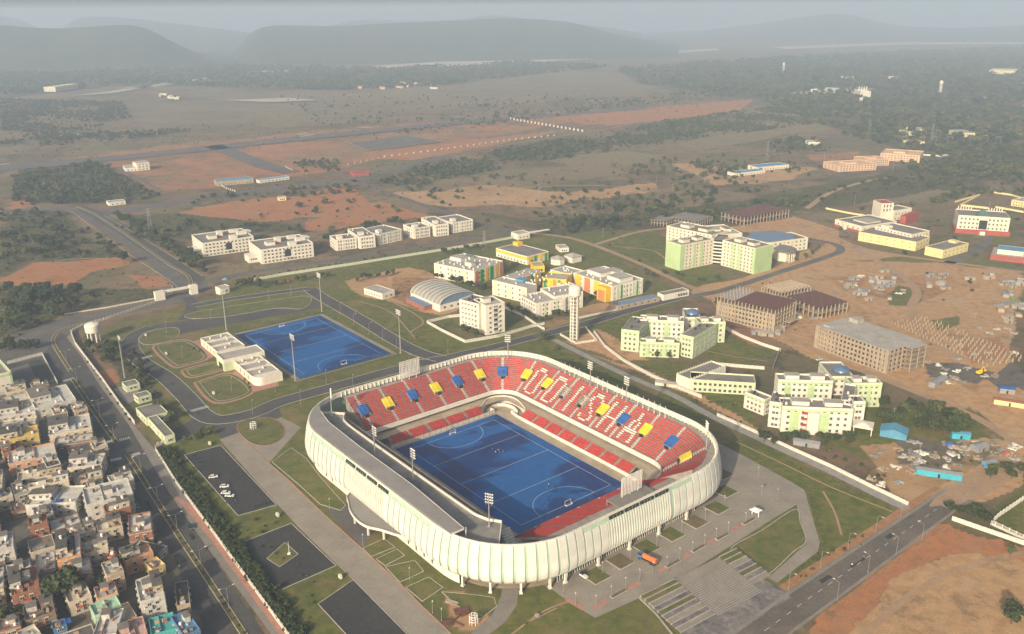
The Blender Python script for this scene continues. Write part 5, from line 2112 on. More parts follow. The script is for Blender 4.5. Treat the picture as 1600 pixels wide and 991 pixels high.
# ---------- unfinished concrete frames
def frame_building(lab, A, B, C, h, floors, walled, roofm, top_frame=True, bays=12, side_bays=7, name='concrete_frame'):
    b = Bld(name, lab, 'building site', A, B, C, h)
    fh = h / floors
    if walled:
        zt = fh * walled
        mb = MB()
        mb.box(.15, b.w - .15, .15, b.d - .15, 0, zt - .3)
        b.put('wall', mb.mesh('wall', M_raw))
        b.windows('f', walled, bays, 1.3, 1.3, 'open', fh=fh)
        b.windows('r', walled, side_bays, 1.3, 1.3, 'open', fh=fh)
        b.windows('l', walled, side_bays, 1.3, 1.3, 'open', fh=fh)
    cm_ = MB()
    cm_.box(-.3, .3, -.3, .3, 0, h)
    cme = cm_.mesh('column', M_raw)
    for i in range(bays + 1):
        for j in range(side_bays + 1):
            if i in (0, bays) or j in (0, side_bays) or (not walled and (i + j) % 2 == 0):
                b.put('column', cme, b.w * i / bays, b.d * j / side_bays)
    for q in range(1, floors + 1):
        z = fh * q
        mb = MB()
        e = .25
        if q == floors or not walled or q > walled:
            mb.box(-e, b.w + e, -e, b.d + e, z - .35, z - .05, 1 if q == floors else 0, True)
        else:
            mb.box(-e, b.w + e, -e, .4, z - .5, z - .05, 0, True)
            mb.box(-e, b.w + e, b.d - .4, b.d + e, z - .5, z - .05, 0, True)
            mb.box(-e, .4, .4, b.d - .4, z - .5, z - .05, 0, True)
            mb.box(b.w - .4, b.w + e, .4, b.d - .4, z - .5, z - .05, 0, True)
        b.put('slab', mb.mesh('slab', [M_raw, roofm]))
    return b


b = frame_building('unfinished concrete block with maroon shuttering roof beside the institute lawn', (1121.5, 463.5), (1212, 485), (1168, 452), 16.5, 5, 4, M_shut, bays=16, side_bays=7)
b.box('grey_slab', .3, b.w * .30, .3, b.d - .3, 16.4, 16.6, M_roofl)
cm_ = MB()
cm_.box(-.2, .2, -.2, .2, 16.5, 18.6)
cme = cm_.mesh('starter_column', M_raw)
for i in range(5):
    for j in range(7):
        b.put('starter_column', cme, b.w * (.03 + .06 * i), b.d * (j + .5) / 7)
b.box('site_porch', b.w + .2, b.w + 5, b.d * .45, b.d * .8, 4.5, 5.0, M_raw)
b = frame_building('bare concrete frame without roof behind the maroon roofed site', (1190.5, 447.5), (1221.4, 458), (1233.5, 437), 10, 3, 0, M_raw, bays=7, side_bays=9)
for i in range(9):
    b.box('roof_beam', .2, b.w - .2, b.d * (i + .5) / 9, b.d * (i + .5) / 9 + .4, 10, 11.0, M_raw)
frame_building('open concrete frame with maroon roof at the middle of the building site', (1229, 462.5), (1279.6, 481), (1273, 453.5), 9.5, 2, 0, M_shut, bays=7, side_bays=7)
b = frame_building('long five storey bare concrete block with rough roof', (1276, 508.5), (1389, 548), (1326, 494.5), 15.5, 5, 5, M_roofl, bays=18, side_bays=7)
b.box('roof_hut', 6, 13, b.d - 8, b.d - 2, 15.4, 18.0, M_roofl)
b.box('roof_hut', 3, 8, 3, 7, 15.4, 16.6, M_roofl)
for i in range(6):
    b.box('roof_box', 12 + i * 9, 13 + i * 9, b.d * .4 + (i % 3) * 2, b.d * .4 + 1.2 + (i % 3) * 2, 15.4, 16.1, M_raw)
b.box('stair_roof', b.w - .3, b.w + 6.0, b.d * .45, b.d * .9, 15.2, 15.6, M_roofl)
for q in range(5):
    b.box('stair_slab', b.w + .3, b.w + 6.0, b.d * .45, b.d * .9, 3 * q + 1.2, 3 * q + 1.5, M_raw)
for yy in (.45, .67, .88):
    b.box('stair_column', b.w + 5.5, b.w + 6.0, b.d * yy, b.d * yy + .5, 0, 15.2, M_raw)
frame_building('far concrete frame with half maroon roof beyond the institute', (1163.6, 340), (1233, 327), (1137, 330), 9, 2, 0, M_shut, bays=14, side_bays=6)
frame_building('far low concrete frame behind the institute', (1046, 339), (1091, 346), (1083, 333.6), 6.5, 2, 0, M_roof, bays=9, side_bays=6)
frame_building('far small concrete frame at the left of the institute', (1018, 343), (1042, 346), (1022, 337), 6, 2, 0, M_roof, bays=5, side_bays=3)
# field of new columns
x0_, y0_ = at(1372, 500)
ca_ = Bld('column_field', '', '', (1386, 505), (1540, 575), (1420, 497), 0.01)
ca_.root.name = 'column_grid'
tag(ca_.root, 'field of bare new columns with scaffolding behind the long concrete block', 'building site')
cm_ = MB()
cm_.box(-.3, .3, -.3, .3, 0, 2.8)
for q in range(4):
    cm_.tube(((q % 2) * .3 - .15, (q // 2) * .3 - .15, 2.8), ((q % 2) * .36 - .18, (q // 2) * .36 - .18, 4.6), .07, .07, 4, 1)
cme = cm_.mesh('column', [M_raw, mat('rust_steel', (.24, .12, .06), .85)])
r = random.Random(4)
for i in range(26):
    for j in range(7):
        if r.random() < .85:
            o = ca_.put('column', cme, ca_.w * (i + .5) / 26, ca_.d * 1.6 * (j + .5) / 7)
            o.scale.z = r.uniform(.7, 1.1)

# ---------- institutions at the right edge
b = Bld('community_hall', 'low cream hall with red base band and white entrance piers', 'hall', (1305, 342.5), (1347, 353.5), (1346, 332), 7.5)
b.shell(M_cream2, M_roof)
b.box('red_base', -.12, b.w + .12, -.12, b.d + .12, 0, 2.4, M_redp)
b.windows('f', 1, 5, 1.6, 1.6, 'plain', sill=3)
b.windows('r', 1, 8, 1.6, 1.6, 'plain', sill=3)
b.headroom(b.w * .3, b.d * .3, b.w * .5, b.d * .4, 1.2, M_cream2, M_roofl)
for q in (.3, .42):
    b.box('pier', b.w * q, b.w * q + 1.6, -3, -.2, 0, 8, M_cream)
t2 = Bld('', '', '', (1378, 318), (1397, 317.5), (1380, 312), 18, root=b)
t2.shell(M_cream2, M_redp, par=.3)
t2.windows('f', 2, 3, 1.4, 3.0, 'plain', z0=8, fh=4.5)
t3 = Bld('', '', '', (1397, 329), (1425, 325), (1388, 322), 11, root=b)
t3.shell(M_cream2, M_roof)
t3.windows('f', 2, 5, 1.4, 1.5, 'plain')
t4 = Bld('', '', '', (1416, 338), (1436, 331), (1412, 335), 10, root=b)
t4.shell(M_redp, M_redp, par=.1)
b = Bld('long_hall', 'long pale yellow hall with white upper storey', 'hall', (1342, 362), (1432, 378), (1364, 354.5), 9)
b.shell(M_pyel, M_roof, par=.6)
b.windows('f', 2, 7, 1.2, .7, 'plain', sill=2.2)
b.windows('r', 2, 4, 1.6, 1.4, 'plain')
t2 = Bld('', '', '', (1368, 353), (1425, 366), (1392, 347), 12, root=b)
t2.shell(M_cream2, M_roof)
t2.windows('f', 1, 10, 1.4, 1.2, 'plain', z0=8.5, fh=3, sill=.8)
t2.windows('r', 3, 5, 1.4, 1.4, 'plain')
t2.headroom(4, 3, 9, 6, 2.4, M_cream2)
b = Bld('annex_hall', 'small pale yellow hall with dark roof beside the long yellow hall', 'hall', (1446, 385), (1474, 391), (1463, 369.5), 8)
b.shell(M_pyel, M_roof, par=.6)
b.windows('r', 2, 6, 1.3, 1.3, 'plain')
b.headroom(3, b.d - 10, 7, 6, 2.4, M_pyel)
b = Bld('office_building', 'cream office building with red ground floor and green pyramid roof light', 'office', (1498, 336), (1579, 341), (1508, 327), 18)
b.shell(M_cream2, M_roof)
b.box('red_base', -1.6, b.w + 1.6, -3.0, b.d + 1, 0, 4.2, M_redp)
b.windows('f', 3, 12, 1.5, 1.8, 'plain', z0=4.3, fh=4.2, skip=lambda c, q: 4 < c < 7)
b.windows('r', 3, 5, 1.5, 1.8, 'plain', z0=4.3, fh=4.2)
b.box('entrance_glass', b.w * .42, b.w * .58, -.2, 0, 5, 14, M_glass)
b.box('entrance_arch', b.w * .38, b.w * .62, -5.0, -3.0, 0, 5.0, M_redp)
b.box('entrance_door', b.w * .45, b.w * .55, -5.1, -4.9, 0, 3.6, M_cream)
mb = MB()
mb.add([(-6, -6, 0), (6, -6, 0), (6, 6, 0), (-6, 6, 0), (0, 0, 5)], [(0, 1, 4), (1, 2, 4), (2, 3, 4), (3, 0, 4)])
b.put('pyramid_roof', mb.mesh('pyramid_roof', mat('green_pyramid', (.07, .17, .15), .4)), b.w * .5, b.d * .35, 18.2)
b.box('pyramid_drum', b.w * .5 - 5, b.w * .5 + 5, b.d * .35 - 5, b.d * .35 + 5, 17, 18.3, M_redp)
for q in range(6):
    b.box('roof_pier', 2 + q * 2.4, 3 + q * 2.4, b.d - 1.4, b.d - .6, 18, 21, M_cream2)
    b.box('roof_pier', b.w - 4 - q * 2.4, b.w - 3 - q * 2.4, b.d - 1.4, b.d - .6, 18, 21, M_cream2)
b = Bld('round_hall', 'low red hall with white band and pale blue roof at the right edge', 'hall', (1548, 397.5), (1604, 404), (1556, 386), 5)
b.shell(M_redp, M_roofl, par=.6)
t2 = Bld('', '', '', (1559, 389.5), (1600, 394), (1565, 383), 8.5, root=b)
t2.shell(M_cream2, M_bluer, par=.15)
b.windows('f', 1, 6, 1.4, 1.3, 'plain', sill=1.5)
b = Bld('villa', 'pale yellow villa among trees at the right edge', 'house', (1581, 312), (1606, 316), (1586, 305), 7)
b.shell(M_pyel, M_roofl)
b.windows('f', 2, 5, 1.3, 1.3, 'plain')

# ---------- farther off
for A, B, C, h, lab in (((1311, 259), (1370, 256), (1332, 250), 9, 'salmon college block, nearest of the salmon group'), ((1352, 250), (1390, 249), (1366, 243.5), 9, 'salmon college block in the middle of the salmon group'),
                        ((1376, 239), (1438, 243), (1395, 233), 11, 'salmon college block with arcades, farthest of the salmon group')):
    b = Bld('college_block', lab, 'college', A, B, C, h, 'salmon college blocks')
    b.shell(M_pinkb, M_pinkb)
    b.windows('f', 3, 12, 1.6, 1.5, 'plain')
    b.windows('r', 3, 4, 1.6, 1.5, 'plain')
    b.windows('l', 3, 4, 1.6, 1.5, 'plain')
    b.headroom(b.w * .3, b.d * .3, b.w * .3, b.d * .4, 2, M_pinkb)
for A, B, C, h, m, rm, lab in (((1149, 271), (1196, 266), (1157, 266), 4.5, M_cream2, M_bluer, 'far white shed with blue sheet roof, nearer of two'), ((1184, 261.5), (1233, 257), (1190, 256), 5.5, M_cream2, M_bluer, 'far white shed with blue sheet roof, farther of two'),
                               ((1499, 208), (1524, 208), (1502, 203), 7, M_pyel, M_roofl, 'far pale yellow control house in the switchyard'), ((1416, 207), (1430, 207), (1419, 203), 6, M_pyel, M_roofl, 'far pale yellow house left of the switchyard'),
                               ((1434, 202.5), (1452, 202), (1437, 198), 7, M_pyel, M_roofl, 'far pale yellow two storey house by the switchyard'), ((1424, 222), (1445, 221.5), (1426, 218.5), 4, M_pyel, M_roofl, 'far low yellow shed below the switchyard'),
                               ((196, 263), (232, 260), (199, 258), 5, M_cream, M_roofl, 'white airport fire station beside the airstrip'), ((213, 255.5), (233, 253.5), (214, 252), 11, M_cream, M_roofl, 'white airport control block with upper storey'),
                               ((338, 284), (396, 279), (342, 279.5), 6, M_raw, M_bluer, 'airport terminal with long bright blue roof'), ((405, 282), (452, 276), (408, 279), 4, M_cream, M_bluer, 'low airport shed with blue awning'),
                               ((170, 317), (196, 314), (172, 313), 4, M_cream, M_roofl, 'small white hut by the road fork'), ((435, 309), (447, 308), (436, 306.5), 4, M_pyel, M_roofl, 'tiny yellow hut on red soil'),
                               ((555, 272), (577, 270), (556, 267), 4, M_redp, M_redp, 'small red roofed hut at the road bend'), ((68, 136), (86, 136), (70, 131), 14, M_cream, M_pyel, 'far white building under the left hill'),
                               ((1288, 141), (1319, 138.5), (1290, 137), 8, M_cream, M_cream, 'far long white building at the temple ground'), ((1345, 143), (1361, 143), (1347, 140), 14, M_cream, M_cream, 'far white temple hall with spires'),
                               ((1546, 110), (1586, 111), (1548, 107), 12, M_pyel, M_cream, 'far long cream building near the right horizon'), ((1264, 222), (1282, 222), (1266, 219), 5, M_cream, M_roofl, 'far small white shed in trees'),
                               ((1526, 153.5), (1546, 152.5), (1527, 151), 5, M_cream, M_roofl, 'far white shed by the pale field')):
    b = Bld('far_building', lab, 'building', A, B, C, h)
    b.shell(m, rm, par=.3)
    b.windows('f', max(1, int(h / 3.5)), max(3, int(b.w / 5)), 1.6, 1.4, 'plain')
    if 'temple hall' in lab:
        for q in range(4):
            mb = MB()
            mb.lathe([(2.2, 13), (1.8, 18), (.9, 23), (0, 26)], 8)
            b.put('spire', mb.mesh('spire', M_cream), b.w * (q + .5) / 4, b.d / 2)
for px, py, h, lab in ((1224, 112, 32, 'far grey water tower on the plain, left one'), (1469, 144, 30, 'far grey water tower on the plain, right one'), (1345, 162, 14, 'far white shrine standing in trees')):
    x, y = at(px, py)
    t = thing('far_tower', lab, 'tower', (x, y, 0))
    mb = MB()
    for q in range(6):
        a = 2 * pi * q / 6
        mb.tube((4 * cos(a), 4 * sin(a), 0), (3.2 * cos(a), 3.2 * sin(a), h * .7), .5, .5, 5)
    mb.tube((0, 0, 0), (0, 0, h * .7), 1.6, 1.6, 8)
    mb.build('legs', M_cream, t)
    mb = MB()
    mb.lathe([(1.5, h * .66), (4.6, h * .72), (4.8, h * .92), (3, h), (0, h * 1.02)], 12)
    mb.build('tank', M_cream, t)
r = random.Random(12)
for i in range(26):
    px, py = r.choice(((r.uniform(218, 352), r.uniform(144, 154)), (r.uniform(530, 680), r.uniform(128, 137)), (r.uniform(1250, 1470), r.uniform(118, 124))))
    b = Bld('village_house', 'tiny pale house in a far village on the plain', 'house', (px, py), (px + r.uniform(3, 7), py - r.uniform(.0, .4)), (px + .5, py - 1.6), r.uniform(4, 7), 'far village houses')
    b.shell(r.choice((M_cream, M_pinkb, M_cream2)), r.choice((M_roofl, M_cream, M_brick)), par=.2)

# ---------- clubhouse of the practice pitch
b = Bld('clubhouse', 'white and green clubhouse with stepped flat roofs beside the practice pitch', 'clubhouse', (337.5, 552), (349, 562.5), (398, 536), 8)
b.shell(M_cream, M_roofl, par=.8)
b.box('green_face', -.1, b.w + .1, -.12, b.d + .1, 0, 5.5, M_pgreen)
b.box('entrance', b.w * .3, b.w * .8, -.2, 0, 0, 4, M_glass)
w1 = Bld('', '', '', (313, 528), (339, 549), (353, 517), 5.5, root=b)
w2 = Bld('', '', '', (363, 562), (394, 588), (404, 553), 5.5, root=b)
for w_ in (w1, w2):
    w_.shell(M_cream, M_roofl, par=.8)
    w_.windows('f', 1, 9, 1.0, 2.6, 'plain', sill=1.2)
    w_.windows('r', 1, 4, 1.4, 1.4, 'plain', sill=1.8)
    for q in range(5):
        w_.box('green_fin', w_.w * (q + .5) / 5 - .5, w_.w * (q + .5) / 5 + .5, -.25, 0, .1, 4.6, M_pgreen)
    for q in (.33, .66):
        w_.box('roof_wall', w_.w * q, w_.w * q + .5, .3, w_.d - .3, 4.6, 6.0, M_cream)
    small_roof_units(w_, 9, 14, M_tankw)
mb = MB()
R_ = w2.d * .30
mb.prism([(0, 0)] + [(R_ * sin(a), R_ - R_ * cos(a)) for a in np.linspace(0, pi / 2, 8)] + [(R_, w2.d), (0, w2.d)], 0, 5.4)
w2.put('rounded_end', mb.mesh('rounded_end', M_cream), w2.w, 0)
# gatehouses and pump houses along the campus wall
for A, B, C, h, lab in (((212, 637), (228, 653), (248, 630), 5, 'green walled flat roofed office by the stadium entrance'), ((230, 651.5), (257.5, 682), (244, 647), 5, 'long narrow gatehouse at the stadium entrance'),
                        ((208, 615.5), (215.5, 621.5), (227, 608.5), 4.2, 'small green and white pump room in the yard'), ((190, 597), (197, 604), (210, 591), 4, 'small pale green hut at the foot of the yard mast')):
    b = Bld('gatehouse', lab, 'building', A, B, C, h, 'service buildings by the wall')
    b.shell(M_pgreen, M_roof, par=.4)
    b.windows('f', 1, 4, 1.2, 1.3, 'shade', sill=1.4)
    b.windows('r', 1, 2, 1.2, 1.3, 'shade', sill=1.4)
    b.box('white_fin', b.w * .4, b.w * .5, -.2, 0, 0, h - .4, M_cream)
# entrance portal by the junction
a_, c_ = at(243, 470), at(309, 458)
ang_ = atan2(c_[1] - a_[1], c_[0] - a_[0])
L_ = math.dist(a_, c_)
t = thing('entrance_gate', 'white portal gate over the campus entrance road', 'gate', (a_[0], a_[1], 0), ang_)
mb = MB()
mb.box(0, L_ * .22, -2, 3, 0, 7.0)
mb.build('gate_pier', M_cream, t)
mb = MB()
mb.box(L_ * .82, L_, -2, 3, 0, 7.4)
mb.build('gate_pier', M_cream, t)
mb = MB()
mb.box(L_ * .22, L_ * .82, -1, 3, 5.4, 6.6, 0, True)
mb.build('gate_beam', M_cream, t)
mb = MB()
for i in range(12):
    mb.box(L_ * (.24 + .047 * i), L_ * (.24 + .047 * i) + .12, .9, 1.0, 0, 2.6)
mb.build('grille', M_dkpost, t)
b = Bld('gate_lodge', 'white block at the inner side of the entrance gate', 'building', (343, 450), (358, 446), (341, 446.5), 6)
b.shell(M_cream, M_roofl, par=.5)
b.windows('f', 1, 2, 1.3, 1.3, sill=1.5)
b = Bld('gate_lodge', 'white gate house with cantilever roof at the end of the service road', 'building', (809, 366), (828, 363), (812, 360), 6)
b.shell(M_cream, M_roofl, par=.5)
b.box('cantilever_roof', b.w, b.w + 24, 0, 4, 5, 5.6, M_cream)
b.windows('f', 1, 3, 1.3, 1.3, sill=1.5)
# round water tank and tower
x, y = at(148, 533)
t = thing('water_tank_tower', 'squat round white water tank on legs by the junction', 'water tank', (x, y, 0))
mb = MB()
mb.lathe([(0, 7.0), (4.9, 7.2), (5.0, 12.0), (4.4, 12.8), (0, 13.8)], 24)
mb.build('tank', M_cream, t, smooth=False)
lg = MB()
lg.box(-.3, .3, -.3, .3, 0, 7.2)
lme = lg.mesh('leg', M_cream)
for i in range(8):
    obj('leg', lme, t, (4 * cos(2 * pi * i / 8), 4 * sin(2 * pi * i / 8), 0))
x, y = at(897, 529.5)
t = thing('water_tower', 'tall white lattice water tower with round tank beside the school', 'water tower', (x, y, 0), STA)
R_ = 2.7
corner = [(R_ * cos(2 * pi * i / 6), R_ * sin(2 * pi * i / 6)) for i in range(6)]
lg = MB()
lg.box(-.38, .38, -.38, .38, 0, 31.5)
lme = lg.mesh('leg', M_cream)
for cx_, cy_ in corner:
    obj('leg', lme, t, (cx_, cy_, 0), atan2(cy_, cx_))
br = MB()
for i in range(6):
    p, q = corner[i], corner[(i + 1) % 6]
    br.obox(((p[0] + q[0]) / 2, (p[1] + q[1]) / 2), atan2(q[1] - p[1], q[0] - p[0]), R_, .34, -.28, .28, 0, True)
bme = br.mesh('ring_beam', M_cream)
for k in range(13):
    obj('ring_beam', bme, t, (0, 0, 1.2 + 2.45 * k))
cr_ = MB()
cr_.tube((0, 0, 0), (0, 0, 32), 1.0, 1.0, 10)
cr_.build('stair_core', M_terr, t)
mb = MB()
mb.lathe([(2.8, 30.6), (4.2, 32.0), (4.3, 36.6), (3.6, 38.0), (1.6, 38.8), (0, 39.0)], 24)
mb.build('tank', M_cream, t)

# ---------- the old town
M_H = {}
for k, c_ in dict(cream=(.60, .53, .40), white=(.58, .56, .50), ivory=(.58, .51, .39), peach=(.60, .33, .20), yellow=(.62, .45, .14), tan=(.46, .36, .25), brown=(.24, .17, .12), pink=(.55, .36, .31), mint=(.40, .58, .42), blue=(.10, .22, .38), teal=(.08, .38, .36), red=(.48, .10, .07),
                  orange=(.62, .30, .12), brick=(.32, .15, .09), grey=(.32, .31, .28), green=(.42, .60, .40)).items():
    M_H[k] = mat('house_' + k, c_, .88, var=.12, scale=.3, streak=.25)
M_R = [mat('town_roof', (.15, .135, .118), .93, var=.2, scale=.35, col2=(.085, .078, .07)), mat('town_roof_pale', (.22, .20, .175), .93, var=.2, scale=.35, col2=(.13, .12, .108)), mat('town_roof_dark', (.07, .068, .065), .93, var=.25, scale=.35, col2=(.12, .11, .10))]
HOUSES = [
    ((55, 638), (118.6, 623), (41, 614), 8, 'white', 1, 'white and cream house with high side wall at the head of the street'),
    ((77, 680), (143, 667), (69, 659), 7, 'cream', 0, 'cream house with walled roof terraces below the high white house'),
    ((1, 689), (60, 677), (0, 675), 7.5, 'yellow', 2, 'house with dark roof and yellow balcony wall'),
    ((-4, 652), (55, 642), (-2, 634), 7, 'white', 0, 'white house with small roof rooms at the left edge'),
    ((-4, 668), (55, 659.5), (-2, 658), 6, 'ivory', 1, 'ivory house with blue awning at the left edge'),
    ((14, 725), (88, 708.5), (12, 706), 7, 'peach', 0, 'peach and orange painted house with long terrace'),
    ((26, 752), (96, 739), (23, 739), 6.5, 'ivory', 0, 'ivory house with long plain side below the orange house'),
    ((73, 730), (95, 724), (66, 714), 9.5, 'white', 1, 'white upper block with two white tanks'),
    ((45, 762), (107, 749), (42, 756), 10, 'cream', 1, 'tall cream house with pale blue roof strip'),
    ((39, 789), (117, 784), (30, 764), 6.5, 'white', 0, 'white house with blue tarpaulin on its terrace'),
    ((105, 731), (158, 725), (99, 715), 7, 'cream', 1, 'cream house with grey terrace beside the dual carriageway'),
    ((117, 753), (160, 742.5), (114, 744), 6.5, 'tan', 0, 'tan house with round roof patch above the white flats'),
    ((135, 789), (208, 770.5), (125, 764), 10.5, 'white', 1, 'three storey white apartment house with balconies facing the camera'),
    ((153, 830), (191, 820), (148.5, 816), 6.5, 'ivory', 0, 'small ivory house below the white apartment house'),
    ((201, 833.5), (237, 826), (187, 808), 8, 'brick', 0, 'house with bare red brick side wall by the carriageway'),
    ((204, 853), (249, 863), (202, 840), 4, 'grey', 2, 'low dark flat roof below the brick wall'),
    ((130, 866), (169, 856.5), (125, 849), 7, 'cream', 1, 'cream house with pale roof and white tank'),
    ((168, 869), (180, 867), (166, 861), 8, 'red', 2, 'narrow house front painted deep red'),
    ((89, 875), (126, 866), (77, 840), 10, 'orange', 2, 'orange trimmed house with rooftop solar panels'),
    ((98, 902), (143, 889.5), (94, 883), 8, 'pink', 0, 'pink railed house with potted plants on its roof'),
    ((18, 931), (62, 918), (11, 896), 10, 'brick', 0, 'unfinished brick house with rubble on its roof'),
    ((56, 895), (87, 887), (46, 869), 5, 'grey', 2, 'low dark roofed house between the brick and orange houses'),
    ((-14, 862), (21, 853), (-16, 838), 9, 'white', 0, 'white framed house with red cloth at the left edge'),
    ((219, 940), (257, 929), (201, 910), 10, 'white', 0, 'white house with round tank wall and spiral stair on its roof'),
    ((148, 962), (190, 946), (140, 945), 6, 'mint', 0, 'house with bright mint green terrace wall'),
    ((177, 977), (214, 962), (172, 951), 6, 'tan', 2, 'tan house with two white tanks at the bottom'),
    ((144, 994), (181, 989), (139, 957), 8, 'white', 1, 'white house with green netting at the bottom edge'),
    ((186, 1002), (230, 988), (180, 975), 6.5, 'pink', 1, 'pale pink house at the bottom edge'),
    ((236, 992), (275, 981), (229, 967), 6, 'teal', 0, 'house with turquoise wall and red terrace'),
    ((287, 994), (313, 983), (272, 961), 7, 'blue', 2, 'blue painted house at the bottom by the road'),
    ((276, 947), (297, 942), (266, 912), 4, 'tan', 2, 'small roofless ruin beside the road'),
    ((238, 890), (258, 881), (234, 874), 5, 'yellow', 1, 'tiny yellow roadside shop with open roof'),
    ((81, 830), (127, 817), (75, 812), 5, 'brown', 0, 'brown half collapsed house in the shade of the white houses'),
    ((0, 634), (45, 623), (-2, 622), 6, 'tan', 2, 'long dark roofed row house by the green school'),
    ((84, 696), (145, 686), (81, 685), 5, 'brown', 0, 'brown row of shops with tin roofs'),
    ((150, 719), (165, 712), (142, 702), 5, 'grey', 2, 'small dark roofed shop on the street corner'),
    ((83, 983), (104, 976), (82, 972), 3, 'blue', 0, 'shed under a blue tarpaulin near the bottom edge'),
    ((-18, 925), (5, 919), (-22, 893), 7, 'ivory', 1, 'ivory house cut by the left edge'),
    ((35, 1000), (63, 987), (30, 985), 5, 'cream', 0, 'cream wall house at the bottom left'),
    ((-25, 770), (3, 764), (-30, 740), 7, 'cream', 0, 'cream house across the lane at the left edge'),
    ((-30, 820), (-2, 812), (-34, 790), 7, 'tan', 1, 'tan house across the lane, half out of view'),
]
def town_house(i, b, h, colr, ri, lab):
    rr = random.Random(100 + i)
    m = M_H[colr]
    b.shell(m, M_R[ri], par=.9 if h > 4.5 else .4, t=.22)
    fl = max(1, int(h / 3.2))
    nf = max(2, int(b.w / 4.2))
    b.windows('f', fl, nf, 1.2, 1.25, 'shade', fh=(h - .9) / fl)
    ns = max(1, int(b.d / 4.5))
    b.windows('l', fl, ns, 1.0, 1.2, 'shade', fh=(h - .9) / fl)
    b.windows('r', fl, ns, 1.0, 1.2, 'shade', fh=(h - .9) / fl)
    for q in range(1, fl + 1):
        b.box('floor_ledge', -.12, b.w + .12, -.16, b.d + .1, q * (h - .9) / fl - .12, q * (h - .9) / fl + .06, M_H['white'] if rr.random() < .5 else m)
    if h > 6:
        b.balcony(b.w * rr.uniform(.1, .5), b.w * .3, (h - .9) / fl * (fl - 1) + .2, 1.1, M_H['white'], rr.choice((m, M_H['white'], M_H['red'])))
        sx, sy = rr.uniform(.5, max(.6, b.w * .55)), rr.uniform(b.d * .3, max(b.d * .31, b.d - 4.2))
        b.headroom(sx, sy, min(3.4, b.w * .35), min(3.6, b.d * .4), 2.5, rr.choice((m, M_H['white'], M_H['ivory'])), M_R[1])
        for q in range(rr.randint(1, 3)):
            b.tank(rr.uniform(.9, b.w - .9), rr.uniform(.9, b.d - .9), rr.choice((M_tankw, M_tankw, M_tankb)), .55, 1.1)
    if h > 6 and b.w > 8 and rr.random() < .75:
        fw = b.w * rr.uniform(.35, .55)
        x0 = rr.choice((0.0, b.w - fw))
        hd = b.d * rr.uniform(.5, .8)
        u = MB()
        u.box(0, fw, 0, hd, h - .9, h + 2.2)
        u.box(-.25, fw + .25, -.25, hd + .25, h + 2.2, h + 2.4, 1, True)
        up = b.put('upper_room', u.mesh('upper_room', [rr.choice((m, M_H['ivory'], M_H['white'], M_H['tan'])), M_R[ri]]), x0, b.d - hd - .05)
        b.windows('f', 1, max(1, int(fw / 3)), 1.1, 1.2, 'shade', z0=h - .9, fh=3, sill=.9, x0=x0, y0=b.d - hd - .05, w=fw, d=hd, m0=.5, m1=.5)
        b.tank(x0 + fw * .5, b.d - hd * .5, M_tankb if rr.random() < .5 else M_tankw, .55, 1.1, h + 2.4)
    # inner dividing walls on the flat roof and odds and ends
    if b.w > 7 and h > 4.5:
        xx = b.w * rr.uniform(.3, .7)
        b.box('terrace_wall', xx, xx + .15, .22, b.d - .22, h - .9, h - .05, m)
    b.clutter(rr.randint(4, 8), 300 + i, [M_R[0], M_H['tan'], M_H['grey'], M_H['brick'], M_H['white']])
    if i < 100 and 'solar' in lab:
        mb = MB()
        mb.add([(0, 0, 0), (1.6, 0, 0), (1.6, 3.2, .8), (0, 3.2, .8)], [(0, 1, 2, 3)])
        pme = mb.mesh('solar_panel', M_glass)
        for q in range(3):
            for p in range(3):
                b.put('solar_panel', pme, 1.2 + q * 1.9, b.d * .3 + p * 3.4, h - .6)
    if i < 100 and ('tarpaulin' in lab or 'awning' in lab):
        b.box('tarpaulin', b.w * .5, b.w * .5 + 4, 1, 4, h - .4, h - .25, M_bluer if 'awning' in lab else M_blue)
    if i < 100 and 'unfinished' in lab:
        for q in range(4):
            b.box('starter_column', b.w * (.1 + .25 * q), b.w * (.1 + .25 * q) + .3, .3, .6, h - .9, h + .7, M_raw)


TOWN = []
for i, (A, B, C, h, colr, ri, lab) in enumerate(HOUSES):
    b = Bld('town_house', lab, 'house', A, B, C, h, 'houses of the old town')
    town_house(i, b, h, colr, ri, lab)
    TOWN.append((b.o[0] + (b.w * cos(b.ang) - b.d * sin(b.ang)) / 2, b.o[1] + (b.w * sin(b.ang) + b.d * cos(b.ang)) / 2, b.w, b.d, b.ang, lab))

# smaller houses that close the rows between them
_ta, _tb = at(150, 690), at(310, 990)
TA = atan2(_tb[1] - _ta[1], _tb[0] - _ta[0]) + pi / 2


def overlaps(x, y, w, d, gap):
    for X, Y, W, D, A, _ in TOWN:
        dx, dy = x - X, y - Y
        u, v = abs(dx * cos(A) + dy * sin(A)), abs(-dx * sin(A) + dy * cos(A))
        if u < (W + w) / 2 + gap and v < (D + d) / 2 + gap:
            return True
    return False


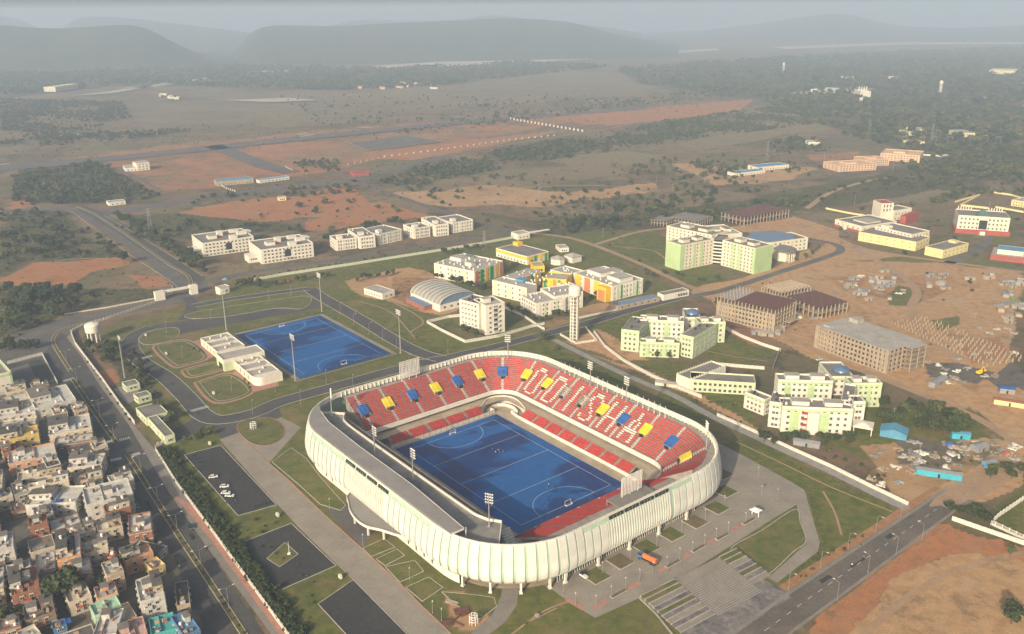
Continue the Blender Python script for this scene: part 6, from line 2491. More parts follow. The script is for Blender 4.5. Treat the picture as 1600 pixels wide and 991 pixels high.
_zone = poly([(-60, 625), (60, 612), (112, 622), (146, 678), (176, 742), (226, 806), (262, 868), (286, 930), (312, 985), (330, 1030), (-120, 1060), (-120, 640)])
_lane = [poly([(8, 700), (22, 760), (36, 820), (60, 880), (62, 905), (30, 900), (8, 840), (-2, 760), (-4, 700)]), poly([(200, 893), (270, 884), (300, 905), (250, 925), (195, 905), (130, 940), (110, 925)])]
_rr = random.Random(5)
_seen = set()
_n = 0
for _t in range(6000):
    q = _rr.uniform(-40, 315), _rr.uniform(620, 1020)
    h = _rr.choice((4.0, 6.5, 6.5, 7.0, 9.5))
    x, y = at(*q, 0)
    X_, Y_ = np.array([x]), np.array([y])
    if not inside(X_, Y_, _zone)[0] or any(inside(X_, Y_, l)[0] for l in _lane):
        continue
    w, d = _rr.uniform(6, 11.5), _rr.uniform(7, 12.5)
    if overlaps(x, y, w, d, .25):
        continue
    near = min(TOWN[:len(HOUSES)], key=lambda t: math.hypot(t[0] - x, t[1] - y))
    side = ('left of' if x < near[0] - 3 else 'right of' if x > near[0] + 3 else 'in front of' if y < near[1] else 'behind')
    colr = _rr.choice(('cream', 'ivory', 'white', 'tan', 'grey', 'peach', 'cream', 'tan', 'brown', 'brick', 'tan', 'ivory'))
    short = ' '.join(near[5].split()[:8]).rstrip(',')
    if short.split()[-1] in ('at', 'the', 'and', 'with', 'of', 'on', 'in', 'by', 'below', 'beside', 'its', 'a', 'two', 'dark', 'long', 'round'):
        short = ' '.join(near[5].split()[:5])
    lab = 'small %s house %s the %s' % (colr, side, short)
    if lab in _seen:
        continue
    _seen.add(lab)
    b = Bld.__new__(Bld)
    b.w, b.d, b.h, b.ang = w, d, h, TA + pi + _rr.uniform(-.05, .05)
    if sin(b.ang + pi / 2) < 0:
        b.ang += pi
    b.o = (x - (w * cos(b.ang) - d * sin(b.ang)) / 2, y - (w * sin(b.ang) + d * cos(b.ang)) / 2)
    b.root = thing('town_house', lab, 'house', (b.o[0], b.o[1], 0), b.ang, 'houses of the old town')
    b.base, b.lx, b.ly, b.la = None, 0, 0, 0
    town_house(500 + _n, b, h, colr, _rr.randint(0, 2), lab)
    TOWN.append((x, y, w, d, b.ang, lab))
    _n += 1
    if _n > 46:
        break
print('filler houses', _n)
b = Bld('green_school', 'tall cream building edged in green at the left edge', 'building', (-42, 594), (17, 580), (-52, 570), 15)
b.shell(M_cream, M_roof)
b.box('green_edge', b.w - 1.2, b.w + .1, -.12, b.d + .1, 0, 14.6, M_lgreen)
b.box('green_edge', -.1, b.w + .1, -.12, b.d + .1, 12.6, 13.8, M_lgreen)
b.windows('f', 1, 6, 1.4, .5, 'plain', sill=7)
# ================================================================== WALLS AND FENCES
M_wallw = mat('whitewash', (.66, .63, .55), .85, var=.12, scale=.4, streak=.2)


def wall_run(label, px, h, pan=3.0, th=.22, m=None, picket=False, cat='wall', name='compound_wall'):
    """boundary wall made of separate panels between posts, following the ground points"""
    line = poly(px) if not isinstance(px[0], tuple) or len(px[0]) == 2 and not isinstance(px, LineW) else list(px)
    L_ = path_len(line)
    pan = max(pan, L_ / 140)
    t = thing(name, label, cat, (line[0][0], line[0][1], 0))
    mb = MB()
    if picket:
        mb.box(-pan / 2, pan / 2, -th / 2, th / 2, 0, h * .45)
        k = 6
        for i in range(k):
            x = -pan / 2 + pan * (i + .5) / k
            mb.box(x - .1, x + .1, -.05, .05, h * .45, h)
        mb.box(-pan / 2, pan / 2, -.07, .07, h * .86, h * .94, 0, True)
        mb.box(-.2, .2, -th, th, 0, h * 1.08)
    else:
        mb.box(-pan / 2, pan / 2, -th / 2, th / 2, 0, h - .12)
        mb.box(-pan / 2, pan / 2, -th / 2 - .08, th / 2 + .08, h - .12, h, 0, True)
        mb.box(-.18, .18, -th / 2 - .1, th / 2 + .1, 0, h + .08)
    me = mb.mesh('wall_panel', m or M_wallw)
    for x, y, a in along(line, pan, pan / 2):
        obj('wall_panel', me, t, (x - line[0][0], y - line[0][1], 0), a)
    return t


class LineW(list):
    pass


wall_run('white picket wall with hedge between dual carriageway and stadium grounds', [(243, 704), (277, 758), (337, 839), (390, 912), (452, 997)], 2.2, 3.0, picket=True, name='boundary_fence', cat='fence')
wall_run('curved end of white picket wall beside the stadium entrance', [(243, 704), (248, 697), (262, 692)], 2.2, 2.0, picket=True, name='boundary_fence', cat='fence')
wall_run('white boundary wall along the carriageway before the water tank', [(111, 520), (118, 539), (140, 568), (162, 597), (188, 634), (211, 664)], 2.4, 3.0)
wall_run('white grille fence at the road junction', [(112, 519), (130, 510), (170, 498), (243, 474)], 2.0, 3.0, picket=True, name='boundary_fence', cat='fence')
wall_run('white parapet along the outer side of the curving road', [(101, 492), (170, 481), (243, 467), (268, 456), (270, 448)], 1.0, 3.0)
wall_run('white boundary wall below the hostel service road', [(385, 441), (440, 431), (540, 416), (660, 397), (740, 384), (806, 372)], 2.4, 4.0, m=mat('pale_green_wall', (.55, .60, .46), .85, var=.12, scale=.4, streak=.2))
wall_run('white wall around the yard of the tall flats', [(736, 493), (700, 497), (667, 505), (690, 518), (727, 536), (780, 527), (830, 512), (850, 508)], 2.2, 3.0)
wall_run('white wall from the flats to the road', [(789, 482), (815, 494), (822, 498), (846, 514), (853, 517)], 2.0, 3.0)
wall_run('white wall along the road below the school', [(905, 498), (960, 486), (1020, 472), (1060, 462)], 1.5, 3.0)
wall_run('white wall around the foot of the water tower', [(875, 524), (900, 538), (932, 533), (915, 513)], 1.6, 2.5)
wall_run('white wall between stadium drain and green hostels', [(928, 520), (945, 543), (975, 566), (1020, 590), (1060, 608), (1095, 622)], 2.2, 3.0)
wall_run('white wall along the drain path to the near road', [(1120, 650), (1180, 677), (1240, 705), (1300, 732), (1360, 762), (1421, 791)], 2.0, 3.5)
wall_run('white wall beside the green hostel lawn', [(1134, 515), (1160, 528), (1190, 540), (1218, 549)], 2.2, 3.0)
wall_run('low grey wall at the side of the hostel lawn', [(1218, 549), (1208, 576)], 2.0, 3.0, m=M_terr)
wall_run('white wall behind the link building', [(1118, 571), (1150, 574), (1198, 578)], 2.2, 3.0)
wall_run('white wall of the bare field across the near road', [(1487, 813), (1530, 828), (1600, 852)], 2.2, 3.0)
wall_run('white pillared wall of the compound at the right edge', [(1604, 778), (1560, 808), (1548, 820), (1604, 846)], 2.4, 3.0, picket=True)
wall_run('low white wall by the green school', [(12, 569), (66, 555), (90, 600)], 2.0, 3.0)
wall_run('yellow pillared wall above the community hall', [(1290, 327), (1330, 335), (1350, 338)], 2.0, 3.0, m=M_pyel)
wall_run('yellow wall bending round the villa garden', [(1492, 317), (1530, 306), (1500, 322), (1545, 327)], 2.2, 4.0, m=M_pyel)
wall_run('yellow wall behind the office building', [(1555, 325), (1600, 333)], 2.2, 4.0, m=M_pyel)
wall_run('yellow wall at the top of the villa garden', [(1553, 302), (1580, 306), (1600, 312)], 2.2, 4.0, m=M_pyel)
wall_run('far white wall along the college road', [(1438, 243), (1470, 245), (1488, 242)], 2.5, 5.0)


def post_row(label, px, step, name='marker_post', h=1.6, w=1.1):
    line = poly(px)
    mb = MB()
    mb.box(-w, w, -.25, .25, 0, h)
    me = mb.mesh(name, M_wallw)
    for x, y, a in along(line, step):
        tag(obj(name, me, None, (x, y, 0), a), label, 'post', 'white posts of the airport fence')


post_row('white post of the airport perimeter beyond the trees', [(798, 187), (850, 196), (915, 207)], 13, h=4.0, w=2.2)
post_row('white post of the airport perimeter along the tree belt', [(545, 258), (600, 246), (700, 233), (800, 219), (870, 212)], 14, h=2.6, w=1.5)
post_row('white post beside the airport terminal', [(345, 290), (352, 295), (368, 300)], 6, h=2.5, w=.9)
post_row('white post near the airport car park', [(446, 262), (452, 265), (458, 268)], 6, h=2.5, w=.9)

# ================================================================== TREES
def leaf_mat(name, c1, c2):
    m = mat(name, c1, .8, var=.2, scale=.5, col2=c2, rnd=.28, spec=.15)
    return m


M_leaf = [leaf_mat('leaf_dark', (.036, .055, .020), (.062, .078, .028)), leaf_mat('leaf_mid', (.060, .080, .026), (.10, .108, .038)), leaf_mat('leaf_dry', (.105, .098, .040), (.075, .082, .030))]
M_bark = mat('bark', (.12, .09, .065), .95, var=.2, scale=1.0)


def crown_mesh(name, m, rx, rz, zc, nl, ls, seed, lobes=7):
    """leaf faces spread in clumps through an uneven crown"""
    r = np.random.RandomState(seed)
    V, Fc = [], []
    cl = []
    for i in range(lobes):
        a = 2 * pi * i / lobes + r.uniform(-.4, .4)
        k = r.uniform(.25, .72)
        cl.append((rx * k * cos(a), rx * k * sin(a), zc + rz * r.uniform(-.5, .55), rx * r.uniform(.32, .55)))
    cl.append((0, 0, zc + rz * .35, rx * .55))
    per = nl // len(cl)
    for cx_, cy_, cz_, cr_ in cl:
        for _ in range(per):
            d = r.normal(size=3)
            d /= np.linalg.norm(d) + 1e-9
            q = r.uniform(.55, 1.0)
            p = np.array([cx_, cy_, cz_]) + d * cr_ * q * np.array([1, 1, .8])
            n = d + r.normal(size=3) * .45
            n /= np.linalg.norm(n)
            u = np.cross(n, [0, 0, 1.]) + 1e-3
            u /= np.linalg.norm(u)
            v = np.cross(n, u)
            s = ls * r.uniform(.6, 1.25)
            o = len(V)
            V += [tuple(p - u * s - v * s * .5), tuple(p + u * s - v * s * .6), tuple(p + u * s * .7 + v * s * .7), tuple(p - u * s * .6 + v * s * .6)]
            Fc.append((o, o + 1, o + 2, o + 3))
    me = bpy.data.meshes.new(name)
    me.from_pydata(V, [], Fc)
    me.materials.append(m)
    me.update()
    return me


def trunk_mesh(h, r0, seed):
    rr = random.Random(seed)
    mb = MB()
    mb.tube((0, 0, -.2), (0, 0, h * .55), r0, r0 * .7, 7)
    for i in range(4):
        a = i * 1.6 + rr.random()
        mb.tube((0, 0, h * (.40 + .04 * i)), (cos(a) * h * .28, sin(a) * h * .28, h * rr.uniform(.7, .85)), r0 * .5, r0 * .2, 5)
    return mb.mesh('trunk', M_bark)


TREES = []
for i, (mi, rx, rz, zc, h, nl, ls) in enumerate(((0, 3.6, 2.9, 4.9, 5.0, 1000, .42), (1, 3.1, 2.6, 4.4, 4.6, 900, .40), (1, 2.4, 2.6, 4.2, 4.6, 700, .36), (2, 2.8, 2.2, 4.0, 4.4, 650, .38), (0, 4.4, 3.2, 5.4, 5.6, 1200, .48))):
    TREES.append((trunk_mesh(h, .22, i), crown_mesh('crown', M_leaf[mi], rx, rz, zc, nl, ls, 20 + i)))
BUSH = [crown_mesh('foliage', M_leaf[k], 1.2, .8, .75, 260, .24, 60 + k, 5) for k in range(3)]


def tree(px, py, k, s, label, group):
    x, y = at(px, py)
    t = thing('tree', label, 'tree', (x, y, 0), random.uniform(0, 6.28), group)
    tk, cr = TREES[k]
    sc = (s, s, s * random.uniform(.88, 1.12))
    obj('trunk', tk, t, scale=sc)
    obj('crown', cr, t, scale=sc)


def tree_row(pts, n, ks, s0, s1, label, group, jit=1.0):
    L_ = poly(pts)
    tot = path_len(L_)
    for x, y, a in along(L_, tot / n, tot / n / 2):
        k = random.choice(ks)
        s = random.uniform(s0, s1)
        t = thing('tree', label, 'tree', (x + random.gauss(0, jit), y + random.gauss(0, jit), 0), random.uniform(0, 6.28), group)
        tk, cr = TREES[k]
        sc = (s, s, s * random.uniform(.88, 1.12))
        obj('trunk', tk, t, scale=sc)
        obj('crown', cr, t, scale=sc)


def bush_row(pts, n, s0, s1, label, group, jit=.6, ks=(0, 1, 2)):
    L_ = poly(pts)
    tot = path_len(L_)
    for x, y, a in along(L_, tot / n, tot / n / 2):
        s = random.uniform(s0, s1)
        o = obj('shrub', BUSH[random.choice(ks)], None, (x + random.gauss(0, jit), y + random.gauss(0, jit), 0), random.uniform(0, 6.28), (s, s, s * random.uniform(.8, 1.2)))
        tag(o, label, 'shrub', group)


tree_row([(182, 340), (210, 356), (240, 376), (270, 396), (300, 414), (322, 432)], 24, (0, 0, 4), .95, 1.4, 'dark tree in the row lining the dual carriageway to the white hostels', 'trees lining the dual carriageway', 2.0)
tree_row([(262, 385), (290, 402), (312, 415)], 7, (0, 4), 1.0, 1.3, 'dark tree behind the carriageway row near the first hostel', 'trees near the first hostel', 2.0)
tree_row([(360, 449), (385, 446), (410, 446)], 5, (0, 1), .7, 1.1, 'tree on the lawn inside the entrance gate', 'trees inside the gate', 1.5)
tree_row([(548, 442), (580, 436), (620, 428)], 6, (0, 1), .6, .9, 'tree along the track above the vaulted hall', 'trees above the vaulted hall', 1.5)
tree_row([(690, 400), (720, 394), (760, 388)], 6, (0, 1), .6, .9, 'tree by the white wall behind the school', 'trees behind the school', 1.5)
tree_row([(790, 482), (815, 492), (840, 505), (862, 500), (890, 492)], 12, (0, 1, 2), .6, .95, 'small tree along the front of the school blocks', 'trees in front of the school', 1.5)
tree_row([(700, 442), (735, 450), (762, 455)], 7, (0, 1), .6, .9, 'tree in the gap between vaulted hall and school', 'trees by the vaulted hall', 1.5)
tree_row([(905, 472), (950, 460), (1000, 449)], 9, (0, 1, 2), .5, .8, 'small tree along the front of the long school hostel', 'trees before the long school hostel', 1.5)
tree_row([(752, 414), (775, 408), (800, 418), (830, 412)], 7, (0, 1), .5, .8, 'small tree between the school blocks', 'trees between the school blocks', 1.5)
tree_row([(670, 425), (685, 436), (720, 444)], 6, (0, 1, 2), .5, .8, 'small tree at the foot of the panelled school block', 'trees at the panelled school block', 1.2)
tree_row([(1000, 425), (1025, 435), (1040, 428), (1100, 442), (1130, 438)], 9, (0, 1), .5, .8, 'small tree on the institute lawn', 'trees on the institute lawn', 2)
tree_row([(1240, 412), (1262, 400), (1280, 385)], 5, (1, 2), .6, .9, 'tree beside the institute road', 'trees beside the institute road', 2)
tree_row([(1300, 362), (1330, 358), (1440, 358), (1480, 366), (1500, 392), (1530, 408)], 10, (0, 1, 2), .6, 1.0, 'tree among the yellow and red halls', 'trees among the halls', 3)
tree_row([(400, 452), (440, 446), (480, 438), (520, 432)], 9, (0, 1), .5, .9, 'tree along the lawn below the white boundary wall', 'trees below the boundary wall', 2)
tree_row([(960, 425), (990, 438), (1015, 448)], 6, (1, 2), .5, .8, 'young tree on the bank beside the school road', 'trees beside the school road', 2)
tree_row([(880, 358), (910, 352), (940, 352), (970, 346)], 7, (0, 4), .9, 1.3, 'big dark tree by the gate house with cantilever roof', 'trees by the far gate house', 3)
tree_row([(720, 520), (735, 524), (748, 527)], 4, (0, 1), .7, .9, 'bushy tree at the foot of the tall flats', 'trees at the foot of the flats', 1)
tree_row([(845, 533), (856, 534)], 2, (1,), .8, 1.0, 'round tree at the road corner below the water tower', 'trees at the road corner', 1)
tree_row([(1010, 556), (1050, 562)], 3, (1, 2), .7, .9, 'tree against the low green wing of the hostel', 'trees by the low green wing', 1)
tree_row([(1120, 484), (1150, 492), (1170, 500)], 5, (0, 4), 1.0, 1.4, 'dark tree between green hostel and maroon roofed site', 'trees by the building site', 2)
tree_row([(1200, 695), (1240, 690), (1280, 688), (1310, 694), (1330, 690)], 14, (0, 1), .55, .9, 'small tree in the thicket in front of the cream hostel', 'trees in front of the cream hostel', 2)
tree_row([(1370, 655), (1400, 665), (1440, 672), (1480, 680), (1510, 672), (1480, 655), (1430, 648), (1395, 640)], 34, (0, 0, 1), .8, 1.2, 'dark tree in the thicket between hostel and site huts', 'thicket between hostel and site huts', 3)
tree_row([(1540, 750), (1570, 745), (1600, 740)], 6, (0, 1), .7, 1.0, 'tree beside the dirt road at the right edge', 'trees by the dirt road', 2)
tree_row([(1480, 800), (1500, 806), (1540, 815)], 5, (0, 1), .6, .9, 'tree at the corner wall across the near road', 'trees at the corner wall', 1.5)
tree(1580, 975, 0, 1.25, 'lone dark tree on the bare red field', None)
tree(1578, 868, 1, .7, 'small lone tree by the white field wall', None)
tree(194, 412, 0, 1.7, 'big lone dark tree at the edge of the red field', None)
tree_row([(20, 375), (60, 385), (90, 370), (40, 400), (10, 395), (110, 395)], 16, (0, 1, 4), 1.0, 1.6, 'tree in the scrub left of the carriageway', 'trees left of the carriageway', 5)
tree_row([(0, 470), (40, 475), (80, 470), (30, 495), (10, 520), (40, 515), (110, 475), (20, 455), (60, 458), (140, 466)], 38, (0, 0, 4), .9, 1.5, 'dark tree in the wood beside the road junction', 'wood by the junction', 4)
tree_row([(0, 550), (30, 548), (60, 545)], 9, (0, 4), .8, 1.1, 'dark tree in the row above the green school yard', 'trees above the school yard', 1.5)
tree_row([(140, 545), (160, 560), (175, 570), (165, 545), (200, 575), (215, 590), (225, 605), (205, 560)], 22, (0, 1, 2), .7, 1.15, 'tree in the yard between wall and water tank', 'trees in the tank yard', 2)
tree_row([(240, 640), (262, 650), (280, 660)], 5, (1, 2), .7, 1.0, 'tree on the lawn behind the gatehouse', 'trees behind the gatehouse', 1.5)
tree_row([(290, 690), (310, 684), (330, 680)], 5, (1, 2), .6, .8, 'tree beside the entrance road', 'trees beside the entrance road', 1.2)
for px, py, k, s, lab in ((100, 942, 4, 1.6, 'big dark tree between the brick house and the pink house'), (122, 925, 0, 1.3, 'dark tree beside the big town tree'), (80, 952, 0, 1.2, 'dark tree left of the big town tree'), (172, 905, 1, 1.3, 'yellow green tree below the red house front'),
                          (195, 893, 1, 1.2, 'leafy tree next to the yellow roadside shop'), (160, 922, 1, 1.0, 'leafy tree in the lane behind the white tank house'), (12, 980, 1, 1.2, 'olive tree at the bottom left corner'), (30, 975, 0, .9, 'tree beside the olive tree at the bottom left'),
                          (50, 960, 3, .9, 'dry tree near the bottom left corner'), (150, 690, 0, .6, 'small tree at the street head'), (62, 868, 2, .5, 'small tree on the town lane')):
    tree(px, py, k, s, lab, 'trees of the old town')
# hedge along the white picket wall: single shrubs, close set


def hedge(label, lines, n, s0, s1):
    """one close grown hedge"""
    V, Fc = [], []
    for pts, jit in lines:
        L_ = poly(pts)
        tot = path_len(L_)
        for x, y, a in along(L_, tot / n, tot / n / 2):
            me = random.choice(BUSH[:2])
            co = np.empty(len(me.vertices) * 3, np.float32)
            me.vertices.foreach_get('co', co)
            co = co.reshape(-1, 3) * random.uniform(s0, s1)
            a = random.uniform(0, 6.28)
            R = np.array([[cos(a), -sin(a), 0], [sin(a), cos(a), 0], [0, 0, 1]], np.float32)
            co = co @ R.T + np.array([x + random.gauss(0, jit), y + random.gauss(0, jit), 0], np.float32)
            o = sum(len(v) for v in V)
            V.append(co)
            Fc.append(np.arange(len(co)).reshape(-1, 4) + o)
    v = np.concatenate(V)
    f = np.concatenate(Fc)
    me = bpy.data.meshes.new('hedge')
    me.from_pydata(v.tolist(), [], f.tolist())
    me.materials.append(M_leaf[0])
    tag(obj('hedge', me), label, 'hedge', None, 'stuff')


hedge('tall green hedge inside the white picket wall', [([(250, 706), (284, 757), (345, 838), (398, 911), (462, 1000)], .5), ([(256, 704), (290, 753), (352, 836), (405, 908), (470, 1000)], .8), ([(262, 703), (296, 750), (358, 833), (411, 904), (478, 1000)], 1.0)], 100, 1.1, 1.9)
bush_row([(205, 662), (190, 640), (150, 583), (128, 545)], 16, .6, 1.0, 'low shrub inside the carriageway wall', 'shrubs inside the carriageway wall', .6)
for ml in ([(182, 692), (159, 660), (113, 592)], [(199, 711), (238, 772), (280, 838), (330, 913), (384, 996)]):
    bush_row(ml, 34, .35, .6, 'low shrub planted in the road median', 'shrubs in the road median', .2, (1, 2))
bush_row([(365, 440), (440, 428), (540, 412), (600, 402), (680, 392)], 26, .9, 1.6, 'shrub along the verge of the hostel service road', 'shrubs by the service road', 1.0)
bush_row([(560, 400), (660, 386), (760, 368)], 10, .6, 1.0, 'shrub in front of the stepped hostels', 'shrubs by the stepped hostels', 1.0)
bush_row([(395, 812), (430, 806), (410, 836), (375, 828), (500, 925), (455, 940), (440, 965), (485, 985)], 22, .35, .8, 'small shrub on the lawn between the parking lots', 'shrubs between parking lots', 3)
bush_row([(1262, 767), (1277, 812), (1288, 850), (1280, 868), (1240, 900)], 26, .3, .45, 'yellow green bedding plant along the curved path', 'bedding plants by the path', .4, (1, 2))
bush_row([(1250, 905), (1300, 870), (1350, 838)], 14, .4, .7, 'shrub on the bank above the near road', 'shrubs above the near road', 1.2)
bush_row([(1120, 640), (1200, 678), (1290, 716), (1350, 745)], 22, .3, .7, 'low scrub along the stadium side of the drain', 'scrub by the drain', 2.5)
bush_row([(1250, 690), (1290, 706), (1340, 728), (1380, 752)], 16, .6, 1.1, 'shrub behind the white drain wall', 'shrubs behind the drain wall', 1.5)
bush_row([(870, 545), (900, 560), (960, 590)], 10, .4, .9, 'scrub between stadium and drain path', 'scrub behind the stadium', 3)
bush_row([(305, 545), (320, 552)], 5, .5, .8, 'round shrub in the clubhouse garden', 'shrubs in the clubhouse garden', .8, (0,))
bush_row([(378, 592), (388, 600), (390, 607)], 5, .5, .8, 'round shrub at the corner of the clubhouse garden', 'shrubs at the garden corner', .6, (0,))
bush_row([(1090, 628), (1130, 632), (1180, 640)], 8, .5, .9, 'shrub below the link building', 'shrubs below the link building', 1.5)


# ------------------------------------------------------------------ far woods (uncountable): leaf clumps set on points
def wood(name, label, zones, spacing, s0, s1, seed):
    r = np.random.RandomState(seed)
    pts, scl = [], []
    for P, dens in zones:
        q = np.array(poly(P))
        x0, y0 = q.min(0)
        x1, y1 = q.max(0)
        n = int((x1 - x0) * (y1 - y0) / spacing ** 2 * dens)
        X = r.uniform(x0, x1, n)
        Y = r.uniform(y0, y1, n)
        k = inside(X, Y, q)
        # clearings and clumps
        c = np.sin(X / 61 + 1.7 * np.sin(Y / 97)) * np.sin(Y / 73 + 1.3 * np.sin(X / 83)) + .35 * np.sin(X / 23) * np.sin(Y / 31)
        k &= (c > -.45) | (r.rand(n) < .25)
        pts.append(np.stack([X[k], Y[k], np.zeros(k.sum())], -1))
        scl.append(r.uniform(s0, s1, k.sum()) * (1 + .35 * c[k].clip(-1, 1)))
    pts = np.concatenate(pts)
    scl = np.concatenate(scl)
    me = bpy.data.meshes.new(name)
    me.vertices.add(len(pts))
    me.vertices.foreach_set('co', pts.ravel())
    a = me.attributes.new('size', 'FLOAT', 'POINT')
    a.data.foreach_set('value', scl.astype(np.float32))
    o = obj(name, me)
    tag(o, label, None, None, 'stuff')
    md = o.modifiers.new('trees', 'NODES')
    md.node_group = WOOD_NG
    return len(pts)


def wood_group():
    ng = bpy.data.node_groups.new('wood', 'GeometryNodeTree')
    ng.interface.new_socket('Geometry', in_out='INPUT', socket_type='NodeSocketGeometry')
    ng.interface.new_socket('Geometry', in_out='OUTPUT', socket_type='NodeSocketGeometry')
    N = ng.nodes.new
    L = ng.links.new
    gi, go = N('NodeGroupInput'), N('NodeGroupOutput')
    join = N('GeometryNodeJoinGeometry')
    for i, (mi, sd) in enumerate(((0, 1), (0, 2), (1, 3), (2, 4))):
        cm_ = crown_mesh('far_crown', M_leaf[mi], 3.4, 2.6, 3.0, 120, 1.0, 80 + sd, 6)
        po = bpy.data.objects.new('far_crown', cm_)
        oi = N('GeometryNodeObjectInfo')
        oi.inputs['Object'].default_value = po
        oi.inputs['As Instance'].default_value = True
        L(oi.outputs['Geometry'], join.inputs[0])
    iop = N('GeometryNodeInstanceOnPoints')
    iop.inputs['Pick Instance'].default_value = True
    ri = N('FunctionNodeRandomValue')
    ri.data_type = 'INT'
    ri.inputs[4].default_value = 0
    ri.inputs[5].default_value = 3
    rr = N('FunctionNodeRandomValue')
    rr.data_type = 'FLOAT_VECTOR'
    rr.inputs[0].default_value = (0, 0, 0)
    rr.inputs[1].default_value = (0, 0, 6.28)
    na = N('GeometryNodeInputNamedAttribute')
    na.data_type = 'FLOAT'
    na.inputs[0].default_value = 'size'
    L(gi.outputs[0], iop.inputs['Points'])
    L(join.outputs[0], iop.inputs['Instance'])
    L(ri.outputs[2], iop.inputs['Instance Index'])
    L(rr.outputs[0], iop.inputs['Rotation'])
    L(na.outputs[0], iop.inputs['Scale'])
    L(iop.outputs[0], go.inputs[0])
    return ng


WOOD_NG = wood_group()
nw = wood('far_wood', 'hazy belt of far woods across the plain and at the foot of the hills', [
    ([(0, 96), (360, 104), (620, 107), (820, 97), (960, 104), (720, 130), (480, 140), (200, 132), (0, 150)], .30),
    ([(960, 108), (1250, 88), (1600, 74), (1650, 110), (1650, 160), (1420, 160), (1300, 165), (1180, 150), (1000, 130)], .30),
    ([(430, 140), (560, 128), (720, 122), (700, 134), (520, 142)], .5),
    ([(1180, 150), (1420, 158), (1650, 150), (1650, 215), (1420, 240), (1300, 205)], .35),
], 13, 1.2, 2.3, 3)
nw += wood('wood_belt', 'belt of trees between airfield and farmland and scrub woods nearby', [
    ([(592, 288), (640, 266), (760, 240), (900, 215), (1050, 190), (1160, 172), (1290, 166), (1300, 190), (1130, 212), (1000, 232), (860, 250), (720, 276), (660, 290)], 1.2),
    ([(20, 268), (150, 255), (205, 283), (250, 308), (200, 316), (120, 318), (20, 322)], .9),
    ([(0, 155), (190, 160), (205, 185), (130, 205), (0, 228)], .7), ([(60, 215), (240, 205), (330, 195), (330, 200), (240, 214), (60, 232)], .9),
    ([(830, 335), (1000, 342), (1130, 325), (1280, 300), (1420, 268), (1600, 226), (1650, 240), (1600, 262), (1480, 290), (1330, 305), (1230, 325), (1130, 340), (1000, 356), (880, 366)], .65),
    ([(1400, 245), (1500, 230), (1600, 225), (1650, 300), (1600, 310), (1500, 300), (1420, 275)], .8),
    ([(1290, 322), (1340, 328), (1440, 318), (1500, 298), (1560, 300), (1500, 312), (1440, 326), (1360, 332)], .6),
    ([(460, 256), (530, 248), (530, 268), (470, 270)], 1.0), ([(1200, 225), (1260, 215), (1300, 235), (1200, 245)], .8),
    ([(200, 336), (300, 334), (480, 360), (300, 372), (250, 370)], .22), ([(400, 330), (560, 310), (700, 335), (560, 355), (480, 362), (420, 352)], .06),
    ([(0, 330), (100, 332), (200, 400), (60, 408), (0, 430)], .5), ([(0, 446), (110, 450), (250, 455), (235, 468), (100, 490), (0, 545)], .45), ([(165, 335), (200, 352), (300, 412), (325, 436), (300, 425), (240, 385), (160, 345)], .5), ([(430, 150), (900, 150), (1100, 160), (850, 180), (500, 200)], .05),
    ([(600, 290), (900, 262), (1050, 255), (1020, 300), (860, 325), (720, 330)], .10), ([(650, 318), (830, 326), (1000, 334), (1130, 316), (1060, 296), (900, 312)], .35), ([(1010, 252), (1150, 240), (1300, 250), (1250, 300), (1060, 310)], .22), ([(560, 215), (700, 190), (900, 165), (1120, 140), (1150, 150), (900, 178), (700, 205)], .12), ([(300, 305), (420, 296), (560, 290), (560, 300), (420, 316), (300, 322)], .25), ([(330, 355), (560, 352), (700, 340), (780, 350), (640, 372), (500, 376)], .14), ([(1380, 390), (1420, 400), (1600, 350), (1600, 330), (1430, 350)], .10),
], 9, .55, 1.15, 5)
nw += wood('scrub', 'scattered bushes dotted over the dry plain', [
    ([(0, 205), (330, 195), (700, 150), (1150, 130), (1300, 165), (1150, 170), (700, 215), (300, 240), (0, 262)], .10),
    ([(250, 300), (560, 262), (1000, 230), (1300, 195), (1420, 240), (1300, 280), (1000, 340), (700, 345), (480, 362), (250, 372)], .09),
    ([(0, 330), (100, 332), (270, 445), (100, 490), (0, 560)], .35), ([(900, 365), (1030, 362), (1060, 400), (1000, 410)], .10),
    ([(1100, 440), (1250, 400), (1600, 420), (1600, 720), (1450, 780), (1280, 560)], .05),
    ([(560, 470), (640, 490), (660, 540), (600, 520)], .2), ([(870, 545), (1000, 600), (1400, 795), (1250, 760), (1100, 660), (950, 580)], .12),
], 9, .14, .42, 8)
gr = []
r_ = np.random.RandomState(9)

# ================================================================== LAMPS, POLES, PYLONS
M_pole = plain('lamp_post_grey', (.36, .36, .35), .5, .4)


def lamp_mesh(h, arms, arm_l):
    mb = MB()
    mb.tube((0, 0, 0), (0, 0, h), .10, .06, 6)
    mb.box(-.18, .18, -.18, .18, 0, .35)
    for s in arms:
        mb.tube((0, 0, h - .1), (0, s * arm_l, h + .5), .05, .04, 5)
    p = mb.mesh('post', M_pole)
    hd = MB()
    hd.box(-.14, .14, -.45, .45, -.08, .06, 0, True)
    return p, hd.mesh('lamp_head', M_lamp)


def lamps(px, h, arms, arm_l, ang, label, group, name='street_lamp'):
    p, hm = lamp_mesh(h, arms, arm_l)
    for (x_, y_) in px:
        x, y = at(x_, y_)
        t = thing(name, label, 'street lamp', (x, y, 0), ang, group)
        obj('post', p, t)
        for s in arms:
            obj('lamp_head', hm, t, (0, s * (arm_l + .3), h + .5))


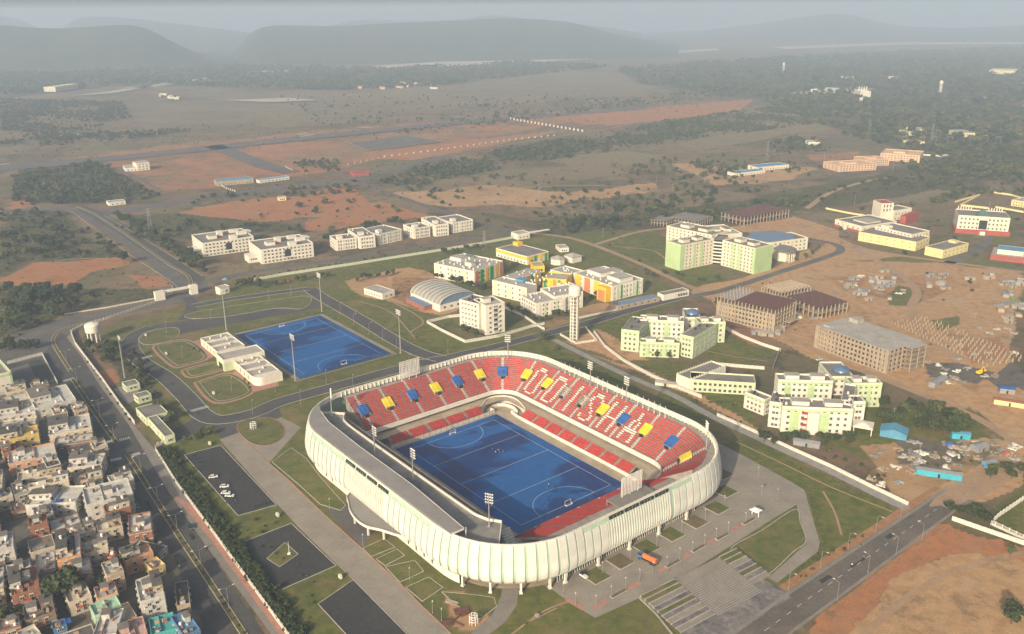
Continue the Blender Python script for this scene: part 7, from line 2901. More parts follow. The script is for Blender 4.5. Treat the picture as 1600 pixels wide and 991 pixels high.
aL = atan2(at(358, 947)[1] - at(177, 687)[1], at(358, 947)[0] - at(177, 687)[0])
lamps([(105, 569), (121, 597), (156, 648), (179, 688), (221, 738), (248, 788), (278, 832), (315, 889), (358, 950)], 9, (-1, 1), 2.4, aL, 'double armed street lamp in the median of the carriageway', 'street lamps in the median')
aR = atan2(at(1434, 838)[1] - at(1307, 932)[1], at(1434, 838)[0] - at(1307, 932)[0])
lamps([(1232, 922), (1282, 888), (1325, 858), (1368, 832), (1407, 808)], 8, (-1,), 2.0, aR, 'single armed street lamp on the stadium side of the near road', 'street lamps on the near road, left side')
lamps([(1308, 938), (1356, 895), (1400, 866), (1440, 845)], 8, (1,), 2.0, aR, 'single armed street lamp on the field side of the near road', 'street lamps on the near road, right side')
pz = [(880, 930), (899, 945), (931, 949), (955, 934), (977.5, 921), (999.5, 907.5), (1020, 896), (1042, 887.5), (1062, 874), (1082, 864), (1101, 852.5), (1119, 842.5), (1138, 832.5), (1165, 817.5), (941, 896), (984.5, 875), (1026, 854), (1065, 831), (1102, 812.5), (1132, 790), (1190, 775), (1185, 745), (1215, 780)]
lamps(pz, 4.2, (1,), .5, 0, 'short dark lamp post on the paved plaza before the stadium', 'plaza lamp posts', 'plaza_lamp')
lamps([(532, 490), (553, 508), (577, 522), (598, 533), (620, 545)], 8, (1,), 1.6, STA, 'street lamp on the road between practice pitch and school', 'lamps beside the practice pitch')
lamps([(510, 600), (552, 608), (430, 612), (640, 575), (700, 553), (470, 632)], 8, (1,), 1.6, 0, 'street lamp on the ring road behind the stadium', 'lamps on the ring road')
lamps([(395, 646), (362, 610), (285, 560), (420, 470), (455, 462), (260, 520), (330, 500)], 7, (1,), 1.4, 0, 'street lamp by the clubhouse gardens', 'lamps by the clubhouse')
lamps([(567, 852), (676, 958), (690, 970), (515, 795), (640, 905)], 4.2, (1,), .5, 0, 'short lamp post beside the promenade', 'promenade lamp posts', 'plaza_lamp')


def pylon(px, py, h, lab, grp):
    x, y = at(px, py)
    t = thing('pylon', lab, 'pylon', (x, y, 0), .4, grp)
    mb = MB()
    w = h * .09
    for sx in (-1, 1):
        for sy in (-1, 1):
            mb.tube((sx * w, sy * w, 0), (sx * w * .15, sy * w * .15, h), .16, .10, 4)
    for k in range(7):
        z0, z1 = h * k / 7, h * (k + 1) / 7
        a, b = w * (1 - .85 * k / 7), w * (1 - .85 * (k + 1) / 7)
        for s in (-1, 1):
            mb.tube((-a, s * a, z0), (b, s * b, z1), .08, .08, 4)
            mb.tube((s * a, a, z0), (s * b, -b, z1), .08, .08, 4)
    for k in (.72, .84, .96):
        mb.box(-h * .11, h * .11, -.12, .12, h * k, h * k + .25, 0, True)
    mb.build('lattice', M_pole, t)


for px, py, h, lab in ((236, 364, 26, 'lattice pylon beside the dual carriageway'), (842, 322, 26, 'lattice pylon on the scrub beyond the far gate'), (1198, 252, 30, 'lattice pylon left of the blue sheds'), (1356, 222, 38, 'tall lattice pylon on the plain'),
                       (1455, 222, 30, 'lattice pylon at the switchyard'), (757, 390, 18, 'slim red and white mast beside the stepped hostels')):
    pylon(px, py, h, lab, 'lattice pylons')
pm_ = MB()
pm_.tube((0, 0, 0), (0, 0, 11), .18, .12, 5)
pm_.box(-1.2, 1.2, -.08, .08, 9.6, 9.8, 0, True)
pme = pm_.mesh('utility_pole', M_pole)
for (px, py) in ((1100, 292), (1117, 300), (1165, 285), (1180, 290), (1230, 268), (1288, 250), (1300, 255), (1340, 245), (895, 345), (925, 345), (1050, 300), (1025, 290), (480, 282), (385, 284), (1440, 262), (1500, 245), (1395, 268), (940, 330), (1010, 312), (1545, 330), (1335, 320)):
    x, y = at(px, py)
    tag(obj('utility_pole', pme, None, (x, y, 0), random.uniform(0, 3)), 'slim grey utility pole on the plain beyond the campus', 'pole', 'utility poles on the plain')
for (px, py, h) in ((1432, 735, 14), (942, 372, 10), (1395, 660, 9), (1060, 512, 6)):
    x, y = at(px, py)
    m_ = MB()
    m_.tube((0, 0, 0), (0, 0, h), .16, .1, 6)
    m_.box(-.9, .9, -.07, .07, h - .8, h - .65, 0, True)
    tag(m_.build('utility_pole', M_pole, None, loc=(x, y, 0)), 'utility pole standing by the building site huts or hostels', 'pole', 'utility poles on the campus')
# switchyard gantries
for i in range(14):
    px, py = 1415 + (i % 7) * 24 + random.uniform(-4, 4), 214 + (i // 7) * 9 + random.uniform(-2, 2)
    x, y = at(px, py)
    m_ = MB()
    for s in (-4, 4):
        m_.tube((s, 0, 0), (s, 0, 12), .3, .2, 4)
    m_.box(-4, 4, -.2, .2, 10.6, 11.2, 0, True)
    tag(m_.build('gantry', M_pole, None, loc=(x, y, 0)), 'steel gantry in the far switchyard', 'gantry', 'switchyard gantries')

# ================================================================== PLAZA FURNITURE, STEPS
pl = MB()
pl.box(-4.4, 4.4, -4.4, 4.4, 0, .22, 0)
pl.box(-4.1, 4.1, -4.1, 4.1, .2, .26, 1)
plm = pl.mesh('planter', [M_kerb, M_grass])
M_bare = mat('bare_bed', (.20, .14, .085), .95, var=.2, scale=.4, col2=(.10, .105, .04))
plb = MB()
plb.box(-4.4, 4.4, -4.4, 4.4, 0, .22, 0)
plb.box(-4.1, 4.1, -4.1, 4.1, .2, .26, 1)
plbm = plb.mesh('planter', [M_kerb, M_bare])
for i, (zx, zy) in enumerate(((605, 600), (757, 508), (920, 420), (1075, 340), (1225, 262), (1360, 175), (1413, 72))):
    x, y = at(780 + zx * .25, 750 + zy * .25)
    tag(obj('planter', plm if i % 3 != 1 else plbm, None, (x, y, .04), STA), 'square planting bed with grass on the plaza beside the facade', 'planter', 'square planting beds on the plaza')
x, y = at(1128, 741)
tag(obj('planter', plbm, None, (x, y, .04), STA), 'square planting bed nearest the right corner of the stadium', 'planter', 'square planting beds on the plaza')
pl = MB()
pl.box(-.9, .9, -4, 4, 0, .3, 0)
pl.box(-.7, .7, -3.8, 3.8, .28, .36, 1)
plt = pl.mesh('planter', [M_kerb, M_bare])
dirp = atan2(at(1170, 815)[1] - at(966, 928)[1], at(1170, 815)[0] - at(966, 928)[0]) - pi / 2
for (zx, zy) in ((745, 712), (1085, 525), (1245, 430), (1395, 355), (1560, 260)):
    x, y = at(780 + zx * .25, 750 + zy * .25)
    tag(obj('planter', plt, None, (x, y, .04), dirp), 'long narrow planting bed between the plaza lamp posts', 'planter', 'narrow beds on the plaza')
for p0, p1 in (((928, 951), (950, 938)), ((980, 921), (1000, 910)), ((1028, 892), (1042, 886)), ((1066, 872), (1080, 864)), ((1105, 851), (1118, 843)), ((1142, 831), (1162, 819)), ((885, 936), (912, 952))):
    ribbon('pink_paving', poly([p0, p1]), 2.2, .05, M_pink)
M_step = mat('step_stone', (.38, .355, .31), .9, var=.18, scale=.35, col2=(.26, .24, .215))
M_slope = mat('stained_concrete', (.27, .25, .23), .9, var=.35, scale=.11, col2=(.10, .088, .092), fine=4)
# broad steps down from the plaza: a middle stair between planted terraces, edges parallel to the plaza rim
tl, tr = at(1000, 935), at(1150, 861)
ang_ = atan2(tr[1] - tl[1], tr[0] - tl[0])
stw = math.dist(tl, tr)
bl = at(1066, 992)
run = abs(-(bl[0] - tl[0]) * sin(ang_) + (bl[1] - tl[1]) * cos(ang_))
sk = ((bl[0] - tl[0]) * cos(ang_) + (bl[1] - tl[1]) * sin(ang_)) / run
t = thing('plaza_steps', 'broad concrete steps with planted terraces leading down to the near road', 'steps', (tl[0], tl[1], 0), ang_)
xm0, xm1 = stw * .34, stw * .80


def slab(name, xa, xb, ya, yb, z, m, nose=None):
    """sheared slab: the flight leans sideways as it goes down"""
    q = [(xa - ya * sk, ya), (xb - ya * sk, ya), (xb - yb * sk, yb), (xa - yb * sk, yb)]
    mb = MB()
    mb.prism(q, 0, z)
    if nose:
        yn = ya + .25
        mb.prism([(xa - ya * sk, ya - .03), (xb - ya * sk, ya - .03), (xb - yn * sk, yn), (xa - yn * sk, yn)], 0, z + .04, 1)
    mb.build(name, [m, nose or m], t)


slab('landing', xm0, xm1, -run * .22, 0, 1.25, M_conc)
nst = 18
for i in range(nst):
    y1 = -run * (.22 + .78 * i / nst)
    slab('step', xm0, xm1, -run * (.22 + .78 * (i + 1) / nst), y1, 1.2 * (1 - i / nst) + .06, M_conc2, M_step)
for k, (xa, xb, n, y_b) in enumerate(((0, xm0 - .3, 10, 1.05), (xm1 + .3, stw, 7, .8))):
    for i in range(n):
        f0, f1 = y_b * i / n, y_b * (i + 1) / n
        z = max(.12, 1.4 * (1 - f0))
        slab('terrace_wall', xa, xb, -run * f0 - .5, -run * f0, z + .3, M_step)
        slab('terrace_bed', xa + .3, xb - .3, -run * f1 + .02, -run * f0 - .52, z, M_grass if i in (0, 1, 4) else (M_slope if i % 2 else M_conc))
sheet('forecourt', poly([(1062, 965), (1120, 928), (1180, 900), (1232, 925), (1236, 934), (1148, 992), (1110, 1012), (1080, 1005)]), .05, M_slope)
ribbon('kerb', smooth_line(poly([(999, 935), (1025, 960), (1045, 985), (1060, 1003)]), 2), .6, .5, M_step, thick=.5)

# ================================================================== VEHICLES, PEOPLE, SITE CLUTTER
M_carw = plain('car_white', (.76, .76, .74), .25)
M_card = plain('car_dark', (.04, .06, .065), .25)
M_tyre = plain('tyre', (.02, .02, .02), .8)
M_tail = plain('tail_light', (.35, .02, .02), .3)


def car_meshes(paint):
    b = MB()
    prof = [(-2.1, .35), (-2.12, .8), (-1.9, .95), (-1.2, 1.0), (1.1, .98), (1.9, .85), (2.12, .7), (2.1, .35)]
    for s in (0,):
        L1 = [[(x, y, z) for x, z in prof] for y in (-.82, -.78, .78, .82)]
    b.loft([[(x, -.80, z) for x, z in prof], [(x, -.84, z) for x, z in prof], [(x, .84, z) for x, z in prof]])
    b.add([(x, -.84, z) for x, z in prof], [tuple(range(8))])
    b.add([(x, .84, z) for x, z in prof], [tuple(range(8))[::-1]])
    b.add([(-2.1, -.84, .35), (2.1, -.84, .35), (2.1, .84, .35), (-2.1, .84, .35)], [(3, 2, 1, 0)])
    c = MB()
    g = [(-1.75, .98), (-1.35, 1.45), (.45, 1.48), (1.15, .98)]
    c.loft([[(x, -.76, z) if i in (0, 3) else (x, -.62, z) for i, (x, z) in enumerate(g)], [(x, .76, z) if i in (0, 3) else (x, .62, z) for i, (x, z) in enumerate(g)]])
    for s in (-1, 1):
        q = [(x, s * (.76 if i in (0, 3) else .62), z) for i, (x, z) in enumerate(g)]
        c.add(q, [(0, 1, 2, 3) if s > 0 else (3, 2, 1, 0)])
    r = MB()
    r.add([(-1.36, -.63, 1.46), (.46, -.63, 1.49), (.46, .63, 1.49), (-1.36, .63, 1.46), (-1.36, -.63, 1.42), (.46, -.63, 1.45), (.46, .63, 1.45), (-1.36, .63, 1.42)], [(0, 1, 2, 3), (4, 5, 1, 0), (5, 6, 2, 1), (6, 7, 3, 2), (7, 4, 0, 3)])
    w = MB()
    w.tube((0, -.11, 0), (0, .11, 0), .33, .33, 12)
    hl = MB()
    hl.box(-.06, .06, -.2, .2, -.09, .09, 0, True)
    return b.mesh('body', paint), c.mesh('cabin_glass', M_glass), r.mesh('roof_panel', paint), w.mesh('wheel', M_tyre), hl.mesh('headlight', M_lamp), hl.mesh('tail_light', M_tail)


CARM = {}


def car(px, py, ang, paint, label, grp='cars in the parking lot'):
    if paint.name not in CARM:
        CARM[paint.name] = car_meshes(paint)
    b, c, r, w, h, tl_ = CARM[paint.name]
    x, y = at(px, py)
    t = thing('parked_car', label, 'car', (x, y, .04), ang, grp)
    obj('body', b, t)
    obj('cabin_glass', c, t)
    obj('roof_panel', r, t)
    for sx in (-1.3, 1.3):
        for sy in (-.78, .78):
            obj('wheel', w, t, (sx, sy, .33))
    for sy in (-.6, .6):
        obj('headlight', h, t, (2.1, sy, .68))
        obj('tail_light', tl_, t, (-2.1, sy, .78))


for px, py, a, p, lab in ((333.5, 746.5, .25, M_carw, 'white car parked farthest up the parking lot'), (351, 761.5, .15, M_carw, 'white car parked second in the lot, alone in its bay'), (353, 771.5, .0, M_carw, 'white car third in the lot, left of a close pair'),
                          (359, 776, -.05, M_carw, 'white car fourth in the lot, right of a close pair'), (361, 785, .3, M_card, 'dark teal car parked nearest in the lot')):
    car(px, py, a, p, lab)
car(118, 648 + 8, aL, M_card, 'dark car standing at the kerb beside the white house', 'cars by the town kerb')
car(213, 793, aL, mat('car_blue', (.08, .20, .28), .3), 'blue car standing at the kerb beside the apartment house', 'cars by the town kerb')
car(251, 853, aL, M_carw, 'white car standing at the kerb below the brick house', 'cars by the town kerb')
car(1219, 509, .5, M_carw, 'white car beside the bare concrete block', 'cars at the building site')
car(1280, 563, .4, M_carw, 'white van like car behind the green hostel', 'cars at the building site')


def body_mesh():
    """standing figure grown from a skeleton"""
    V = [(0, 0, .95), (0, 0, 1.2), (0, 0, 1.42), (0, 0, 1.52), (0, .02, 1.68), (.10, 0, .90), (.11, .02, .5), (.11, 0, .06), (.11, .12, .03), (-.10, 0, .90), (-.13, -.04, .5), (-.13, -.12, .06), (-.13, 0, .03),
         (.19, 0, 1.40), (.26, .03, 1.14), (.25, .14, .92), (-.19, 0, 1.40), (-.26, 0, 1.14), (-.26, .08, .90)]
    E_ = [(0, 1), (1, 2), (2, 3), (3, 4), (0, 5), (5, 6), (6, 7), (7, 8), (0, 9), (9, 10), (10, 11), (11, 12), (2, 13), (13, 14), (14, 15), (2, 16), (16, 17), (17, 18)]
    R = [.15, .15, .16, .06, .10, .10, .07, .05, .045, .10, .07, .05, .045, .07, .05, .04, .07, .05, .04]
    me = bpy.data.meshes.new('person')
    me.from_pydata(V, E_, [])
    o = bpy.data.objects.new('skeleton', me)
    COL.objects.link(o)
    md = o.modifiers.new('skin', 'SKIN')
    for i, v in enumerate(me.skin_vertices[0].data):
        v.radius = (R[i], R[i])
        v.use_root = i == 0
    o.modifiers.new('sub', 'SUBSURF').levels = 1
    dg = bpy.context.evaluated_depsgraph_get()
    out = bpy.data.meshes.new_from_object(o.evaluated_get(dg))
    bpy.data.objects.remove(o, do_unlink=True)
    return out


PB = body_mesh()
M_skin = plain('skin', (.22, .12, .08), .6)


def person(px, py, z, ang, shirt, trousers, label, grp):
    me = PB.copy()
    me.name = 'person'
    me.materials.clear()
    for m in (shirt, trousers, M_skin):
        me.materials.append(m)
    for p in me.polygons:
        zc, xc = p.center.z, abs(p.center.x)
        p.material_index = 2 if zc > 1.5 or (xc > .2 and zc < 1.1) else (0 if zc > .92 else 1)
    x, y = at(px, py, z)
    o = obj('person', me, None, (x, y, z), ang)
    tag(o, label, 'person', grp)
    return o


C_ = {k: plain('cloth_' + k, c) for k, c in dict(white=(.75, .74, .72), navy=(.03, .04, .09), dark=(.04, .04, .045), orange=(.6, .2, .05), grey=(.3, .3, .3), red=(.45, .05, .05)).items()}
for px, py, s, lab in ((769, 703, 'navy', 'person in dark clothes standing alone on the stadium pitch'), (774.5, 709, 'white', 'person in white at the left of the group on the pitch'), (778.5, 706, 'white', 'person in bright white at the centre of the group on the pitch'),
                       (781, 708, 'dark', 'person in dark clothes beside the bright white figure'), (786, 708, 'grey', 'person in grey at the right of the group on the pitch'), (857.5, 760, 'white', 'person in white at the near striking circle'),
                       (855, 763.5, 'dark', 'person in dark clothes at the near striking circle'), (865, 764, 'navy', 'person in navy just inside the near striking circle'), (843, 751, 'dark', 'person in dark clothes outside the near striking circle')):
    person(px, py, .1, random.uniform(0, 6), C_[s], C_['dark' if s == 'white' else 'grey'], lab, 'people on the stadium pitch')
person(1045, 893, .04, 1, C_['red'], C_['dark'], 'person in red standing on the plaza near the steps', 'people on the plaza')
person(1195, 760, .04, 1, C_['dark'], C_['dark'], 'person in dark clothes walking on the right plaza', 'people on the plaza')


def motorbike(px, py, ang, label, rider=None, grp='motorbikes'):
    x, y = at(px, py)
    t = thing('motorbike', label, 'motorbike', (x, y, .04), ang, grp)
    if 'bike' not in CARM:
        w = MB()
        w.tube((0, -.06, 0), (0, .06, 0), .30, .30, 10)
        f = MB()
        f.box(-.45, .35, -.12, .12, .45, .75)
        f.tube((.62, 0, .3), (.40, 0, 1.0), .04, .04, 5)
        f.tube((-.62, 0, .3), (-.2, 0, .55), .04, .04, 5)
        s = MB()
        s.box(-.75, .05, -.13, .13, .75, .86)
        h = MB()
        h.box(.36, .42, -.35, .35, 1.0, 1.05, 0, True)
        CARM['bike'] = (w.mesh('wheel', M_tyre), f.mesh('frame', M_card), s.mesh('seat', M_tyre), h.mesh('handlebar', M_steel))
    w, f, s, h = CARM['bike']
    obj('wheel', w, t, (.62, 0, .3))
    obj('wheel', w, t, (-.62, 0, .3))
    obj('frame', f, t)
    obj('seat', s, t)
    obj('handlebar', h, t)


for i, (px, py) in enumerate(((304, 713), (308, 718), (312, 723), (316, 722), (318, 729), (304, 732), (310, 734), (316, 736), (400, 792), (406, 791), (412, 788), (418, 787))):
    motorbike(px, py, random.uniform(.2, .9), 'motorbike parked in the rows at the edge of the parking lot', grp='motorbikes in the parking lot')
for px, py, lab in ((1331, 886, 'motorbike on the near road, nearer of two'), (1349, 874, 'motorbike on the near road, farther of two'), (281, 888, 'motorbike crossing at the town junction'), (321, 858, 'motorbike on the carriageway beside the median')):
    motorbike(px, py, aR if px > 1000 else aL, lab, grp='motorbikes on the roads')
    x, y = at(px, py)
    o = person(px, py, 0, (aR if px > 1000 else aL) - pi / 2, C_['white' if 'nearer' in lab else 'grey'], C_['dark'], 'rider on the ' + lab, 'riders on the roads')
    o.location.z = .12
for px, py in ((133, 617), (150, 640), (176, 664), (196, 700), (214, 752), (262, 806), (300, 842), (236, 820), (345, 935), (150, 586)):
    motorbike(px, py, aL + (pi if px % 2 else 0), 'small dark motorbike riding on the dual carriageway', grp='motorbikes riding on the carriageway')
car(168, 702, aL, M_carw, 'white car driving past the zebra crossing on the carriageway', 'cars on the carriageway')
car(298, 795 + 30, aL, M_card, 'dark car driving beside the red paving on the carriageway', 'cars on the carriageway')
# tanker lorry on the plaza
x, y = at(1012, 878)
t = thing('tanker_lorry', 'blue cab lorry with orange tank parked on the plaza', 'lorry', (x, y, .04), STA + .12)
mb = MB()
mb.box(-4.4, 4.4, -1.0, 1.0, .7, 1.0, 0, True)
mb.build('chassis', M_tyre, t)
mb = MB()
mb.prism([(-4.6, -1.1), (-2.6, -1.1), (-2.6, 1.1), (-4.6, 1.1)], .8, 2.2)
mb.add([(-4.5, -1.05, 2.2), (-2.6, -1.05, 2.2), (-2.6, 1.05, 2.2), (-4.5, 1.05, 2.2), (-4.2, -.95, 3.0), (-2.6, -.95, 3.0), (-2.6, .95, 3.0), (-4.2, .95, 3.0)], [(4, 5, 6, 7), (1, 2, 6, 5)], 0)
mb.add([(-4.5, -1.05, 2.2), (-2.6, -1.05, 2.2), (-2.6, 1.05, 2.2), (-4.5, 1.05, 2.2), (-4.2, -.95, 3.0), (-2.6, -.95, 3.0), (-2.6, .95, 3.0), (-4.2, .95, 3.0)], [(0, 1, 5, 4), (2, 3, 7, 6), (3, 0, 4, 7)], 1)
mb.build('cab', [mat('lorry_blue', (.06, .16, .34), .4), M_glass], t)
mb = MB()
mb.tube((-2.2, 0, 2.1), (4.4, 0, 2.1), 1.15, 1.15, 14)
mb.build('tank', mat('lorry_orange', (.62, .17, .05), .45), t)
wm = MB()
wm.tube((0, -.2, 0), (0, .2, 0), .52, .52, 12)
wme = wm.mesh('wheel', M_tyre)
for sx in (-3.6, 2.2, 3.5):
    for sy in (-.95, .95):
        obj('wheel', wme, t, (sx, sy, .52))
# small white machine by the planter
x, y = at(912, 902)
t = thing('garden_buggy', 'small white utility buggy beside the nearest planting bed', 'buggy', (x, y, .04), STA)
mb = MB()
mb.prism([(-1.8, -.8), (1.8, -.8), (1.8, .8), (-1.8, .8)], .4, 1.1)
mb.build('body', M_carw, t)
mb = MB()
mb.prism([(-1.6, -.7), (-.2, -.7), (-.2, .7), (-1.6, .7)], 1.1, 1.9)
mb.build('seat', M_tyre, t)
for sx in (-1.2, 1.2):
    for sy in (-.7, .7):
        obj('wheel', CARM['bike'][0], t, (sx, sy, .3))
# guard kiosk on the plaza
x, y = at(1180, 806)
t = thing('kiosk', 'small white canopy kiosk on the plaza', 'kiosk', (x, y, .04), STA)
mb = MB()
mb.add([(-2.2, -2.2, 3), (2.2, -2.2, 3), (2.2, 2.2, 3), (-2.2, 2.2, 3), (0, 0, 4.2)], [(0, 1, 4), (1, 2, 4), (2, 3, 4), (3, 0, 4), (3, 2, 1, 0)])
mb.build('roof', M_carw, t)
for sx in (-1.7, 1.7):
    mb = MB()
    mb.box(sx - .15, sx + .15, -.15, .15, 0, 3)
    mb.build('leg', M_carw, t)


# white sculptures on the lawns
def sculpture(px, py, lab):
    x, y = at(px, py)
    t = thing('lawn_sculpture', lab, 'sculpture', (x, y, .1), random.uniform(0, 3), 'white lawn sculptures')
    mb = MB()
    for k in range(8):
        a = 2 * pi * k / 8
        mb.tube((1.7 * cos(a), 1.7 * sin(a), 0), (1.5 * cos(a), 1.5 * sin(a), 3.6), .12, .12, 5)
    for z in (1.2, 2.4, 3.4):
        for k in range(8):
            a, b = 2 * pi * k / 8, 2 * pi * (k + 1) / 8
            mb.tube((1.6 * cos(a), 1.6 * sin(a), z), (1.6 * cos(b), 1.6 * sin(b), z), .12, .12, 5)
    mb.build('lattice', M_carw, t)


sculpture(740, 974, 'white round lattice sculpture beside the promenade end')
sculpture(396, 670, 'white lattice sculpture on the island lawn by the entrance road')
# little cream notice boxes on the lawns
nb_ = MB()
nb_.box(-.9, .9, -.5, .5, .5, 1.9, 0, True)
nb_.box(-.7, -.5, -.1, .1, 0, .6)
nb_.box(.5, .7, -.1, .1, 0, .6)
nbm = nb_.mesh('notice_box', M_cream2)
for px, py in ((328, 696), (434, 808), (532, 905), (260, 555), (334, 617), (228, 526)):
    x, y = at(px, py)
    tag(obj('notice_box', nbm, None, (x, y, .1), STA), 'small cream box on legs standing on a lawn', 'box', 'cream boxes on the lawns')
# lamp island in the second lot
x, y = at(452, 866)
t = thing('lot_lamp', 'white lamp mast on the grass island of the parking lot', 'street lamp', (x, y, .1))
mb = MB()
mb.tube((0, 0, 0), (0, 0, 6), .12, .08, 6)
mb.box(-.6, .6, -.6, .6, 0, .5)
mb.build('post', M_carw, t)
# rubbish and planks at the promenade end
M_rust = mat('rusty_planks', (.17, .075, .055), .9, var=.2, scale=.5)
for i, (px, py, a, l, w_) in enumerate(((722, 955, .3, 6, 4), (706, 942, -.5, 5, 2.2), (712, 968, .9, 7, .6), (700, 974, .2, 4, 3), (716, 975, -.6, 5, .5), (728, 960, .6, 4.5, 1.2))):
    x, y = at(px, py)
    mb = MB()
    for k in range(4):
        mb.box(-l / 2, l / 2, -w_ / 2 + w_ * k / 4, -w_ / 2 + w_ * (k + .85) / 4, .05, .35 + .1 * (k % 2))
    tag(mb.build('plank_pile', M_rust if i != 1 else M_raw, None, loc=(x, y, 0), rz=a), 'pile of rusty boards lying beside the promenade end', 'planks', 'piles of boards by the promenade')
# building site huts and heaps
M_tin = mat('tin_sheet', (.36, .37, .37), .55, var=.18, scale=.5, col2=(.25, .25, .245), metal=.2)


def hut(px, py, l, w_, h, ang, m, rm, lab, grp='site huts'):
    x, y = at(px, py)
    t = thing('site_hut', lab, 'hut', (x, y, 0), ang, grp)
    mb = MB()
    mb.box(-l / 2, l / 2, -w_ / 2, w_ / 2, 0, h)
    mb.build('wall', m, t)
    mb = MB()
    e = .3
    mb.add([(-l / 2 - e, -w_ / 2 - e, h), (l / 2 + e, -w_ / 2 - e, h), (l / 2 + e, 0, h + w_ * .16), (-l / 2 - e, 0, h + w_ * .16), (l / 2 + e, w_ / 2 + e, h), (-l / 2 - e, w_ / 2 + e, h)], [(0, 1, 2, 3), (3, 2, 4, 5), (0, 3, 5), (1, 4, 2)])
    mb.build('roof', rm, t)
    mb = MB()
    mb.box(-.5, .5, -w_ / 2 - .05, -w_ / 2 + .05, 0, 2.0)
    mb.build('door', M_dark, t)


hut(1396, 680, 9, 13, 3.2, 1.1, M_bluer, M_bluer, 'bright blue steel hut standing between hostel and site')
hut(1466, 744, 20, 4, 3.0, -.35, mat('cyan_container', (.06, .40, .52), .5, var=.1, scale=.3), M_tin, 'long cyan site cabin by the dirt road')
hut(1500, 684, 9, 4, 3.0, -.2, mat('cyan_container', None), M_bluer, 'cyan cabin beside the blue tarpaulin heap')
hut(1530, 703, 8, 5, 3.0, .4, M_tin, M_tin, 'grey tin hut among the rubble')
hut(1545, 728, 6, 4, 2.6, .4, M_bluer, M_tin, 'small blue hut by the dirt road')
hut(1465, 600, 16, 4, 2.8, .7, M_tin, M_tin, 'long tin shed beside the column field')
hut(1577, 633, 16, 4, 2.8, -.45, M_pyel, M_brick, 'long yellow shed with rusty roof at the right edge')
hut(1572, 613, 8, 5, 3, -.3, M_tin, M_blue, 'shed with bright blue roof at the right edge')
hut(1260, 696, 13, 4, 2.6, -.4, M_tin, M_tin, 'grey tin shelter in front of the cream hostel')
hut(1040, 602, 12, 4, 2.0, -.35, M_cream2, M_roofl, 'low pale slab stack on the hostel lawn', 'stacks')
r = random.Random(77)
HZ = {(1330, 1400, 425, 450): 'in the row above the round green patch', (1440, 1480, 430, 452): 'in the cluster right of the curved dirt track', (1480, 1560, 415, 440): 'near the dirt road below the yellow halls', (1540, 1600, 430, 470): 'at the right edge below the red hall', (1320, 1390, 445, 470): 'in the row left of the round green patch', (1560, 1600, 475, 510): 'at the right edge above the grey slabs', (1180, 1230, 505, 525): 'in front of the maroon roofed concrete block'}
for i in range(60):
    z = r.choice(((1330, 1400, 425, 450), (1440, 1480, 430, 452), (1480, 1560, 415, 440), (1540, 1600, 430, 470), (1320, 1390, 445, 470), (1560, 1600, 475, 510), (1180, 1230, 505, 525)))
    px, py = r.uniform(z[0], z[1]), r.uniform(z[2], z[3])
    hut(px, py, r.uniform(4, 10), r.uniform(3, 4.5), r.uniform(1.8, 2.6), r.choice((.1, .2, -.3, 1.2)), r.choice((M_tin, M_raw, M_raw)), r.choice((M_tin, M_tin, M_roofl, M_roof, M_raw)), 'low tin worker hut ' + HZ[z], 'tin huts ' + HZ[z])
heap_m = {}
for i in range(110):
    z = r.choice(((1420, 1500, 690, 740), (1360, 1440, 700, 760), (1480, 1590, 690, 720), (1240, 1300, 480, 500), (1440, 1560, 560, 600), (1300, 1420, 430, 470), (1500, 1600, 480, 560)))
    px, py = r.uniform(z[0], z[1]), r.uniform(z[2], z[3])
    x, y = at(px, py)
    k = r.randint(0, 4)
    if k not in heap_m:
        mb = MB()
        rr = random.Random(k)
        for q in range(7):
            a = rr.uniform(0, 3)
            mb.obox((rr.uniform(-2, 2), rr.uniform(-2, 2)), a, rr.uniform(.6, 3), rr.uniform(.4, 1.4), 0, rr.uniform(.2, .9))
        heap_m[k] = mb.mesh('rubble_heap', [M_roofl, M_tin, M_raw, M_conc2, M_cream][k])
    tag(obj('rubble_heap', heap_m[k], None, (x, y, 0), r.uniform(0, 6), (1, 1, r.uniform(.7, 1.3))), 'heap of slabs and boards lying on the building ground', 'rubble', 'rubble heaps on the building ground')
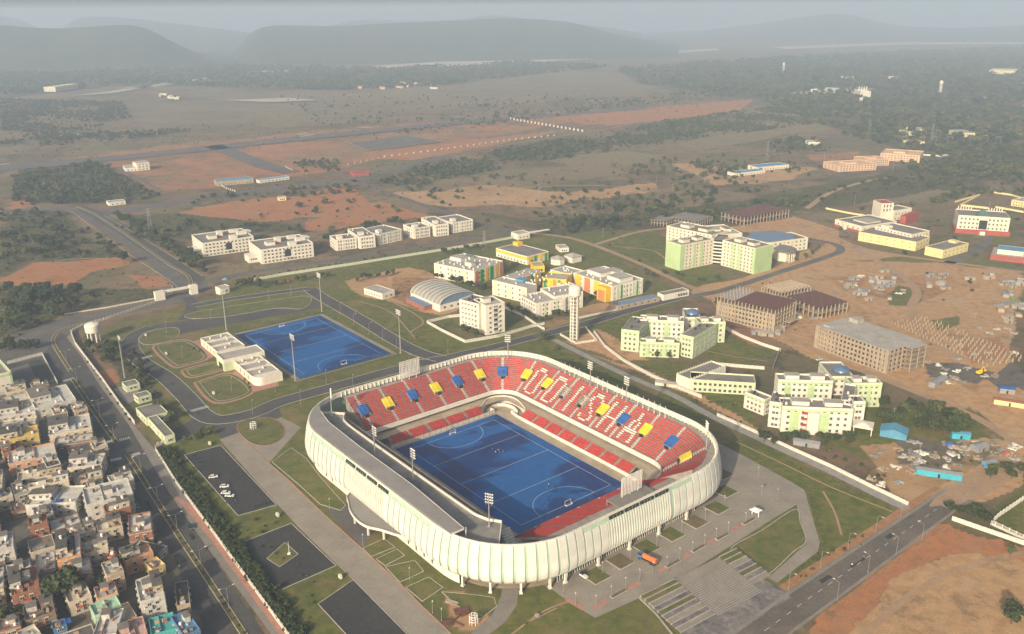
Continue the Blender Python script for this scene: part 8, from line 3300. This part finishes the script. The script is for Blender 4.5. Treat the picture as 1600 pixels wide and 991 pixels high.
for px, py, m, lab, s in ((1484, 695, M_blue, 'heap under a bright blue tarpaulin', 2.6), (1572, 709, M_redp, 'heap under a bright red tarpaulin', 2.4), (448, 440, M_redp, 'pink and red awning lying at the lawn edge', 2.6), (352, 437, M_bluer, 'blue stall roof beside the gate lodge', 2.4), (85, 482, M_bluer, 'blue roofed shed in the wood by the junction', 3.4), (1583, 468, M_bgreen, 'bright green tarpaulin on the site', 2)):
    x, y = at(px, py)
    mb = MB()
    rr = random.Random(int(px))
    rows = [[(u * s, v * s * .7, (1 - abs(u) ** 2) * (1 - abs(v) ** 2) * 1.6 + .2 + rr.uniform(-.15, .15)) for u in np.linspace(-1, 1, 6)] for v in np.linspace(-1, 1, 5)]
    mb.loft(rows)
    mb.loft([rows[0], [(a, b, 0) for a, b, c_ in rows[0]]])
    tag(mb.build('tarpaulin_heap', m, None, loc=(x, y, 0), rz=rr.uniform(-.4, .4)), lab, 'tarpaulin')
x, y = at(1530, 585)
t = thing('excavator', 'small yellow excavator beside the column field', 'excavator', (x, y, 0), .5)
mb = MB()
for s in (-1, 1):
    mb.prism([(-1.8, s * 1.1 - .3), (1.8, s * 1.1 - .3), (1.8, s * 1.1 + .3), (-1.8, s * 1.1 + .3)], 0, .9)
mb.build('tracks', M_tyre, t)
mb = MB()
mb.prism([(-1.9, -1.2), (1.3, -1.2), (1.3, 1.2), (-1.9, 1.2)], .9, 2.2)
mb.prism([(-.2, -1.1), (1.3, -1.1), (1.3, .1), (-.2, .1)], 2.2, 3.1)
mb.build('body', M_byel, t)
mb = MB()
mb.tube((1.2, .5, 1.8), (4.2, .5, 4.2), .28, .22, 5)
mb.tube((4.2, .5, 4.2), (6.2, .5, 1.6), .22, .16, 5)
mb.box(5.8, 6.8, 0, 1, .8, 1.7, 0, True)
mb.build('boom', M_byel, t)
# stone heap on the lawn by the near corner
x, y = at(840, 962)
mb = MB()
mb.lathe([(1.3, 0), (1.2, .5), (.6, .95), (0, 1.05)], 7)
tag(mb.build('boulder', M_conc2, None, loc=(x, y, 0)), 'pale boulder on the lawn near the stadium corner', 'boulder')

# ================================================================== HAZE
hz = MB()
hz.box(-9500, 9500, -450, 11500, -8, 290, 0, True)
ho = hz.mesh('haze', bpy.data.materials.new('haze_air'))
hm = ho.materials[0]
hm.use_nodes = True
hm.node_tree.nodes.remove(hm.node_tree.nodes['Principled BSDF'])
pv = hm.node_tree.nodes.new('ShaderNodeVolumePrincipled')
pv.inputs['Color'].default_value = (.555, .705, .895, 1)
pv.inputs['Density'].default_value = HAZE
pv.inputs['Anisotropy'].default_value = .0
hm.node_tree.links.new(pv.outputs[0], hm.node_tree.nodes['Material Output'].inputs['Volume'])
hob = obj('haze', ho)
tag(hob, 'thin pale haze lying over the plain', None, None, 'stuff')
